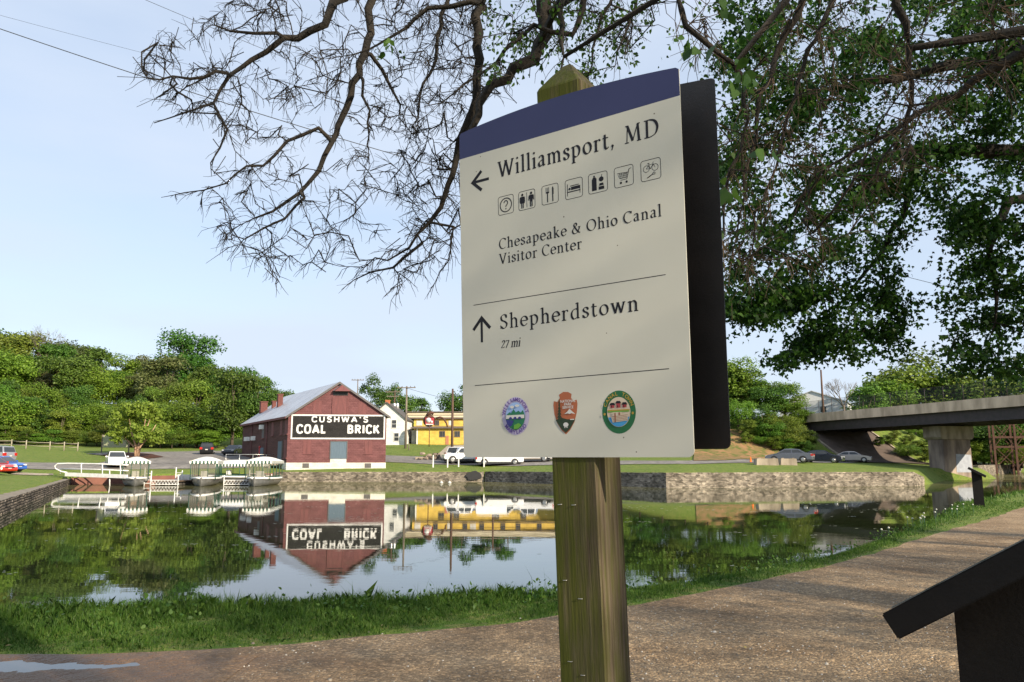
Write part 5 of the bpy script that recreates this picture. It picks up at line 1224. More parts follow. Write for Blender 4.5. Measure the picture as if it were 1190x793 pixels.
# white shed above the bridge, right
sp_ = onland(948, 172)
shed = thing('shed', 'white metal shed with a low gable standing above the far end of the bridge', 'shed', sp_, R(-28)); 
zt_ = CAM[2] + ray(948, 455)[2] * 172 - sp_[2]
g = MB(); g.prism([(-7, -2), (7, -2), (7, zt_ - 2.6), (0, zt_), (-7, zt_ - 2.6)], lambda u, v, t: (u, t, v), 0, 16); g.build('wall', mat('white_shed_wall', (.62, .63, .63), .6, (.55, .56, .57), 2), shed)
g = MB()
for sg in (-1, 1): g.prism([(sg * 7.3, zt_ - 2.7), (0, zt_ + .03), (0, zt_ + .2), (sg * 7.3, zt_ - 2.5)], lambda u, v, t: (u, t, v), -.3, 16.3)
g.build('roof', M['whiteroof'], shed)
for x in (-3, 2.2):
    g = MB(); g.b2(x - .6, x + .6, -.06, .05, zt_ - 4.6, zt_ - 3.4); g.build('window', M['glass'], shed)
# low concrete blocks by the parked cars
for a, b, lab in ((877, 903.5, 'longer weathered concrete block on the grass in front of the grey sedan'), (905, 925, 'shorter weathered concrete block closest to the dark sedan')):
    p = ground((a + b) / 2, 540.5); w = (b - a) * p[1] / 918
    t = MB(); 
    t.prism([(-w / 2, -.2), (w / 2, -.2), (w / 2 - .08, .62), (-w / 2 + .08, .62)], lambda u, v, t_: (u, t_, v), -.5, .5)
    for k in (-1, 1): t.b2(k * w * .3 - .15, k * w * .3 + .15, -.3, .3, .618, .68)
    o = t.build('concrete_block', M['conc'], None, bevel=.05); o.location = p; tag(o, lab, 'concrete block', 'low concrete blocks on the canal grass')
# stone wing and small rubble wall left of gravel lot
p = ground(502, 534.5); o = MB()
r = random.Random(4)
for k in range(34): o.box((r.uniform(-1.6, 2.2), r.uniform(-.6, .6), .1 + r.random() * .7 * (1 if k % 2 else .4)), (r.uniform(.3, .7), r.uniform(.3, .6), r.uniform(.2, .35)), r.uniform(0, 3))
o = o.build('stone_ruin', M['conc2'], None, bevel=.04); o.location = p; tag(o, 'low tumbled stone wall end at the corner of the gravel lot', 'stone wall')
g = MB(); g.b2(-3.4, 3.4, -.2, .2, -.3, .35); o = g.build('kerb_wall', M['conc'], None, bevel=.03); q = ground(514, 534.6); o.location = q; tag(o, 'low pale retaining kerb along the gravel lot edge', 'retaining wall')
# dark culvert mouth in the canal wall
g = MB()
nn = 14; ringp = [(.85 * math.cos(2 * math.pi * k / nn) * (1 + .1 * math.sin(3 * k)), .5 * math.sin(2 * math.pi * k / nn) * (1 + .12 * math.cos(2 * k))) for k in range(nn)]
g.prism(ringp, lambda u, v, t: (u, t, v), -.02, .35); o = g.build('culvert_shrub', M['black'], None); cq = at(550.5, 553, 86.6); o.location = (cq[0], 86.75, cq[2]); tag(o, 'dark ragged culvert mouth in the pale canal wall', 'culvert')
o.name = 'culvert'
# floats by the wall
for px, py in ((513, 562), (522.5, 563.2)):
    q = at(px, py, 80.5); g = MB(); g.lathe((0, 0, 0), [(.02, -.16), (.18, -.12), (.3, .02), (.28, .16), (.16, .28), (.05, .32), (.05, .42)], 12); o = g.build('mooring_float', M['offwhite'], None); o.scale = (.6, .6, .6); o.location = (q[0], q[1], WATER_Z + .02)
    tag(o, 'small white mooring float, the one nearer the warehouse' if px < 518 else 'small white mooring float, the one nearer the culvert', 'float', 'white mooring floats in front of the canal wall')
M['railwood'] = mat('pale_rail_wood', (.36, .33, .25), .9, (.26, .23, .17), 4)
# split-rail fence at the foot of the wooded hill
fp = [(13, 521), (30, 522), (57.6, 523.5), (74.2, 524), (90, 524.5)]
fpos = [ground(a, b) for a, b in [(-25, 520.5)] + fp]
f0 = thing('rail_fence', 'pale post and rail fence along the foot of the wooded hill', 'fence', fpos[1])
o0 = Vector(fpos[1])
for p in fpos:
    g = MB(); q = Vector(p) - o0; g.tube([(q.x, q.y, q.z - .2), (q.x, q.y, q.z + 1.25)], [.09, .08], 6); g.build('fence_post', M['railwood'], f0)
for p, q in zip(fpos[:-1], fpos[1:]):
    for h in (.55, 1.05):
        g = MB(); g.tube([tuple(Vector(p) - o0 + Vector((0, 0, h))), tuple((Vector(p) + Vector(q)) / 2 - o0 + Vector((0, 0, h - .06))), tuple(Vector(q) - o0 + Vector((0, 0, h)))], .045, 5); g.build('rail', M['railwood'], f0)
# notice board by the birch
p = ground(133.5, 527); t = thing('notice_board', 'small greenish notice board on posts left of the birch tree', 'notice board', p)
for x in (-1.9, 1.9): g = MB(); g.b2(x - .06, x + .06, -.06, .06, 0, 2.6); g.build('leg', M['pole'], t)
g = MB(); g.b2(-1.8, 1.8, -.04, .04, .8, 2.5); g.build('board', mat('board_face', (.25, .3, .16), .7, (.33, .3, .2), 2), t)
# overhead wires
def wire(name, label, a, b, sag, r=.012, group=None):
    a = Vector(a); b = Vector(b); g = MB()
    pts = [a.lerp(b, k / 24) + Vector((0, 0, -sag * 4 * (k / 24) * (1 - k / 24))) for k in range(25)]
    g.tube(pts, r, 4); o = g.build(name, M['black'], None); tag(o, label, 'cable', group)
wire('power_cable', 'lower dark overhead cable crossing the upper left sky', at(-120, -8, 46), at(620, 225, 60), .5, .03)
wire('power_cable', 'upper dark overhead cable crossing the sky behind the bare branches', at(30, -60, 46), at(720, 215, 60), .5, .016)
wire('power_cable', 'faint thin overhead cable between the two darker ones', at(-120, -15, 70), at(600, 165, 80), .5, .014)
wire('power_cable', 'short stretch of cable seen between the leaves on the right', at(980, 300, 60), at(1300, 365, 50), .6, .02)
wire('power_cable', 'thin cable running right from the pale pole above the yellow store', at(472, 451, 118), at(700, 488, 118), 1.0, .03)
# ------------------------------------------------------------------ vehicles
def carpaint(name, c, metal=.2, rough=.25):
    m = mat(name, c, rough, tuple(x * .93 for x in c), 1.5, metal=metal); b = [n for n in m.node_tree.nodes if n.type == 'BSDF_PRINCIPLED'][0]; b.inputs['Coat Weight'].default_value = .6; b.inputs['Coat Roughness'].default_value = .05; return m
M['lampred'] = mat('tail_lamp', (.45, .02, .015), .2, (.35, .015, .01), 5); M['lampclear'] = mat('head_lamp', (.6, .62, .64), .12, (.5, .5, .52), 8); M['plate'] = mat('number_plate', (.6, .6, .55), .5); M['plateo'] = mat('orange_plate', (.6, .22, .02), .5); M['trimdark'] = mat('dark_trim', (.02, .02, .022), .6)
PROF = {
 'sedan': dict(L=4.7, W=1.8, lower=[(-2.35, .3), (-2.37, .62), (-2.28, .93), (-1.55, 1.0), (1.05, .97), (2.0, .82), (2.3, .66), (2.36, .42), (2.3, .26)], cab=[(-1.75, .97), (-1.0, 1.38), (-.3, 1.45), (.35, 1.42), (1.2, .95)], wheels=(-1.42, 1.42), r=.32),
 'suv': dict(L=4.6, W=1.86, lower=[(-2.25, .34), (-2.3, .7), (-2.24, 1.05), (1.0, 1.05), (1.95, .96), (2.22, .8), (2.3, .5), (2.22, .32)], cab=[(-2.2, 1.03), (-2.0, 1.6), (-1.2, 1.7), (.2, 1.68), (1.1, 1.03)], wheels=(-1.35, 1.4), r=.36),
 'minivan': dict(L=5.0, W=1.95, lower=[(-2.45, .3), (-2.5, .7), (-2.44, 1.05), (1.3, 1.05), (2.1, .92), (2.42, .72), (2.48, .42), (2.4, .28)], cab=[(-2.4, 1.03), (-2.2, 1.68), (-1.4, 1.78), (.4, 1.74), (1.55, 1.03)], wheels=(-1.5, 1.5), r=.33),
 'hatch': dict(L=4.1, W=1.75, lower=[(-2.0, .3), (-2.05, .6), (-1.98, .95), (.95, .93), (1.75, .78), (2.0, .6), (2.05, .4), (1.98, .26)], cab=[(-1.95, .93), (-1.6, 1.38), (-.8, 1.5), (.2, 1.46), (1.1, .92)], wheels=(-1.25, 1.28), r=.31),
 'van': dict(L=5.6, W=1.98, lower=[(-2.8, .4), (-2.82, .8), (-2.8, 1.2), (1.75, 1.2), (2.5, 1.05), (2.78, .85), (2.82, .5), (2.75, .38)], cab=[(-2.79, 1.18), (-2.7, 1.95), (-2.2, 2.05), (1.0, 2.02), (1.95, 1.18)], wheels=(-1.8, 1.75), r=.36),
 'pickup': dict(L=5.7, W=2.0, lower=[(-2.8, .5), (-2.84, .8), (-2.8, 1.18), (.9, 1.18), (2.4, 1.12), (2.78, 1.0), (2.85, .6), (2.75, .45)], cab=[(-.75, 1.16), (-.62, 1.75), (-.1, 1.88), (.75, 1.86), (1.45, 1.16)], wheels=(-1.75, 1.8), r=.4),
}
def car(kind, label, paint, base, heading, group, cat='car', bed=False, plate='plate', glass='glass'):
    p = PROF[kind]; t = thing(kind if kind in ('pickup', 'van', 'minivan') else 'parked_car', label, cat, base, heading, group)
    W2 = p['W'] / 2; lo = p['lower']; cb = p['cab']; zt = max(z for _, z in cb); zb_ = cb[0][1]
    # body: rounded shoulders from two widths
    g = MB(); n = len(lo)
    secs = [(-W2, .05), (-W2 + .06, 0.0), (W2 - .06, 0.0), (W2, .05)]
    def side(y, inset):
        cx = 0; o = []
        for x, z in lo: o.append((x * (1 - inset * .5), y, z - (inset * .5 if z > .9 else 0) + (inset * .3 if z < .4 else 0)))
        return o
    rings = [side(y, i) for y, i in secs]
    for rr in rings: g._add(rr, [])
    fs = []
    for k in range(3):
        for j in range(n): fs.append((k * n + j, k * n + (j + 1) % n, (k + 1) * n + (j + 1) % n, (k + 1) * n + j))
    fs.append(tuple(range(n))[::-1]); fs.append(tuple(3 * n + j for j in range(n)))
    g.v = [v for rr in rings for v in rr]; g.f = fs; g.m = [0] * len(fs); g.smooth = [False] * len(fs)
    # cabin
    yi = lambda z: W2 - .05 - .17 * (z - zb_) / (zt - zb_)
    c = [(x, z) for x, z in cb]; m_ = len(c)
    g._add([(x, -yi(z), z) for x, z in c] + [(x, yi(z), z) for x, z in c], [tuple(range(m_))[::-1], tuple(range(m_, 2 * m_))] + [(j, (j + 1) % m_, m_ + (j + 1) % m_, m_ + j) for j in range(m_)])
    body = g.build('body', paint, t, bevel=.025)
    # wheel-arch shadows painted as dark half-discs, wheels
    for wx in p['wheels']:
        for sgn in (-1, 1):
            g = MB(); r = p['r']
            g.lathe((wx, sgn * (W2 - .1) - .11, r), [(r * .75, -.0), (r, .04), (r, .18), (r * .75, .22)], 18, 'y'); w = g.build('wheel', M['tyre'], t)
            g = MB(); yo = sgn * (W2 + .012 + .005); 
            for k in range(5):
                a = 2 * math.pi * k / 5 + .3; g.bar((wx, yo, r), (wx + r * .55 * math.cos(a), yo, r + r * .55 * math.sin(a)), .07, .02)
            g.lathe((wx, yo - .012, r), [(r * .5, 0), (r * .62, .004), (r * .62, .02), (r * .5, .024)], 16, 'y'); g.build('rim', M['rim'], w)
            g = MB(); pr = [(wx + (r + .07) * math.cos(R(a)), r + (r + .07) * math.sin(R(a))) for a in range(0, 181, 20)] + [(wx - r * .9, r * .9), (wx + r * .9, r * .9)][:0]
            g.prism(pr, lambda u, v, tt: (u, tt, v), sgn * (W2 + .001), sgn * (W2 + .006)); g.build('wheel_arch_shade', M['trimdark'], t)
    # glass
    def ins(a, b, k): return (a[0] + (b[0] - a[0]) * k, a[1] + (b[1] - a[1]) * k)
    cxm = sum(x for x, _ in c) / m_; czm = (zb_ + zt) / 2
    nside = [0] if kind == 'pickup' else [0, 1]
    x0, x1 = c[0][0], c[-1][0]
    for sgn in (-1, 1):
        x_split = (x0 + x1) / 2 - .05
        def xt(x, z):  # clamp inside cabin profile at height z
            k = (z - zb_) / (zt - zb_); return x
        zl, zh = zb_ + .05, zt - .12
        fl = lambda z: np.interp(z, [c[0][1], c[1][1], c[2][1]], [c[0][0], c[1][0], c[2][0]]); fr_ = lambda z: np.interp(z, [c[-1][1], c[-2][1]], [c[-1][0], c[-2][0]])
        segs = [(None, x_split - .04), (x_split + .04, None)] if kind not in ('van',) else [(x_split + 1.3, None)]
        for a, b in segs:
            la = [max(fl(z) + .14, -9) if a is None else a for z in (zl, zh)]; rb = [fr_(z) - .14 if b is None else b for z in (zl, zh)]
            q4 = [(la[0], zl), (rb[0], zl), (rb[1], zh), (la[1], zh)]
            g = MB(); g._add([(x, sgn * (yi(z) + .008), z) for x, z in q4] + [(x, sgn * (yi(z) - .02), z) for x, z in q4], [(0, 1, 2, 3), (7, 6, 5, 4), (0, 4, 5, 1), (1, 5, 6, 2), (2, 6, 7, 3), (3, 7, 4, 0)])
            g.build('side_window', M[glass], t)
        g = MB(); mx_ = x1 - .35; g.box((mx_, sgn * (W2 + .1), zb_ + .1), (.12, .2, .14)); g.build('wing_mirror', paint, t, bevel=.02)
    def endglass(name, a, b, sg):
        a = ins(a, b, .08); b2 = ins(a, b, .86); nrm = Vector((-(b[1] - a[1]), 0, b[0] - a[0])).normalized() * sg
        if nrm.z < 0: nrm = -nrm
        P = [Vector((a[0], -yi(a[1]) + .08, a[1])), Vector((a[0], yi(a[1]) - .08, a[1])), Vector((b2[0], yi(b2[1]) - .07, b2[1])), Vector((b2[0], -yi(b2[1]) + .07, b2[1]))]
        g = MB(); g._add([p_ + nrm * .008 for p_ in P] + [p_ - nrm * .02 for p_ in P], [(0, 1, 2, 3), (7, 6, 5, 4), (0, 4, 5, 1), (1, 5, 6, 2), (2, 6, 7, 3), (3, 7, 4, 0)]); g.build(name, M[glass], t)
    endglass('windshield', c[-1], c[-2], 1); 
    if kind != 'van' or True: endglass('rear_window', c[0], c[1], 1)
    Lf = lo[-3][0]; zf = lo[-4][1] if len(lo) > 8 else .7
    for sgn in (-1, 1):
        g = MB(); g.b2(lo[-3][0] - .16, lo[-3][0] + .012, sgn * W2 * .55, sgn * W2 * .93, .6 if kind in ('sedan', 'hatch') else .74, .74 if kind in ('sedan', 'hatch') else .92); g.build('headlight', M['lampclear'], t, bevel=.02)
        g = MB(); g.b2(lo[1][0] - .012, lo[1][0] + .2, sgn * W2 * .62, sgn * (W2 + .004) * 1.0, .68, .9 if kind in ('sedan', 'hatch') else 1.0); g.build('taillight', M['lampred'], t, bevel=.015)
    g = MB(); g.b2(lo[-3][0] - .1, lo[-3][0] + .02, -.5, .5, .42, .62); g.build('grille', M['trimdark'], t)
    g = MB(); g.b2(lo[-3][0] + .021, lo[-3][0] + .03, -.17, .17, .42, .54); g.b2(lo[1][0] - .03, lo[1][0] - .02, -.17, .17, .62, .74); g.build('number_plate', M[plate], t)
    g = MB(); g.b2(lo[0][0] + .25, lo[-1][0] - .25, -W2 + .02, W2 - .02, .2, .36); g.build('underbody', M['trimdark'], t)
    if kind == 'pickup':
        g = MB(); g.b2(-2.7, -.85, -W2 + .1, W2 - .1, 1.16, 1.2); g.build('truck_bed', M['trimdark'], t)
    return t
Pw = carpaint('paint_white', (.68, .69, .7), .0); Pk = carpaint('paint_black', (.012, .013, .016)); Pb = carpaint('paint_blue', (.02, .12, .5)); Pr = carpaint('paint_red', (.5, .03, .012)); Ps = carpaint('paint_silver', (.45, .45, .47), .6); Pg = carpaint('paint_grey', (.14, .15, .18), .5); Pd = carpaint('paint_navy', (.02, .025, .04), .3); Pt = carpaint('paint_tan_silver', (.42, .38, .36), .5)
GL = 'cars parked left of the basin'; GR = 'cars parked by the bridge abutment'; GV = 'white work vehicles along the road'; GB = 'dark cars in the lot by the hill'
def face(base, deg=0): return math.atan2(-base[1], -base[0]) + R(deg)      # heading towards the camera plus an angle
b = ground(134.6, 543); car('suv', 'white crossover facing the water behind the left-hand tour boat', Pw, b, face(b, 4), GL)
b = ground(241, 528.3); car('suv', 'black SUV seen from behind, left of the two dark cars by the hill', Pk, b, face(b, 176), GB)
b = ground(272, 529.3); car('sedan', 'black sedan with an orange front plate, right of the two dark cars by the hill', Pk, b, face(b, -22), GB, plate='plateo')
b = ground(-14, 537.5); car('minivan', 'silver minivan parked behind the blue car at the left edge', Ps, b, R(175), GL)
b = ground(1, 548.6); car('hatch', 'blue hatchback with sloping nose, at the left edge of the grass', Pb, b, R(-8), GL)
b = ground(-12, 551.2); car('hatch', 'red hatchback in front of the blue car', Pr, b, R(-12), GL)
b = ground(-46, 553); car('sedan', 'pale silver car whose nose only shows beside the red hatchback', Ps, b, R(-10), GL)
b = ground(918, 537.9); car('sedan', 'grey sedan with its red tail light showing, leftmost of three by the abutment', Pg, b, R(152), GR)
b = ground(955, 538.3); car('sedan', 'black sedan in the middle of the three by the abutment', Pd, b, R(-32), GR)
b = ground(991, 537.6); car('sedan', 'silver car with sloping roof, rightmost of the three by the abutment', Pt, b, R(-28), GR)
b = ground(541, 538.3); car('pickup', 'white pickup truck with its front showing left of the signboard', Pw, b, R(196), GV, cat='truck')
b = ground(580, 541.0); car('van', 'long white van parked sideways just below the signboard edge', Pw, b, R(6), GV, cat='van')
b = ground(562, 540.2); car('minivan', 'small white van between the pickup and the long white van', Pw, (b[0] - 2.2, b[1] + 3.4, lh(b[0] - 2.2, b[1] + 3.4)), R(-20), GV, cat='van')
b = ground(617, 537.2); car('pickup', 'smaller white truck whose tail shows right of the long white van', Pw, b, R(170), GV, cat='truck')

# ------------------------------------------------------------------ tour boats
M['curtain'] = (lambda: None)()
def clearvinyl():
    m, nt, bs, out = newmat('clear_curtain'); L = nt.links.new; bs.inputs['Base Color'].default_value = (.25, .24, .2, 1); bs.inputs['Roughness'].default_value = .15
    tr = N(nt, 'ShaderNodeBsdfTransparent'); tr.inputs[0].default_value = (.75, .75, .7, 1); mx = N(nt, 'ShaderNodeMixShader'); mx.inputs[0].default_value = .3; L(tr.outputs[0], mx.inputs[1]); L(bs.outputs[0], mx.inputs[2]); L(mx.outputs[0], out.inputs[0]); return m
M['curtain'] = clearvinyl()
M['canvas'] = mat('white_canvas', (.72, .71, .67), .8, (.64, .63, .59), 2, bump=.1)
def boat(label, base, heading, L=7.0, W=2.25, H=2.25):
    t = thing('tour_boat', label, 'boat', base, heading, 'covered tour boats moored at the dock')   # bow along +x
    g = MB(); st = []
    for k in range(11):
        f = k / 10; x = -L / 2 + L * f; w = W / 2 * (1 - max(0, f - .55) ** 2 * 4.6) if f > .55 else W / 2 * (.92 + .08 * min(1, f / .3)); w = max(w, .06)
        sh = .62 + .22 * max(0, f - .4) ** 1.5; rake = .25 * f ** 3
        st.append([(x + rake, -w, sh), (x + rake * .8, -w * .97, .35), (x + rake * .4, -w * .72, .02), (x, 0, -.18 + .1 * f), (x + rake * .4, w * .72, .02), (x + rake * .8, w * .97, .35), (x + rake, w, sh)])
    n = 7; vs = [p for s in st for p in s]; fs = [(k * n + j, k * n + j + 1, (k + 1) * n + j + 1, (k + 1) * n + j) for k in range(10) for j in range(6)] + [tuple(range(7)), tuple(10 * n + j for j in range(7))[::-1]]
    g._add(vs, fs, True); hull = g.build('hull', M['hull'], t)
    g = MB()
    for sg, idx in ((-1, 0), (1, 6)): g.tube([tuple(Vector(s[idx]) + Vector((0, sg * .03, .0))) for s in st], .11, 6)
    g.build('rubbing_strake', M['white'], hull)
    g = MB(); g._add([s[0] for s in st] + [s[6] for s in st], [(k, k + 1, 11 + k + 1, 11 + k) for k in range(10)]); dk = g.build('deck', M['deck'], hull, fixn=False); dk.location.z = -.2
    # canopy: crowned roof with striped scalloped valance
    x0, x1 = -L / 2 + .1, L / 2 - 1.2; g = MB(); nn = 8
    rows = []
    for x in np.linspace(x0, x1, 7): rows.append([(x, -W / 2 - .08 + (W + .16) * j / nn, H - .02 + .40 * math.sin(math.pi * j / nn) * (1 - .3 * abs(2 * (x - x0) / (x1 - x0) - 1) ** 3)) for j in range(nn + 1)])
    g._add([p for r_ in rows for p in r_], [(k * (nn + 1) + j, k * (nn + 1) + j + 1, (k + 1) * (nn + 1) + j + 1, (k + 1) * (nn + 1) + j) for k in range(6) for j in range(nn)], True)
    cn_ = g.build('canopy', M['canvas'], t, fixn=False)
    gW = MB()
    def val(a, b, nrm, cnt):
        for k in range(cnt):
            p = a.lerp(b, k / cnt); q_ = a.lerp(b, (k + 1) / cnt); mid = (p + q_) / 2
            gg = gW; gW.mi = k % 2
            d = Vector((0, 0, -.2)); gg._add([p, q_, q_ + d, mid + d * 1.45, p + d], [(0, 1, 2, 3, 4)])
    zc = H - .02
    cs = [Vector((x0, -W / 2 - .09, zc)), Vector((x1 + .02, -W / 2 - .09, zc)), Vector((x1 + .02, W / 2 + .09, zc)), Vector((x0, W / 2 + .09, zc))]
    val(cs[1], cs[2], 0, 15); val(cs[0], cs[1], 0, 31); val(cs[2], cs[3], 0, 31); val(cs[3], cs[0], 0, 15)
    gW.build('valance', [M['canvas'], M['green']], cn_, fixn=False)
    g = MB(); g.prism([(-W / 2 - .07, zc - .01)] + [(-W / 2 - .07 + (W + .14) * j / nn, zc - .01 + .27 * math.sin(math.pi * j / nn)) for j in range(1, nn)] + [(W / 2 + .07, zc - .01)], lambda u, v, tt: (tt, u, v), x1 - .05, x1 - .01); g.build('canopy_front', M['canvas'], cn_)
    for x in np.linspace(x0 + .1, x1 - .05, 5):
        for y in (-W / 2 + .04, W / 2 - .04):
            g = MB(); g.tube([(x, y, .55), (x, y, zc)], .035, 6); g.build('canopy_post', M['green'], t)
    for y in (-.38, .38):
        g = MB(); g.tube([(x1 - .05, y, .75), (x1 - .05, y, zc)], .03, 6); g.build('canopy_post', M['green'], t)
    g = MB(); e_ = x1 - .07
    for y0_, y1_ in ((-W / 2 + .08, -.42), (-.34, .34), (.42, W / 2 - .08)): g._add([(e_, y0_, .8), (e_, y1_, .8), (e_, y1_, zc - .05), (e_, y0_, zc - .05)], [(0, 1, 2, 3)])
    g.build('front_curtain', M['curtain'], t, fixn=False)
    for y in (-W / 2 + .3, W / 2 - .3):
        g = MB(); g.b2(x0 + .2, x1 - .4, y - .2, y + .2, .5, .85); g.build('bench', M['green'], t, bevel=.03)
    g = MB(); g.b2(x1 - 1.3, x1 - .9, -.3, .3, .5, 1.3); g.build('helm', M['white'], t, bevel=.03)
    return t
for px, lab in ((156.8, 'striped-canopy tour boat moored furthest left, bow towards us by the gangway'), (238.8, 'striped-canopy tour boat in the middle of the docks, between the two truss docks'), (305.5, 'striped-canopy tour boat nearest the warehouse, bow towards us')):
    Y = 70.8 + 3.4 if px < 170 else 74.2; q = at(px, 560, Y)
    boat(lab, (q[0], Y, WATER_Z + .02), face(np.array([q[0], Y]), {156.8: 0, 238.8: -6, 305.5: -12}[px]))
# long side-on boat behind
q = at(277, 552, 82.5); bt = boat('long covered boat lying sideways behind the right-hand dock, green edged canopy', (q[0], 82.0, WATER_Z + .02), R(184), L=6.2, W=2.0, H=1.95)
# ------------------------------------------------------------------ docks
def dock(label, px0, px1, Y, group='floating truss docks'):
    a = at(px0, 560, Y); b = at(px1, 560, Y); w = b[0] - a[0]
    t = thing('floating_dock', label, 'dock', (a[0], Y, WATER_Z), 0, group)
    g = MB(); g.b2(0, w, .1, 6.5, .35, .45); g.build('decking', M['deck'], t)
    for k in range(3):
        g = MB(); g.lathe((w / 2 + (k - 1) * w * .34, .6, .12), [(.2, -.0), (.26, .05), (.26, 5.2), (.2, 5.25)], 12, 'y'); g.build('pontoon', M['vent'], t)
    for yy in (.0, 6.55):
        g = MB(); g.b2(0, w, yy - .04, yy + .04, .46, .52); g.b2(0, w, yy - .04, yy + .04, .08, .15)
        n = 9
        for k in range(n):
            x0, x1 = w * k / n, w * (k + 1) / n; xm = (x0 + x1) / 2
            g.bar((x0, yy, .12), (xm, yy, .47), .03); g.bar((xm, yy, .47), (x1, yy, .12), .03)
        g.build('truss', M['white'], t)
    for x in (.05, w - .05):
        for yy in (-.1, 6.4):
            g = MB(); g.tube([(x, yy, -.9), (x, yy, .95)], .04, 8); g.build('mooring_pole', M['white'], t)
    return t
dock('floating dock with white truss front between the left and middle tour boats', 174.5, 208, 73.2)
dock('floating dock with white truss front between the middle and right tour boats', 260, 291.5, 73.2)
# white stair and rail units on the dock ends
def landing(label, px, Y, h=1.5):
    q = at(px, 560, Y); t = thing('boarding_ladder', label, 'ladder', (q[0], Y, WATER_Z), 0, 'white boarding ladders on the docks')
    for x in (-.3, .3):
        g = MB(); g.tube([(x, 0, -.2), (x, 0, h + (.3 if x < 0 else 0))], .055, 6); g.build('rail', M['white'], t)
    for k in range(4):
        g = MB(); g.b2(-.3, .3, -.04, .04, .2 + k * .3, .25 + k * .3); g.build('rung', M['white'], t)
for px, lab in ((171.5, 'white boarding ladder beside the left-hand tour boat'), (207.5, 'white boarding ladder at the right end of the first dock'), (293.5, 'white boarding ladder beside the right-hand tour boat')): landing(lab, px, 72.8 if px not in (207.5,) else 76, 1.35)
g = MB(); a = at(209, 556, 77.5); b = at(228, 556, 77.5); g.b2(0, b[0] - a[0], -.6, .6, .42, .6); g.b2(0, b[0] - a[0], -.62, -.56, .6, .95); o = g.build('dock_walkway', M['white'], None); o.location = (a[0], 77.5, WATER_Z); tag(o, 'short white dock walkway leading to the middle tour boat', 'walkway')
# gangway ramp with handrails
t = thing('gangway', 'long white gangway with looped handrails leading down to the left-hand boats', 'gangway', at(75, 551, 74.5))
oG = Vector(at(75, 551, 74.5)); K = lambda px, py, Y: tuple(Vector(at(px, py, Y)) - oG)
for Y0, Y1 in ((74.0, 71.5),):
    for dy, nm in ((0, 'near'), (1.5, 'far')):
        g = MB(); g.bar(K(76, 551.4, Y0 + dy), K(148, 554.0, Y1 + dy), .12, .34); g.build('side_beam', M['white'], t)
        g = MB(); pts = [K(78, 549.4, Y0 + dy), K(71, 548, Y0 + dy), K(64.5, 544.8, Y0 + dy), K(63.6, 541.6, Y0 + dy), K(67, 539, Y0 + dy), K(80, 538.7, Y0 + dy), K(110, 539.2, Y0 - 1 + dy), K(149, 540.6, Y1 + dy)]
        g.tube(pts, .065, 6); g.build('handrail', M['white'], t)
        g = MB(); g.tube([K(69.5, 545.2, Y0 + dy), K(110, 545.7, Y0 - 1 + dy), K(149, 547.2, Y1 + dy)], .06, 6); g.build('mid_rail', M['white'], t)
        for px, y0, y1 in ((70, 550.6, 545.2), (94.5, 551.9, 539), (119, 552.9, 539.5), (140, 554, 540.3)):
            Yp = Y0 + (Y1 - Y0) * (px - 75) / 75 + dy; g = MB(); g.tube([K(px, y0, Yp), K(px, y1, Yp)], .05, 6); g.build('rail_post', M['white'], t)
g = MB(); g._add([K(76, 550.8, 74.05), K(148, 553.4, 71.55), K(148, 553.4, 73.0), K(76, 550.8, 75.5)], [(0, 1, 2, 3)]); o = g.build('tread', M['deck'], t, fixn=False)
g = MB(); q0 = K(127.5, 572, 72.3); q1 = K(127.5, 547, 72.3); g.tube([q0, q1], .05, 6); g.build('pile', M['white'], t)
# waterside railing by the warehouse door
t = thing('guard_rail', 'low grey pipe railing beside the left wall of the warehouse', 'railing', ground(262, 541.5)); 
for k in range(5): g = MB(); g.tube([(k * 1.4, k * .5, 0), (k * 1.4, k * .5, 1.3)], .04, 5); g.build('rail_post', M['alu'], t)
for h in (.7, 1.3): g = MB(); g.tube([(0, 0, h), (5.6, 2.0, h)], .035, 5); g.build('rail', M['alu'], t)
for px, py, lab in ((301, 540, 'red hydrant-like pipe stand by the warehouse side wall'),):
    p = at(px, 540, 100); z = lh(p[0], p[1]); g = MB(); g.tube([(0, 0, -.5), (0, 0, 1.6)], .12, 8); g.lathe((0, 0, 1.6), [(.14, 0), (.18, .1), (.1, .25)], 10); o = g.build('standpipe', M['red'], None); o.location = (p[0], p[1], z); tag(o, lab, 'pipe')
# small traffic cone far right of the lot
p = ground(872.5, 537.6); g = MB(); g.lathe((0, 0, 0), [(.2, 0), (.2, .03), (.14, .04), (.03, .6)], 12); o = g.build('traffic_cone', mat('cone_orange', (.7, .16, .02), .6), None); o.location = p; tag(o, 'tiny orange traffic cone on the road left of the concrete blocks', 'cone')
# ------------------------------------------------------------------ far trees
def quads_to_mesh(name, C, Nn, size, material, parent=None, r=None, aspect=1.0):
    """leaf clumps: kinked quads at centres C with normals Nn"""
    n = len(C); r = r or np.random.default_rng(1)
    Nn = Nn / np.linalg.norm(Nn, axis=1, keepdims=True)
    a = r.normal(size=(n, 3)); t = a - Nn * (a * Nn).sum(1, keepdims=True); t /= np.linalg.norm(t, axis=1, keepdims=True); b = np.cross(Nn, t)
    s = (size * r.uniform(.6, 1.3, n))[:, None]
    k = r.uniform(.55, 1.0, (n, 4, 1))
    P = np.stack([C + (-t * aspect - b * .5) * s * k[:, 0], C + (t * .25 - b) * s * k[:, 1] , C + (t * aspect + b * .5) * s * k[:, 2], C + (-t * .3 + b) * s * k[:, 3]], 1)
    return np_mesh(name, P.reshape(-1, 3), np.arange(n * 4).reshape(n, 4), material, parent)
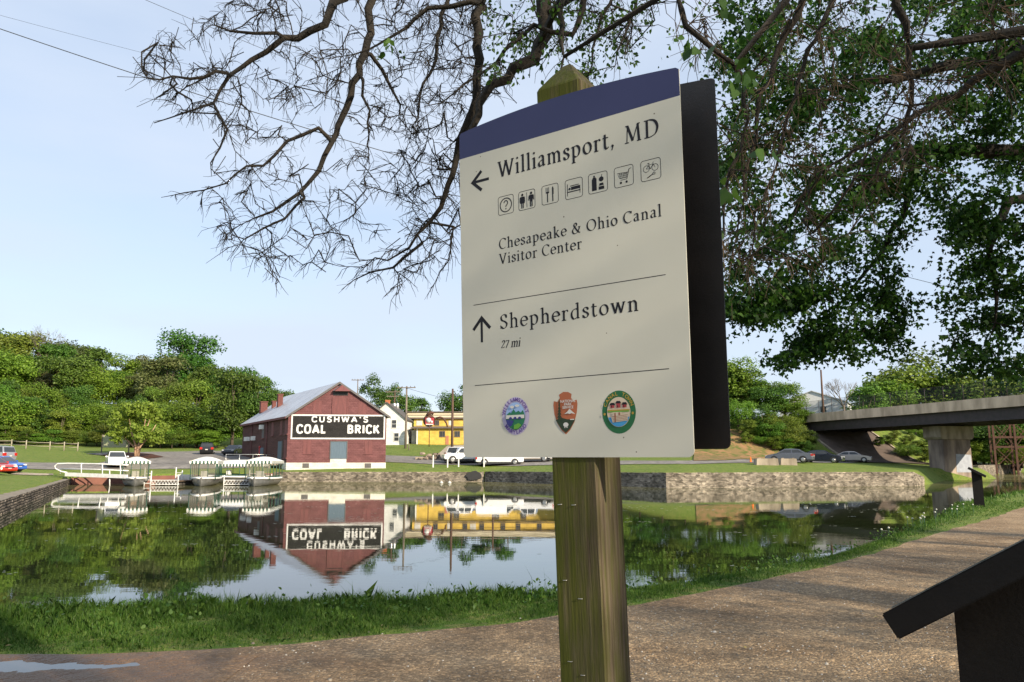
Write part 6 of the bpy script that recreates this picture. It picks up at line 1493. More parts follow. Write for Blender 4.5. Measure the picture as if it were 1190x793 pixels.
MT = dict(
 oak=leafmat('foliage_dark', (.038, .095, .012), (.06, .13, .016), (.09, .17, .022), .25, objvar=.8),
 mid=leafmat('foliage_mid', (.075, .14, .016), (.11, .185, .022), (.15, .225, .032), .3, objvar=1.0),
 bright=leafmat('foliage_bright', (.095, .185, .014), (.13, .23, .022), (.18, .275, .035), .35, objvar=.8),
 birch=leafmat('foliage_birch', (.14, .21, .022), (.18, .26, .03), (.23, .3, .05), .4),
 olive=leafmat('foliage_olive', (.075, .095, .025), (.1, .12, .035), (.13, .14, .05), .3, objvar=.7))
def tree_mesh(kind, seed, Hh=12.0, Rr=4.2, nleaf=3400, lobes=16, size=.26, low=.22):
    r = np.random.default_rng(seed); root = bpy.data.objects.new('tree', None)
    cz = Hh * (1 + low) / 2; rz = Hh * (1 - low) / 2
    C = []; Nn = []; cs = []
    for k in range(lobes):
        a = r.uniform(0, 2 * math.pi); h = r.uniform(-1, .92); rad = Rr * math.sqrt(max(.05, 1 - abs(h) ** 2.2)) * r.uniform(.35, .78)
        c = np.array([rad * math.cos(a), rad * math.sin(a), cz + rz * h * .82]); lr = r.uniform(.26, .46) * Rr
        cs.append(c); n = int(nleaf / lobes)
        d = r.normal(size=(n, 3)); d[:, 2] *= .8; d /= np.linalg.norm(d, axis=1, keepdims=True); d[:, 2] = np.where(d[:, 2] < -.45, -d[:, 2], d[:, 2])
        rr = lr * (r.uniform(.55, 1.12, n))
        # break the ball into sprays
        wob = 1 + .25 * np.sin(d[:, 0] * 5 + k) * np.cos(d[:, 1] * 6 - k) + .15 * np.sin(d[:, 2] * 9 + k * 2)
        C.append(c + d * (rr * wob)[:, None]); Nn.append(d * .7 + r.normal(size=(n, 3)) * .55 + np.array([0, 0, .35]))
    C = np.concatenate(C); Nn = np.concatenate(Nn)
    return C, Nn, cs, r
KINDS = {}
def make_tree(name, label, kind, loc, seed, Hh=12, Rr=4.2, nleaf=3400, lobes=16, size=.26, low=.2, group=None, cat='tree', trunkmat='trunk', tr=.22):
    t = thing(name, label, cat, loc, 0, group)
    C, Nn, cs, r = tree_mesh(kind, seed, Hh, Rr, nleaf, lobes, size, low)
    quads_to_mesh('crown', C, Nn, size, MT[kind], t, r)
    g = MB(); top = Hh * .8; g.tube([(0, 0, -.6), (.1, 0, top * .3), (-.15, .1, top * .65), (0, 0, top)], [tr * 1.25, tr, tr * .6, tr * .15], 7)
    for c in cs[::2]:
        h0 = max(.8, c[2] * .5); g.tube([(0, 0, h0), (c[0] * .5, c[1] * .5, (h0 + c[2]) * .52), tuple(c)], [tr * .45, tr * .3, tr * .1], 5)
    g.build('trunk', M[trunkmat], t)
    return t
protos = {}
def proto(kind, v):
    key = (kind, v)
    if key not in protos:
        pr = [(12, 4.8, 18, .14), (12, 4.2, 16, .12), (12, 5.6, 20, .18)][v]
        protos[key] = make_tree('proto', 'x', kind, (0, 0, 0), 100 + v * 7 + len(kind), pr[0], pr[1], 9500, pr[2], .18, pr[3])
    return protos[key]
def put_tree(name, label, kind, v, px, Y, pytop, wscale=1.0, group=None, cat='tree', loc=None, minh=2.0):
    p = proto(kind, v); l = onland(px, Y) if loc is None else loc
    ztop = CAM[2] + ray(px, pytop)[2] * l[1]; h = max(minh, ztop - l[2]); s = h / 12.2
    c = copy_tree(p); c.name = name; c.location = tuple(l); c.rotation_euler = (0, 0, rng.uniform(0, 6.28)); c.scale = (s * wscale, s * wscale, s)
    for k in list(c.keys()): 
        if k in ('label', 'category', 'group', 'kind'): del c[k]
    tag(c, label, cat, group); return c
G1 = 'trees of the wooded hill on the left'
lab1 = {'oak': 'dark green tree in the mass of the wooded hill on the left', 'mid': 'mid green tree in the mass of the wooded hill on the left', 'bright': 'bright green tree in the mass of the wooded hill on the left', 'olive': 'brownish olive tree in the mass of the wooded hill on the left'}
# tree-top outline of the hill in the picture
TOPX = [-60, 0, 25, 50, 75, 100, 120, 145, 165, 185, 200, 218, 232, 245, 262, 285, 305, 322, 345]
TOPY = [385, 388, 392, 398, 399, 404, 412, 416, 412, 402, 392, 389, 402, 432, 431, 432, 445, 458, 464]
def topy(px): return float(np.interp(px, TOPX, TOPY))
for px in range(-80, 330, 19):
    k = rng.choice(['mid', 'mid', 'olive', 'bright', 'oak']); Y = 205 + rng.uniform(-8, 8)
    if 185 < px < 235: continue
    if px > 235: Y = 165; k = 'oak'
    put_tree('woodland_tree', lab1[k], k, rng.randrange(3), px + rng.uniform(-5, 5), Y, topy(px) + rng.uniform(-5, 3), 1.3, G1)
put_tree('woodland_tree', 'tallest dark green tree rising above the wooded hill', 'oak', 2, 210, 188, 386, 1.15)
for px in range(-70, 250, 20):
    k = rng.choice(['mid', 'bright', 'olive', 'mid', 'oak']); Y = 178 + rng.uniform(-7, 7)
    put_tree('woodland_tree', lab1[k], k, rng.randrange(3), px + rng.uniform(-6, 6), Y, topy(px) + 20 + rng.uniform(-6, 8), 1.25, G1)
for px in range(-65, 262, 22):
    k = rng.choice(['mid', 'bright', 'mid', 'oak']); Y = 157 + rng.uniform(-5, 5)
    put_tree('woodland_tree', lab1[k], k, rng.randrange(3), px + rng.uniform(-6, 6), Y, topy(min(px, 230)) + 50 + rng.uniform(-6, 10), 1.05, G1)
# front of the wood: low bushy trees
for px in range(-60, 270, 19):
    k = rng.choice(['mid', 'bright', 'oak', 'bright']); Y = 138 + rng.uniform(-3, 4)
    put_tree('hedge_tree', 'low bushy tree at the foot of the wooded hill', k, rng.randrange(3), px + rng.uniform(-5, 5), Y, 468 + rng.uniform(-8, 14) - (6 if px < 60 else 0), 1.5, 'bushy trees along the foot of the wooded hill')
for px in range(-60, 262, 13):
    k = rng.choice(['mid', 'bright', 'mid']); Y = 133 + rng.uniform(-2, 2)
    put_tree('shrub', 'leafy green shrub at the edge of the wood behind the grass', k, rng.randrange(3), px + rng.uniform(-4, 4), Y, 497 + rng.uniform(-5, 7), 2.0, 'shrubs along the wood edge', 'shrub')
# the big rounded dark trees left of the warehouse
put_tree('broadleaf_tree', 'broad dark green tree directly left of the warehouse roof', 'oak', 2, 268, 136, 429, .95)
put_tree('broadleaf_tree', 'dark green tree touching the warehouse gutter, smaller of the two beside the roof', 'oak', 0, 296, 139, 440, .95)
put_tree('broadleaf_tree', 'low dark tree showing just above the warehouse chimneys', 'oak', 1, 322, 150, 458, .9)
# river birch in its mulch bed
bp_ = ground(158, 531.5); bh = CAM[2] + ray(158, 462)[2] * bp_[1] - bp_[2]
t = thing('river_birch', 'pale multi-stemmed birch with yellow green crown in a round mulch bed', 'tree', bp_)
sB = bp_[1] / 918; g = MB(); tips = []
for (x1, z1, x2, z2, x3, z3, y) in ((-.2, 1.2, -1.7, 2.4, -2.6, 3.6, .3), (-.15, 1.6, -.7, 3.4, -.9, 5.2, -.4), (.2, 1.5, .9, 3.2, 1.3, 5.0, .2), (.5, 1.4, 1.6, 2.6, 2.6, 4.2, -.3), (0, 1.4, .3, 3.0, .2, 5.6, .8)):
    g.tube([(x1 * .5, 0, -.2), (x1, y * .3, z1), (x2, y, z2), (x3, y * 2, z3)], [.17, .13, .09, .04], 7); tips.append((x3, y * 2, z3))
g.build('trunk', M['birch'], t)
r = np.random.default_rng(9); C = []; Nn = []
for k in range(60):
    a = r.uniform(0, 2 * math.pi); h = r.uniform(0, 1); rad = 4.1 * math.sqrt(r.uniform(.05, 1)) * (1 - .45 * h ** 2); c = np.array([rad * math.cos(a), rad * math.sin(a) * .9, 2.0 + (bh - 2.6) * h * (1 - .25 * (rad / 4.1) ** 2)]); n = 130
    d = r.normal(size=(n, 3)); d /= np.linalg.norm(d, axis=1, keepdims=True); C.append(c + d * (r.uniform(.2, 1, n) * r.uniform(.6, 1.0))[:, None] * np.array([1.1, 1.1, .8])); Nn.append(d + r.normal(size=(n, 3)) * .6)
quads_to_mesh('crown', np.concatenate(C), np.concatenate(Nn), .19, MT['birch'], t, r)
# trees behind the warehouse, house and store
for px, Y, top, w, lab in ((437, 175, 436, .9, 'rounded dark tree behind the warehouse gable and the utility poles'), (462, 178, 447, .9, 'dark tree between the two utility poles'), (484, 182, 462, 1.1, 'low dark tree above the left end of the yellow store'), (537, 190, 443, 1.0, 'dark tree just left of the signboard edge'), (556, 182, 452, 1.0, 'dark tree seen mostly in the water reflection, behind the signboard'), (590, 182, 448, 1.1, 'second dark tree seen in the reflection left of the timber post')):
    put_tree('broadleaf_tree', lab, 'oak', rng.randrange(2), px, Y, top, w)
for k, (px, Y, top) in enumerate(((690, 150, 462), (716, 124, 448), (736, 120, 432), (758, 122, 440), (778, 119, 428), (800, 122, 436), (820, 120, 426))):
    put_tree('broadleaf_tree', 'green tree standing behind the signboard, seen only in the reflection', rng.choice(['mid', 'bright', 'oak']), k % 3, px, Y, top, 1.4, 'trees hidden behind the signboard')
# bank trees right of the sign
GRR = 'trees on the road embankment left of the bridge'
for px, Y, top, kd, v, w, lab in ((838, 124, 428, 'mid', 2, 1.5, 'tree half hidden by the dark back edge of the signboard'), (853, 121, 416, 'bright', 0, 1.5, 'pale green tree against the dark edge of the signboard'), (874, 119, 428, 'mid', 1, 1.7, 'leafy green tree second from the signboard on the embankment'), (894, 117, 440, 'oak', 0, 1.5, 'dark green tree in the middle of the embankment group'), (915, 117, 444, 'mid', 2, 1.3, 'broad green tree left of the white shed'), (931, 115, 466, 'bright', 0, 1.4, 'bright green tree covering the left end of the bridge'), (860, 111, 462, 'bright', 2, 1.3, 'low bright green tree at the front of the embankment group'), (888, 110, 470, 'oak', 0, 1.5, 'low dark tree above the grey sedan'), (912, 109, 478, 'bright', 2, 1.4, 'low bright bush-like tree above the black sedan')):
    put_tree('embankment_tree', lab, kd, v, px, Y, top, w, GRR)
for px, Y, top in ((842, 108, 497), (868, 107, 502), (884, 107, 506), (902, 106, 506), (925, 107, 496), (940, 108, 500), (934, 106, 512), (916, 106, 508), (872, 109, 488), (897, 108, 490)):
    put_tree('shrub', 'leafy shrub low on the embankment slope above the parked sedans', rng.choice(['bright', 'mid']), rng.randrange(3), px, Y, top, 1.7, 'shrubs on the slope left of the bridge', 'shrub', minh=1.4)
for k in range(12):
    put_tree('shrub', 'leafy shrub below the trees behind the signboard, seen only in the reflection', rng.choice(['bright', 'mid', 'oak']), k % 3, 690 + k * 13, 110 + (k % 2) * 5, 482 + (k * 5 % 14), 1.7, 'shrubs hidden behind the signboard', 'shrub', minh=3)
# behind and under the bridge, right
for px, Y, top, kd, lab in ((1008, 142, 448, 'mid', 'tree behind the bridge fence right of the bare tree'), (1032, 148, 440, 'bright', 'light tree above the bridge deck below the hanging leaves'), (1056, 155, 430, 'mid', 'tree left of the tallest one beyond the bridge'), (1080, 158, 412, 'mid', 'tallest tree beyond the bridge, seen in the gap of hanging leaves'), (1108, 156, 430, 'oak', 'dark tree beyond the bridge right of the tallest one'), (1132, 152, 440, 'bright', 'light green tree beyond the bridge above the pier'), (1156, 150, 436, 'mid', 'tree beyond the bridge second from the right edge'), (1182, 148, 438, 'mid', 'tree beyond the bridge at the right edge'), (1210, 146, 434, 'bright', 'tree beyond the bridge just past the right edge')):
    put_tree('far_tree', lab, kd, rng.randrange(3), px, Y, top, 1.35)
for k in range(22):
    px = 1000 + k * 11; put_tree('hedge_tree', 'leafy green tree seen through the opening under the bridge', rng.choice(['bright', 'mid', 'bright', 'oak']), k % 3, px, 140 + (k % 3) * 5, 478 + (k * 7 % 14), 1.5, 'trees behind the bridge opening', 'tree', minh=3)
for k in range(16):
    px = 1128 + k * 7; put_tree('shrub', 'leafy green shrub beyond the channel right of the pier', rng.choice(['bright', 'mid', 'bright']), k % 3, px, 137 + (k % 2) * 4, 510 + (k * 7 % 16), 1.6, 'shrubs beyond the channel', 'shrub', minh=1.5)
for px, Y, top in ((1018, 118, 508), (1038, 114, 512), (1056, 110, 516), (1075, 108, 520), (1030, 124, 498), (1062, 119, 504), (1082, 113, 509), (1000, 124, 502), (1045, 119, 506), (1068, 114, 514), (1024, 113, 520), (1010, 121, 505), (1050, 124, 498), (1076, 120, 500), (1012, 125, 500), (1022, 122, 501), (1034, 120, 505), (1026, 125, 497), (1042, 116, 512), (1052, 114, 514), (1064, 112, 518), (1084, 118, 506), (1092, 125, 500), (1036, 123, 500), (1048, 121, 503), (1060, 116, 510)):
    put_tree('shrub', 'leafy shrub on the grass slope between abutment and pier', rng.choice(['bright', 'mid']), rng.randrange(3), px, Y, top, 1.8, 'shrubs on the slope right of the abutment', 'shrub', minh=1.5)
for k in protos.values():
    for c in list(k.children): bpy.data.objects.remove(c)
    bpy.data.objects.remove(k)
# leafless trees
def bare_tree(label, px, Y, pytop, seed):
    l = onland(px, Y); h = CAM[2] + ray(px, pytop)[2] * Y - l[2]; t = thing('bare_tree', label, 'tree', l); r = random.Random(seed); g = MB(); g.tube([(0, 0, -.3), (0, 0, h * .45)], [.2, .15], 6); g.build('trunk', M['pole'], t); g = MB()
    def br(p, d, ln, rad, dep):
        q = p + d * ln; g.tube([p, p.lerp(q, .5) + Vector((r.uniform(-1, 1), r.uniform(-1, 1), r.uniform(-.5, .5))) * ln * .07, q], [rad, rad * .8, rad * .55], 4)
        if dep == 0: return
        for _ in range(3): br(q if _ else p.lerp(q, .7), (d + Vector((r.uniform(-1, 1), r.uniform(-1, 1), r.uniform(-.3, .8))) * .7).normalized(), ln * .68, rad * .6, dep - 1)
    for k in range(4): br(Vector((0, 0, h * .4)), Vector((r.uniform(-.7, .7), r.uniform(-.7, .7), 1)).normalized(), h * .24, .1, 4)
    g.build('branches', M['pole'], t)
bare_tree('leafless grey tree beside the white shed above the bridge', 985, 135, 440, 3)
bare_tree('leafless tree poking out of the top of the wooded hill', 41, 200, 378, 5)
SHADE = [(10.5, -8.0, 17, 5.2, 220), (17.0, -3.0, 17, 5.2, 400), (22.5, 1.5, 17, 4.6, 240), (5.5, -12.5, 15, 4.6, 200), (14, -15, 18, 6, 300), (23, -9, 18, 6.5, 320), (-3, -11, 14, 5, 220), (-12, -9, 15, 6, 220)]
SHADE_LAB = ['leafy towpath tree behind the viewer and to the right, nearest the signpost', 'leafy towpath tree right of the near exhibit panel, outside the picture', 'leafy towpath tree further along on the right, outside the picture', 'leafy tree behind the viewer, closest on the right hand', 'tall tree in the second row behind the viewer', 'tall spreading tree in the second row, right of the viewer', 'leafy tree directly behind the viewer', 'broad leafy tree behind the viewer on the left']
# ------------------------------------------------------------------ near trees: branch systems grown towards targets
def grow(limbs, targets, seg=.28, wob=.16, sag=.1, seed=1, hs=1.0, pen=.0):
    """limbs: list of (points, start_node or None). Returns pos, parent."""
    r = np.random.default_rng(seed); pos = []; par = []; hint = []
    for pts, rad, start in limbs:
        last = start
        for i in range(len(pts) - 1):
            a, b = np.array(pts[i]), np.array(pts[i + 1]); n = max(1, int(np.linalg.norm(b - a) / seg))
            for k in range(0 if (i == 0 and start is None) else 1, n + 1):
                f = k / n; p = a + (b - a) * f + (r.normal(size=3) * wob * .06 if 0 < k else 0)
                if last is None: par.append(-1)
                elif last == 'near': par.append(int(np.argmin(np.linalg.norm(np.array(pos) - p, axis=1))))
                else: par.append(last)
                pos.append(p); last = len(pos) - 1; g_ = (i + f) / (len(pts) - 1); hint.append((rad[0] + (rad[1] - rad[0]) * g_) * hs * (1 if rad[1] > .02 else 1 - .55 * g_ ** 3))
    P = np.array(pos); root = P[0]
    T = np.array(targets); order = np.argsort(np.array([np.min(np.linalg.norm(P - t, axis=1)) for t in T]))
    tips = []; nchild = [0] * len(pos)
    pos = list(pos)
    depth_from_root = [np.linalg.norm(p - root) for p in pos]
    for oi in order:
        t = T[oi]; A = np.array(pos); d = np.linalg.norm(A - t, axis=1) + .0
        # prefer nodes closer to the root than the target is
        d = d + .25 * np.maximum(0, np.linalg.norm(A - root, axis=1) - np.linalg.norm(t - root))
        d = d + pen * np.array(nchild)
        j = int(np.argmin(d)); a = pos[j]; nchild[j] += 1; L = np.linalg.norm(t - a); n = max(1, int(L / seg)); last = j
        off = r.normal(size=3) * wob * L * .5
        for k in range(1, n + 1):
            f = k / n; p = a + (t - a) * f + off * math.sin(math.pi * f) + np.array([0, 0, sag * L * math.sin(math.pi * f)]) + r.normal(size=3) * wob * .12
            pos.append(p); par.append(last); hint.append(0); nchild.append(1 if k < n else 0); last = len(pos) - 1
        tips.append(last)
    return np.array(pos), np.array(par), np.array(hint), tips
def branch_mesh(name, material, parent, pos, par, hint, tip_r=.004, expo=2.3, maxr=.2, sides=5, origin=None, maxgrown=.03):
    n = len(pos); ch = [[] for _ in range(n)]
    for i, p in enumerate(par):
        if p >= 0: ch[p].append(i)
    rad = np.zeros(n)
    for i in range(n - 1, -1, -1):
        s = sum(rad[c] ** expo for c in ch[i]); rad[i] = max(s ** (1 / expo) if ch[i] else tip_r, hint[i], tip_r)
        rad[i] = hint[i] * 1.05 if hint[i] > 0 else min(rad[i], maxgrown)
    g = MB(); o = np.array(origin if origin is not None else (0, 0, 0))
    starts = [i for i in range(n) if par[i] < 0]
    stack = [(i, None) for i in starts]
    while stack:
        i, p = stack.pop(); pts = []; rr = []
        if p is not None: pts.append(pos[p] - o); rr.append(min(rad[p], rad[i] * 1.15))
        while True:
            pts.append(pos[i] - o); rr.append(rad[i])
            if not ch[i]: break
            c = sorted(ch[i], key=lambda q: -rad[q]); 
            for q in c[1:]: stack.append((q, i))
            i = c[0]
        if len(pts) > 1: g.tube(pts, rr, sides if max(rr) > .02 else 4 if max(rr) > .008 else 3, cap=False)
    return g.build(name, material, parent, fixn=False), rad
def twigs(name, material, parent, pos, par, rad, count, seed, ln=(.12, .45), maxrad=.03, r0=.0035, droop=.0, origin=None, zone=None):
    r = random.Random(seed); g = MB(); nch = np.bincount(np.array([p for p in par if p >= 0]), minlength=len(pos)); idx = [i for i in range(len(pos)) if rad[i] < maxrad and par[i] >= 0 and nch[i] > 0]
    if zone is not None: idx = [i for i in idx if zone(pos[i])]
    tips = []; o = np.array(origin if origin is not None else (0, 0, 0))
    r.shuffle(idx)
    for i in (idx * (1 + count // max(1, len(idx))))[:count]:
        p = Vector((pos[i] + (pos[par[i]] - pos[i]) * r.random()) - o); d = Vector(pos[i] - pos[par[i]]); d = d.normalized() if d.length > 1e-6 else Vector((0, 0, -1))
        s = Vector((r.uniform(-1, 1), r.uniform(-1, 1), r.uniform(-1, 1) - droop)); d2 = (d * 1.0 + s * .75).normalized(); L = r.uniform(*ln)
        q1 = p + d2 * L * .4; d3 = (d2 + Vector((r.uniform(-1, 1), r.uniform(-1, 1), r.uniform(-1, 1) - droop)) * .5).normalized(); q15 = q1 + d3 * L * .3; d5 = (d3 + Vector((r.uniform(-1, 1), r.uniform(-1, 1), r.uniform(-1, 1) - droop)) * .6).normalized(); q2 = q15 + d5 * L * .3
        g.tube([p, q1, q15, q2], [r0 * 1.3, r0, r0 * .8, r0 * .5], 3, cap=False); tips.append(np.array(q2 + Vector(o)))
        if r.random() < .6:
            d4 = (d3 + Vector((r.uniform(-1, 1), r.uniform(-1, 1), r.uniform(-1, 1))) * .9).normalized(); q3 = q1 + d4 * L * .45; g.tube([q1, q3], [r0 * .8, r0 * .5], 3, cap=False); tips.append(np.array(q3 + Vector(o)))
    return g.build(name, material, parent, fixn=False), tips
LOBED = np.array([(0, 0), (.22, .12), (.5, .1), (.42, .34), (.62, .62), (.3, .62), (.12, .8), (0, 1.08), (-.12, .8), (-.3, .62), (-.62, .62), (-.42, .34), (-.5, .1), (-.22, .12)])
LOBE8 = np.array([(0, 0), (.3, .16), (.6, .5), (.26, .6), (0, 1.1), (-.26, .6), (-.6, .5), (-.3, .16)])
OVAL = np.array([(0, 0), (.28, .22), (.36, .5), (.2, .82), (0, 1.1), (-.2, .82), (-.36, .5), (-.28, .22)])
def leaves(name, material, parent, C, size, seed, shape=LOBED, hang=.5, origin=None):
    r = np.random.default_rng(seed); n = len(C); C = np.asarray(C) - (np.array(origin) if origin is not None else 0)
    ax = r.normal(size=(n, 3)); ax[:, 2] -= hang * 1.6; ax /= np.linalg.norm(ax, axis=1, keepdims=True)      # leaf points along ax
    nn = r.normal(size=(n, 3)) + np.array([0, 0, 1.0]); t = np.cross(ax, nn); t /= np.linalg.norm(t, axis=1, keepdims=True); nn = np.cross(t, ax)
    s = size * r.uniform(.55, 1.25, n); m = len(shape)
    u = shape[:, 0][None, :, None]; v = shape[:, 1][None, :, None]
    fold = np.abs(shape[:, 0])[None, :, None] * .35 - (shape[:, 1] ** 2)[None, :, None] * .15
    V = C[:, None, :] + (t[:, None, :] * u + ax[:, None, :] * v + nn[:, None, :] * fold) * s[:, None, None]
    return np_mesh(name, V.reshape(-1, 3), np.arange(n * m).reshape(n, m), material, parent)
def in_poly(px, py, poly): return inside(np.array([px]), np.array([py]), poly)[0]
def sample_px(poly, n, r, Yf):
    P = np.array(poly); out = []
    while len(out) < n:
        x = r.uniform(P[:, 0].min(), P[:, 0].max()); y = r.uniform(P[:, 1].min(), P[:, 1].max())
        if in_poly(x, y, poly): out.append(at(x, y, Yf(x, y)))
    return out
M['barkdark'] = mat('dark_branch_bark', (.011, .009, .007), .95, (.03, .022, .014), 7, bump=.5, bscale=40, lo=.4, hi=.75)
M['barkbrown'] = mat('brown_twig_bark', (.1, .065, .038), .95, (.05, .036, .025), 7, bump=.4, bscale=40)
MT['near'] = leafmat('near_leaf_green', (.028, .075, .01), (.045, .105, .014), (.07, .14, .02), .4, .45)
MT['maple'] = leafmat('maple_leaf_dark', (.012, .045, .006), (.022, .07, .009), (.07, .16, .02), .5, .5)

# ---- the half-dead tree: limb from the right above the frame, bare hanging branches
rA = np.random.default_rng(11)
tA = thing('bare_branched_tree', 'half dead tree with bare dark branches hanging across the upper left sky', 'tree', (8.6, 5.2, 0))
oA_ = (8.6, 5.2, 0)
def tr(pts, Y0, Y1): n = len(pts); return [at(x, y, Y0 + (Y1 - Y0) * k / (n - 1)) for k, (x, y) in enumerate(pts)]
limbsA = [([(8.6, 5.2, -.3), (8.4, 5.3, 2.0), (8.0, 5.6, 4.2), (7.0, 6.2, 6.0)], (.34, .26), None),
  ([(7.0, 6.2, 6.0), (5.0, 7.0, 7.6), (2.8, 7.8, 8.3), (.4, 8.3, 8.5), (-1.6, 8.6, 8.0)], (.24, .07), 'near'),
  ([(7.0, 6.2, 6.0), (5.6, 5.9, 7.2), (4.0, 6.6, 7.4), (2.2, 7.0, 7.1), tuple(at(640, -40, 7.2))], (.2, .10), 'near'),
  (tr([(480, -90), (440, -40), (399, 0), (388, 7), (377, 26), (346, 43), (329, 44), (309, 64), (280, 79), (258, 102), (246, 121), (218, 132), (179, 141)], 8.5, 8.1), (.065, .012), 'near'),
  (tr([(346, 43), (320, 38), (298, 40), (270, 38), (248, 33), (236, 27)], 8.3, 7.8), (.026, .008), 'near'),
  (tr([(280, 79), (250, 84), (222, 94), (200, 88), (170, 92), (139, 92)], 8.2, 7.7), (.024, .007), 'near'),
  (tr([(222, 94), (205, 97), (185, 112), (160, 124)], 7.9, 7.7), (.013, .006), 'near'),
  (tr([(246, 121), (256, 136), (260, 152), (256, 170), (247, 190), (243, 206)], 8.1, 8.0), (.02, .006), 'near'),
  (tr([(425, -60), (430, 0), (430, 40), (421, 75), (408, 110), (395, 141), (386, 168), (372, 196), (360, 212), (335, 234), (315, 247), (296, 256), (280, 265), (262, 272)], 8.7, 8.4), (.055, .008), 'near'),
  (tr([(430, 40), (432, 64), (445, 84), (454, 102), (466, 120), (463, 136), (452, 152)], 8.7, 9.0), (.03, .007), 'near'),
  (tr([(395, 141), (372, 148), (351, 155), (336, 164), (322, 182), (305, 190), (289, 194), (262, 212), (236, 221), (205, 228), (187, 230)], 8.5, 8.1), (.026, .006), 'near'),
  (tr([(360, 212), (352, 232), (332, 252), (310, 266), (286, 276), (262, 292), (240, 310)], 8.4, 8.2), (.018, .005), 'near'),
  (tr([(421, 75), (424, 110), (430, 140), (428, 170), (424, 200)], 8.6, 8.6), (.02, .006), 'near'),
  (tr([(560, -60), (556, 20), (556, 70), (554, 112), (546, 140), (532, 165), (528, 188), (520, 215), (514, 240), (501, 260), (486, 276), (474, 287), (450, 298), (424, 309), (395, 310)], 8.0, 8.3), (.06, .008), 'near'),
  (tr([(501, 260), (490, 285), (470, 300), (455, 312), (430, 318), (410, 326), (395, 336)], 8.2, 8.3), (.022, .006), 'near'),
  (tr([(520, 240), (528, 262), (524, 290), (512, 318), (499, 345)], 8.1, 8.1), (.018, .005), 'near'),
  (tr([(470, 300), (464, 320), (462, 342)], 8.2, 8.2), (.01, .005), 'near'),
  (tr([(600, -50), (560, 0), (523, 7), (503, 12), (483, 20), (460, 38), (439, 53), (410, 62), (377, 71)], 7.6, 8.0), (.035, .009), 'near'),
  (tr([(640, -40), (634, 0), (633, 40), (622, 66), (600, 80), (575, 98), (560, 120), (548, 150), (544, 180), (556, 215), (566, 260), (562, 300)], 7.2, 7.0), (.085, .01), 'near'),
  (tr([(662, -30), (648, 10), (655, 45), (660, 68), (652, 90), (648, 130)], 6.4, 6.2), (.034, .008), 'near'),
  (tr([(690, -30), (665, 40), (620, 30), (590, 62), (555, 85), (525, 108), (496, 128)], 6.8, 6.6), (.03, .008), 'near'),
  (tr([(720, -30), (700, 20), (690, 60), (684, 90)], 6.8, 6.8), (.02, .01), 'near'),
  (tr([(745, -30), (738, 10), (728, 40), (716, 62), (712, 80)], 7.4, 7.4), (.018, .008), 'near'),
  (tr([(530, -40), (512, 30), (505, 70), (490, 110), (478, 150), (470, 180)], 8.8, 9.0), (.03, .006), 'near'),
  (tr([(780, -40), (800, 30), (835, 60), (862, 92), (868, 140), (850, 200), (838, 270), (832, 330)], 5.6, 5.8), (.026, .01), 'near'),
  (tr([(960, -60), (930, 0), (905, 55), (885, 110), (878, 160), (862, 230), (850, 300)], 5.8, 5.9), (.034, .01), 'near'),
  (tr([(1000, -50), (965, 10), (940, 60), (925, 110), (905, 170), (880, 250), (868, 330)], 6.2, 6.2), (.025, .008), 'near'),
  (tr([(1060, -60), (1039, 0), (1052, 30), (1058, 60), (1060, 100), (1056, 140), (1040, 170), (1012, 210)], 6.4, 6.6), (.045, .012), 'near'),
  (tr([(1260, 20), (1190, 62), (1150, 86), (1110, 110), (1080, 122), (1035, 120)], 6.0, 6.6), (.06, .012), 'near'),
  (tr([(1110, 110), (1060, 140), (1010, 165), (960, 200), (930, 230)], 6.3, 6.6), (.03, .008), 'near')]
tgA = []
PL = [(150, 60), (240, 10), (330, -30), (560, -30), (570, 130), (540, 215), (520, 240), (500, 300), (465, 340), (400, 330), (430, 250), (395, 300), (330, 330), (270, 300), (230, 235), (255, 190), (235, 140), (190, 130)]
tgA += sample_px(PL, 520, rA, lambda x, y: rA.uniform(7.7, 9.2))
tgA += sample_px([(540, -30), (790, -30), (760, 40), (700, 85), (640, 110), (545, 140)], 120, rA, lambda x, y: rA.uniform(6.2, 8.6))
tgA += sample_px([(440, -10), (560, -10), (550, 200), (520, 300), (480, 330), (470, 180)], 230, rA, lambda x, y: rA.uniform(7.9, 9))
tgA += sample_px([(770, -30), (1190, -30), (1180, 130), (1050, 220), (960, 290), (880, 320), (835, 330), (830, 100)], 130, rA, lambda x, y: rA.uniform(5.3, 7.0))
posA, parA, hintA, tipsA = grow(limbsA, tgA, seg=.13, wob=.3, sag=.02, seed=3, hs=.98, pen=.12)
_, radA = branch_mesh('trunk', M['barkdark'], tA, posA, parA, hintA, tip_r=.0052, expo=2.3, maxgrown=.028, maxr=.34, origin=oA_)
def px_of(p): 
    d = np.asarray(p) - CAM; yc = d @ _u; zc = d @ _f; return CX + F_PX * d[0] / zc, CY - F_PX * yc / zc
def zl(p): x, y = px_of(p); return x < 790
_, tw1 = twigs('twig', M['barkdark'], tA, posA, parA, radA, 4300, 5, (.06, .3), .03, .0032, .5, oA_, zl)
_, tw2 = twigs('twig', M['barkbrown'], tA, posA, parA, radA, 800, 6, (.15, .5), .03, .0034, .5, oA_, lambda p: not zl(p))
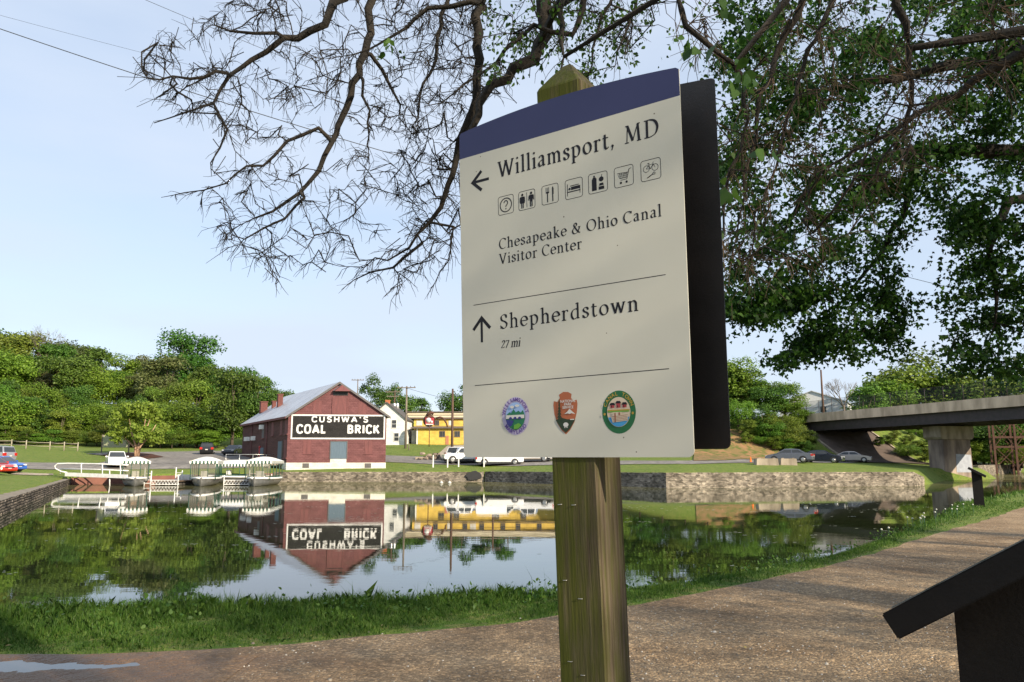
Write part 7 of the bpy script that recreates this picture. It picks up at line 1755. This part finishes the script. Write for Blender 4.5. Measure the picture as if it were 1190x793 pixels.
# its few living shoots
ra2 = random.Random(8); LC = []
for p in tw1:
    x, y = px_of(p)
    if (430 < x < 475 and 40 < y < 75 and ra2.random() < .05) or (560 < x < 720 and y < 95 and ra2.random() < .55) or (720 < x < 800 and y < 90 and ra2.random() < .35):
        for _ in range(3): LC.append(p + np.array([ra2.uniform(-.06, .06) for _ in range(3)]))
for p in tw2:
    x, y = px_of(p)
    if ra2.random() < (.3 if x < 900 else .12):
        for _ in range(4): LC.append(p + np.array([ra2.uniform(-.1, .1) for _ in range(3)]))
leaves('foliage', MT['near'], tA, LC, .042, 4, OVAL, .5, oA_)
big = [at(x, y, Y) for x, y, Y in ((450, 52, 6.5), (456, 48, 6.5), (448, 58, 6.6), (852, 86, 4.1), (862, 92, 4.1), (846, 96, 4.15), (857, 78, 4.2), (835, 60, 4.2), (875, 80, 4.3), (848, 212, 4.2), (852, 218, 4.2), (845, 222, 4.3), (880, 180, 4.4), (890, 175, 4.4), (800, 50, 5.0), (806, 56, 5.0), (795, 45, 5.0), (842, 8, 4.6), (860, 15, 4.6))]
leaves('foliage', MT['near'], tA, np.repeat(np.array(big), 2, axis=0) + rA.normal(size=(len(big) * 2, 3)) * .03, .10, 5, OVAL, .9, oA_)

# ---- leafy maple to the right
tB = thing('maple_tree', 'leafy dark maple whose hanging sprays fill the upper right against the sky', 'tree', (15.2, 13.5, 0)); oB = (15.2, 13.5, 0)
rB = np.random.default_rng(21)
limbsB = [([(15.2, 13.5, -.3), (15.0, 13.5, 3.0), (14.6, 13.6, 5.5), (14.2, 13.8, 9.0), (13.5, 14, 13.0)], (.42, .16), None),
  ([(14.9, 13.5, 4.2), tuple(at(1240, 182, 13.2)), tuple(at(1150, 174, 13.0)), tuple(at(1065, 175, 12.6)), tuple(at(1000, 190, 12.2)), tuple(at(940, 215, 12.0))], (.2, .03), 'near'),
  ([(14.7, 13.6, 5.6), tuple(at(1300, 60, 13.4)), tuple(at(1180, 60, 13.2)), tuple(at(1050, 90, 12.6)), tuple(at(930, 110, 12))], (.2, .03), 'near'),
  ([(14.5, 13.6, 7.0), tuple(at(1250, -80, 13.5)), tuple(at(1080, -60, 13)), tuple(at(900, -30, 12.6))], (.18, .03), 'near'),
  ([(14.9, 13.5, 4.0), tuple(at(1290, 230, 12.5)), tuple(at(1170, 232, 12.0)), tuple(at(1150, 290, 12.0)), tuple(at(1160, 350, 12)), tuple(at(1150, 400, 12))], (.12, .02), 'near'),
  ([tuple(at(1065, 175, 12.6)), tuple(at(1050, 250, 12.8)), tuple(at(1020, 300, 12.8)), tuple(at(980, 350, 12.8)), tuple(at(945, 385, 12.8))], (.06, .015), 'near'),
  ([tuple(at(940, 215, 12.0)), tuple(at(905, 280, 12.2)), tuple(at(880, 340, 12.2))], (.04, .01), 'near')]
polys = [([(832, -20), (1400, -60), (1400, 270), (1085, 270), (1065, 300), (1040, 310), (1000, 335), (960, 345), (930, 350), (885, 352), (838, 365)], 560, 11.0, 14.5),
 ([(838, 330), (905, 330), (895, 372), (850, 376)], 16, 11.5, 12.5),
 ([(905, 330), (1010, 320), (1065, 300), (1068, 345), (1050, 400), (1000, 425), (985, 400), (950, 428), (920, 425), (896, 418), (915, 390)], 62, 12, 13.5),
 ([(1100, 260), (1300, 260), (1300, 440), (1180, 438), (1150, 436), (1110, 425), (1092, 395), (1120, 360), (1092, 350), (1110, 320), (1085, 275)], 95, 11.3, 13.2),
 ([(1400, -400), (1400, 200), (1800, 200), (1800, -500), (1000, -500), (850, -60), (1100, -60)], 260, 10.5, 15.5)]
tgB = []
for pl, n, y0, y1 in polys: tgB += sample_px(pl, n, rB, lambda x, y: rB.uniform(y0, y1))
tgB += [(15.2 + rB.normal() * 2.6, 13.5 + rB.normal() * 2.6, rB.uniform(6, 14)) for _ in range(170)]
posB, parB, hintB, tipsB = grow(limbsB, tgB, seg=.3, wob=.2, sag=.12, seed=5)
_, radB = branch_mesh('trunk', M['barkdark'], tB, posB, parB, hintB, tip_r=.006, expo=2.6, maxgrown=.035, maxr=.42, origin=oB)
LB = []
for i in tipsB:
    p = posB[i]; q = posB[parB[i]]; d = p - q; d = d / (np.linalg.norm(d) + 1e-6)
    n = 125
    u = rB.uniform(-.75, .3, n)[:, None]; w = rB.normal(size=(n, 3)) * np.array([.135, .135, .08])
    LB.append(p + d * u * np.array([1, 1, .4]) + w - np.array([0, 0, 1]) * (np.abs(u) * .12))
LB = np.concatenate(LB)
# sky holes: nothing grows in a few pockets between the limbs
keepm = np.ones(len(LB), bool)
nz3 = np.sin(LB[:, 0] * 2.1 + 1) * np.sin(LB[:, 2] * 2.7 + .5) + .5 * np.sin(LB[:, 0] * 4.3 + LB[:, 2] * 3.9)
nz4 = np.sin(LB[:, 0] * 5.3 + LB[:, 1]) * np.sin(LB[:, 2] * 6.1 + 2) + .4 * np.sin(LB[:, 0] * 9.7 - LB[:, 2] * 8.3)
keepm &= (nz3 < .8) & (nz4 < .72)
leaves('foliage', MT['maple'], tB, LB[keepm], .074, 7, LOBE8, .55, oB)

# ---- trees behind and beside the viewer that shade the path
def shade_tree(label, base, Hh, Rr, seed, nspr=240, per=34, low=.3, size=.11, offs=(0, 0)):
    t = thing('towpath_tree', label, 'tree', base, 0, 'trees along the towpath behind the viewpoint'); r = np.random.default_rng(seed); b = np.array(base, float)
    tg = []
    for _ in range(nspr):
        d = r.normal(size=3); d /= np.linalg.norm(d); rr = r.uniform(.45, 1) ** .6
        tg.append(b + np.array([offs[0], offs[1], Hh * (1 + low) / 2]) + d * rr * np.array([Rr, Rr, Hh * (1 - low) / 2]))
    pos, par, hint, tips = grow([([b + np.array([0, 0, -.3]), b + np.array([0, 0, Hh * .4]), b + np.array([.2, 0, Hh * .8])], (.35, .08), None)], tg, seg=.6, wob=.2, sag=.1, seed=seed)
    branch_mesh('trunk', M['trunk'], t, pos, par, hint, tip_r=.01, expo=2.5, maxgrown=.12, origin=base)
    C = np.concatenate([pos[i] + r.normal(size=(per, 3)) * np.array([.38, .38, .22]) for i in tips])
    leaves('foliage', MT['near'], t, C, size, seed, OVAL, .4, base)
for k, (bx_, by_, Hh, Rr, ns) in enumerate(SHADE):
    shade_tree(SHADE_LAB[k], (bx_, by_, 0), Hh, Rr, 60 + k, ns)
# ------------------------------------------------------------------ near grass, stones, litter
MT['blade'] = leafmat('grass_blade', (.04, .10, .012), (.065, .145, .018), (.12, .19, .035), .35, .5)
def blades(name, X, Y, Z, H, Wd, seed, material, lean=.5):
    r = np.random.default_rng(seed); n = len(X); a = r.uniform(0, 2 * math.pi, n); ca, sa = np.cos(a), np.sin(a)
    la = r.uniform(0, 2 * math.pi, n); lm = r.uniform(.1, 1, n) * lean
    B = np.stack([X, Y, Z - .01], 1); side = np.stack([ca, sa, np.zeros(n)], 1) * (Wd / 2)[:, None]
    ld = np.stack([np.cos(la), np.sin(la), np.zeros(n)], 1)
    mid = B + ld * (lm * H * .3)[:, None]; mid[:, 2] += H * .6; tip = B + ld * (lm * H * 1.0)[:, None]; tip[:, 2] += H * (1 - .3 * lm)
    V = np.stack([B - side, B + side, mid + side * .7, tip, mid - side * .7], 1)
    return np_mesh(name, V.reshape(-1, 3), np.arange(n * 5).reshape(n, 5), material)
rg = np.random.default_rng(31)
pe = np.array(PATH_EDGE)
def edge_y(x): return np.interp(x, pe[:, 0], pe[:, 1])
XS = []; YS = []; HS = []; WS = []
def scatter(n, x0, x1, y0, y1, scl):
    x = rg.uniform(x0, x1, n); y = rg.uniform(y0, y1, n); e = edge_y(x); w = near_y(x)
    rag = vnoise(x, y, .5, 1) * .12 + vnoise(x, y, .17, 5) * .08
    f = (y - e) / np.maximum(.3, (w - e))                     # 0 at the path, 1 at the water
    dpath = (y - e) * .8
    ok = (dpath > -.04 + rag) & (f < .98)
    thin = np.clip(dpath / .35, .12, 1); ok &= rg.uniform(0, 1, n) < thin
    x, y, f, dpath = x[ok], y[ok], f[ok], dpath[ok]
    cl = .75 + .45 * vnoise(x, y, .7, 3) + .25 * vnoise(x, y, .23, 8)
    h = (.05 + .05 * np.clip(dpath / 1, 0, 1) + .20 * sstep(.45, .95, f)) * cl * rg.uniform(.5, 1.3, len(x))
    XS.append(x); YS.append(y); HS.append(np.clip(h, .02, .6)); WS.append(np.full(len(x), scl) * rg.uniform(.7, 1.3, len(x)))
scatter(210000, -8, 2, 6.3, 12.6, .0065)
scatter(90000, 2, 8, 9, 20, .009)
scatter(60000, 8, 20, 16, 36, .016)
scatter(40000, 20, 50, 30, 72, .035)
X = np.concatenate(XS); Y = np.concatenate(YS); Hh = np.concatenate(HS); Wd = np.concatenate(WS)
o = blades('grass', X, Y, land_h(X, Y), Hh, Wd, 3, MT['blade'], .8); tag(o, kind='stuff'); tag(o, 'green grass on the bank between towpath and water', 'grass')
# taller weeds and seed stalks standing at the waterline
n = 2600; x = rg.uniform(-7, 16, n); x = x[(vnoise(x, x * 0, 1.1, 4) > .1)]; yw = near_y(x) - rg.uniform(.05, .6, len(x)) ; hh = rg.uniform(.22, .55, len(x))
o = blades('tall_grass', x, yw, land_h(x, yw), hh, np.full(len(x), .008), 5, MT['blade'], .45); tag(o, kind='stuff'); tag(o, 'taller grass stems along the waterline', 'grass')
# broad-leaved weeds in the verge
pts = []
for _ in range(170):
    x0 = rg.uniform(-7, 16); e = edge_y(np.array([x0]))[0]; w = near_y(np.array([x0]))[0]; y0 = e + (w - e) * rg.uniform(.3, .72); k = rg.integers(5, 14)
    for _ in range(k): pts.append((x0 + rg.normal() * .07, y0 + rg.normal() * .07, float(land_h(x0, y0)[0]) + rg.uniform(.04, .2)))
o = leaves('weeds', MT['blade'], None, pts, .045, 12, OVAL, -.2); tag(o, kind='stuff'); tag(o, 'broad-leaved weeds in the grassy bank', 'weeds')
# dandelion clocks by the far exhibit panel
M['clock'] = mat('dandelion_seed', (.55, .55, .5), .9)
gd = None
for k in range(18):
    x0 = rg.uniform(7.8, 14.5); y0 = edge_y(x0) + (near_y(x0) - edge_y(x0)) * rg.uniform(.25, .72)
    b = (x0, float(y0), float(land_h(x0, y0)[0])); h = rg.uniform(.22, .36)
    g = MB(); g.tube([(0, 0, -.02), (.01, .01, h)], .004, 4); o = g.build('stem', M['green'])
    t = thing('dandelion', 'white dandelion seed head in the grass near the small exhibit panel', 'flower', b, 0, 'dandelion clocks in the verge'); o.parent = t
    g = MB(); g.lathe((.01, .01, h), [(.004, -.02), (.018, -.013), (.024, .0), (.018, .014), (.004, .021)], 8); g.build('seed_head', M['clock'], t)
# loose stones on the towpath
M['pebble'] = leafmat('loose_stone', (.16, .13, .10), (.28, .24, .19), (.5, .46, .4), 0.0, .85)
n = 30000; x = rg.uniform(-7, 12, n); y = 4.2 + (rg.uniform(0, 1, n) ** 1.7) * 16; s = rg.uniform(.0035, .0095, n) * np.where(rg.uniform(0, 1, n) > .97, 1.8, 1)
ok = (y < edge_y(x) - .05 + .3 * rg.uniform(-1, 1, n)); ok &= ~((x < -2.4) & (y > 5.6) & (rg.uniform(0, 1, n) < .93)); ok &= rg.uniform(0, 1, n) < np.clip(.55 + .6 * vnoise(x, y, 1.3, 2), .06, 1)
x, y, s = x[ok], y[ok], s[ok]; n = len(x); a = rg.uniform(0, 6.28, n)
base8 = np.array([(-1, -.7, -.3), (.8, -.9, -.3), (1, .7, -.3), (-.7, .9, -.3), (-.6, -.4, .7), (.5, -.5, .75), (.55, .45, .6), (-.45, .5, .7)])
jit = 1 + rg.uniform(-.3, .3, (n, 8, 3)); Vb = base8[None] * jit * s[:, None, None]; ca, sa = np.cos(a)[:, None], np.sin(a)[:, None]
Vx = Vb[..., 0] * ca - Vb[..., 1] * sa + x[:, None]; Vy = Vb[..., 0] * sa + Vb[..., 1] * ca + y[:, None]; Vz = Vb[..., 2] * .8 + .006 + (s * .1)[:, None]
V = np.stack([Vx, Vy, Vz], -1).reshape(-1, 3); fq = np.array([(0, 1, 5, 4), (1, 2, 6, 5), (2, 3, 7, 6), (3, 0, 4, 7), (4, 5, 6, 7)])
o = np_mesh('loose_stones', V, (np.arange(n)[:, None, None] * 8 + fq[None]).reshape(-1, 4), M['pebble']); tag(o, kind='stuff'); tag(o, 'loose pale stones scattered over the towpath', 'gravel')
# fallen leaves and flecks
M['litter'] = leafmat('leaf_litter', (.3, .2, .08), (.2, .13, .06), (.42, .35, .12), .1)
n = 260; C = np.stack([rg.uniform(-5.5, 8, n), rg.uniform(4.6, 9.5, n), np.full(n, .014)], 1); C = C[C[:, 1] < edge_y(C[:, 0]) + .5]
ax = rg.uniform(0, 6.28, len(C)); t = np.stack([np.cos(ax), np.sin(ax), np.zeros(len(C))], 1); b2 = np.stack([-np.sin(ax), np.cos(ax), rg.uniform(-.4, .4, len(C))], 1); sz = rg.uniform(.006, .018, len(C))[:, None]
V = np.stack([C - t * sz * 1.5, C + b2 * sz * .6, C + t * sz * 1.5, C - b2 * sz * .6 + np.array([0, 0, .004])], 1)
o = np_mesh('leaf_litter', V.reshape(-1, 3), np.arange(len(C) * 4).reshape(-1, 4), M['litter']); tag(o, kind='stuff'); tag(o, 'small dry leaves and flecks on the ground', 'leaf litter')
# flecks of pollen and weed, pale ones painted for sky glints off ripples
M['fleck_glint'] = mat('flecks_and_glints', (.5, .5, .42), .6, (.3, .32, .2), 4)
C = []; W_ = []
for _ in range(260):
    cx_ = rg.uniform(-26, 26); cy_ = rg.uniform(13, 72)
    for _ in range(rg.integers(3, 12)): C.append((cx_ + rg.normal() * (.2 + cy_ * .02), cy_ + rg.normal() * .12, WATER_Z + .006)); W_.append(rg.uniform(.012, .04) * (1 + cy_ / 30))
C = np.array(C); W_ = np.array(W_); ok = inside(C[:, 0], C[:, 1], BASIN); C, W_ = C[ok], W_[ok]; n = len(C)
ang = np.linspace(0, 2 * math.pi, 6, endpoint=False); P = np.stack([np.cos(ang), .45 * np.sin(ang)], 1)
V = np.zeros((n, 6, 3)); V[..., :2] = C[:, None, :2] + P[None] * W_[:, None, None] * rg.uniform(.6, 1.3, (n, 6, 1)); V[..., 2] = WATER_Z + .006
o = np_mesh('flecks_and_glints', V.reshape(-1, 3), np.arange(n * 6).reshape(n, 6), M['fleck_glint']); tag(o, kind='stuff'); tag(o, 'pale flecks of weed floating on the still water', 'floating weed')
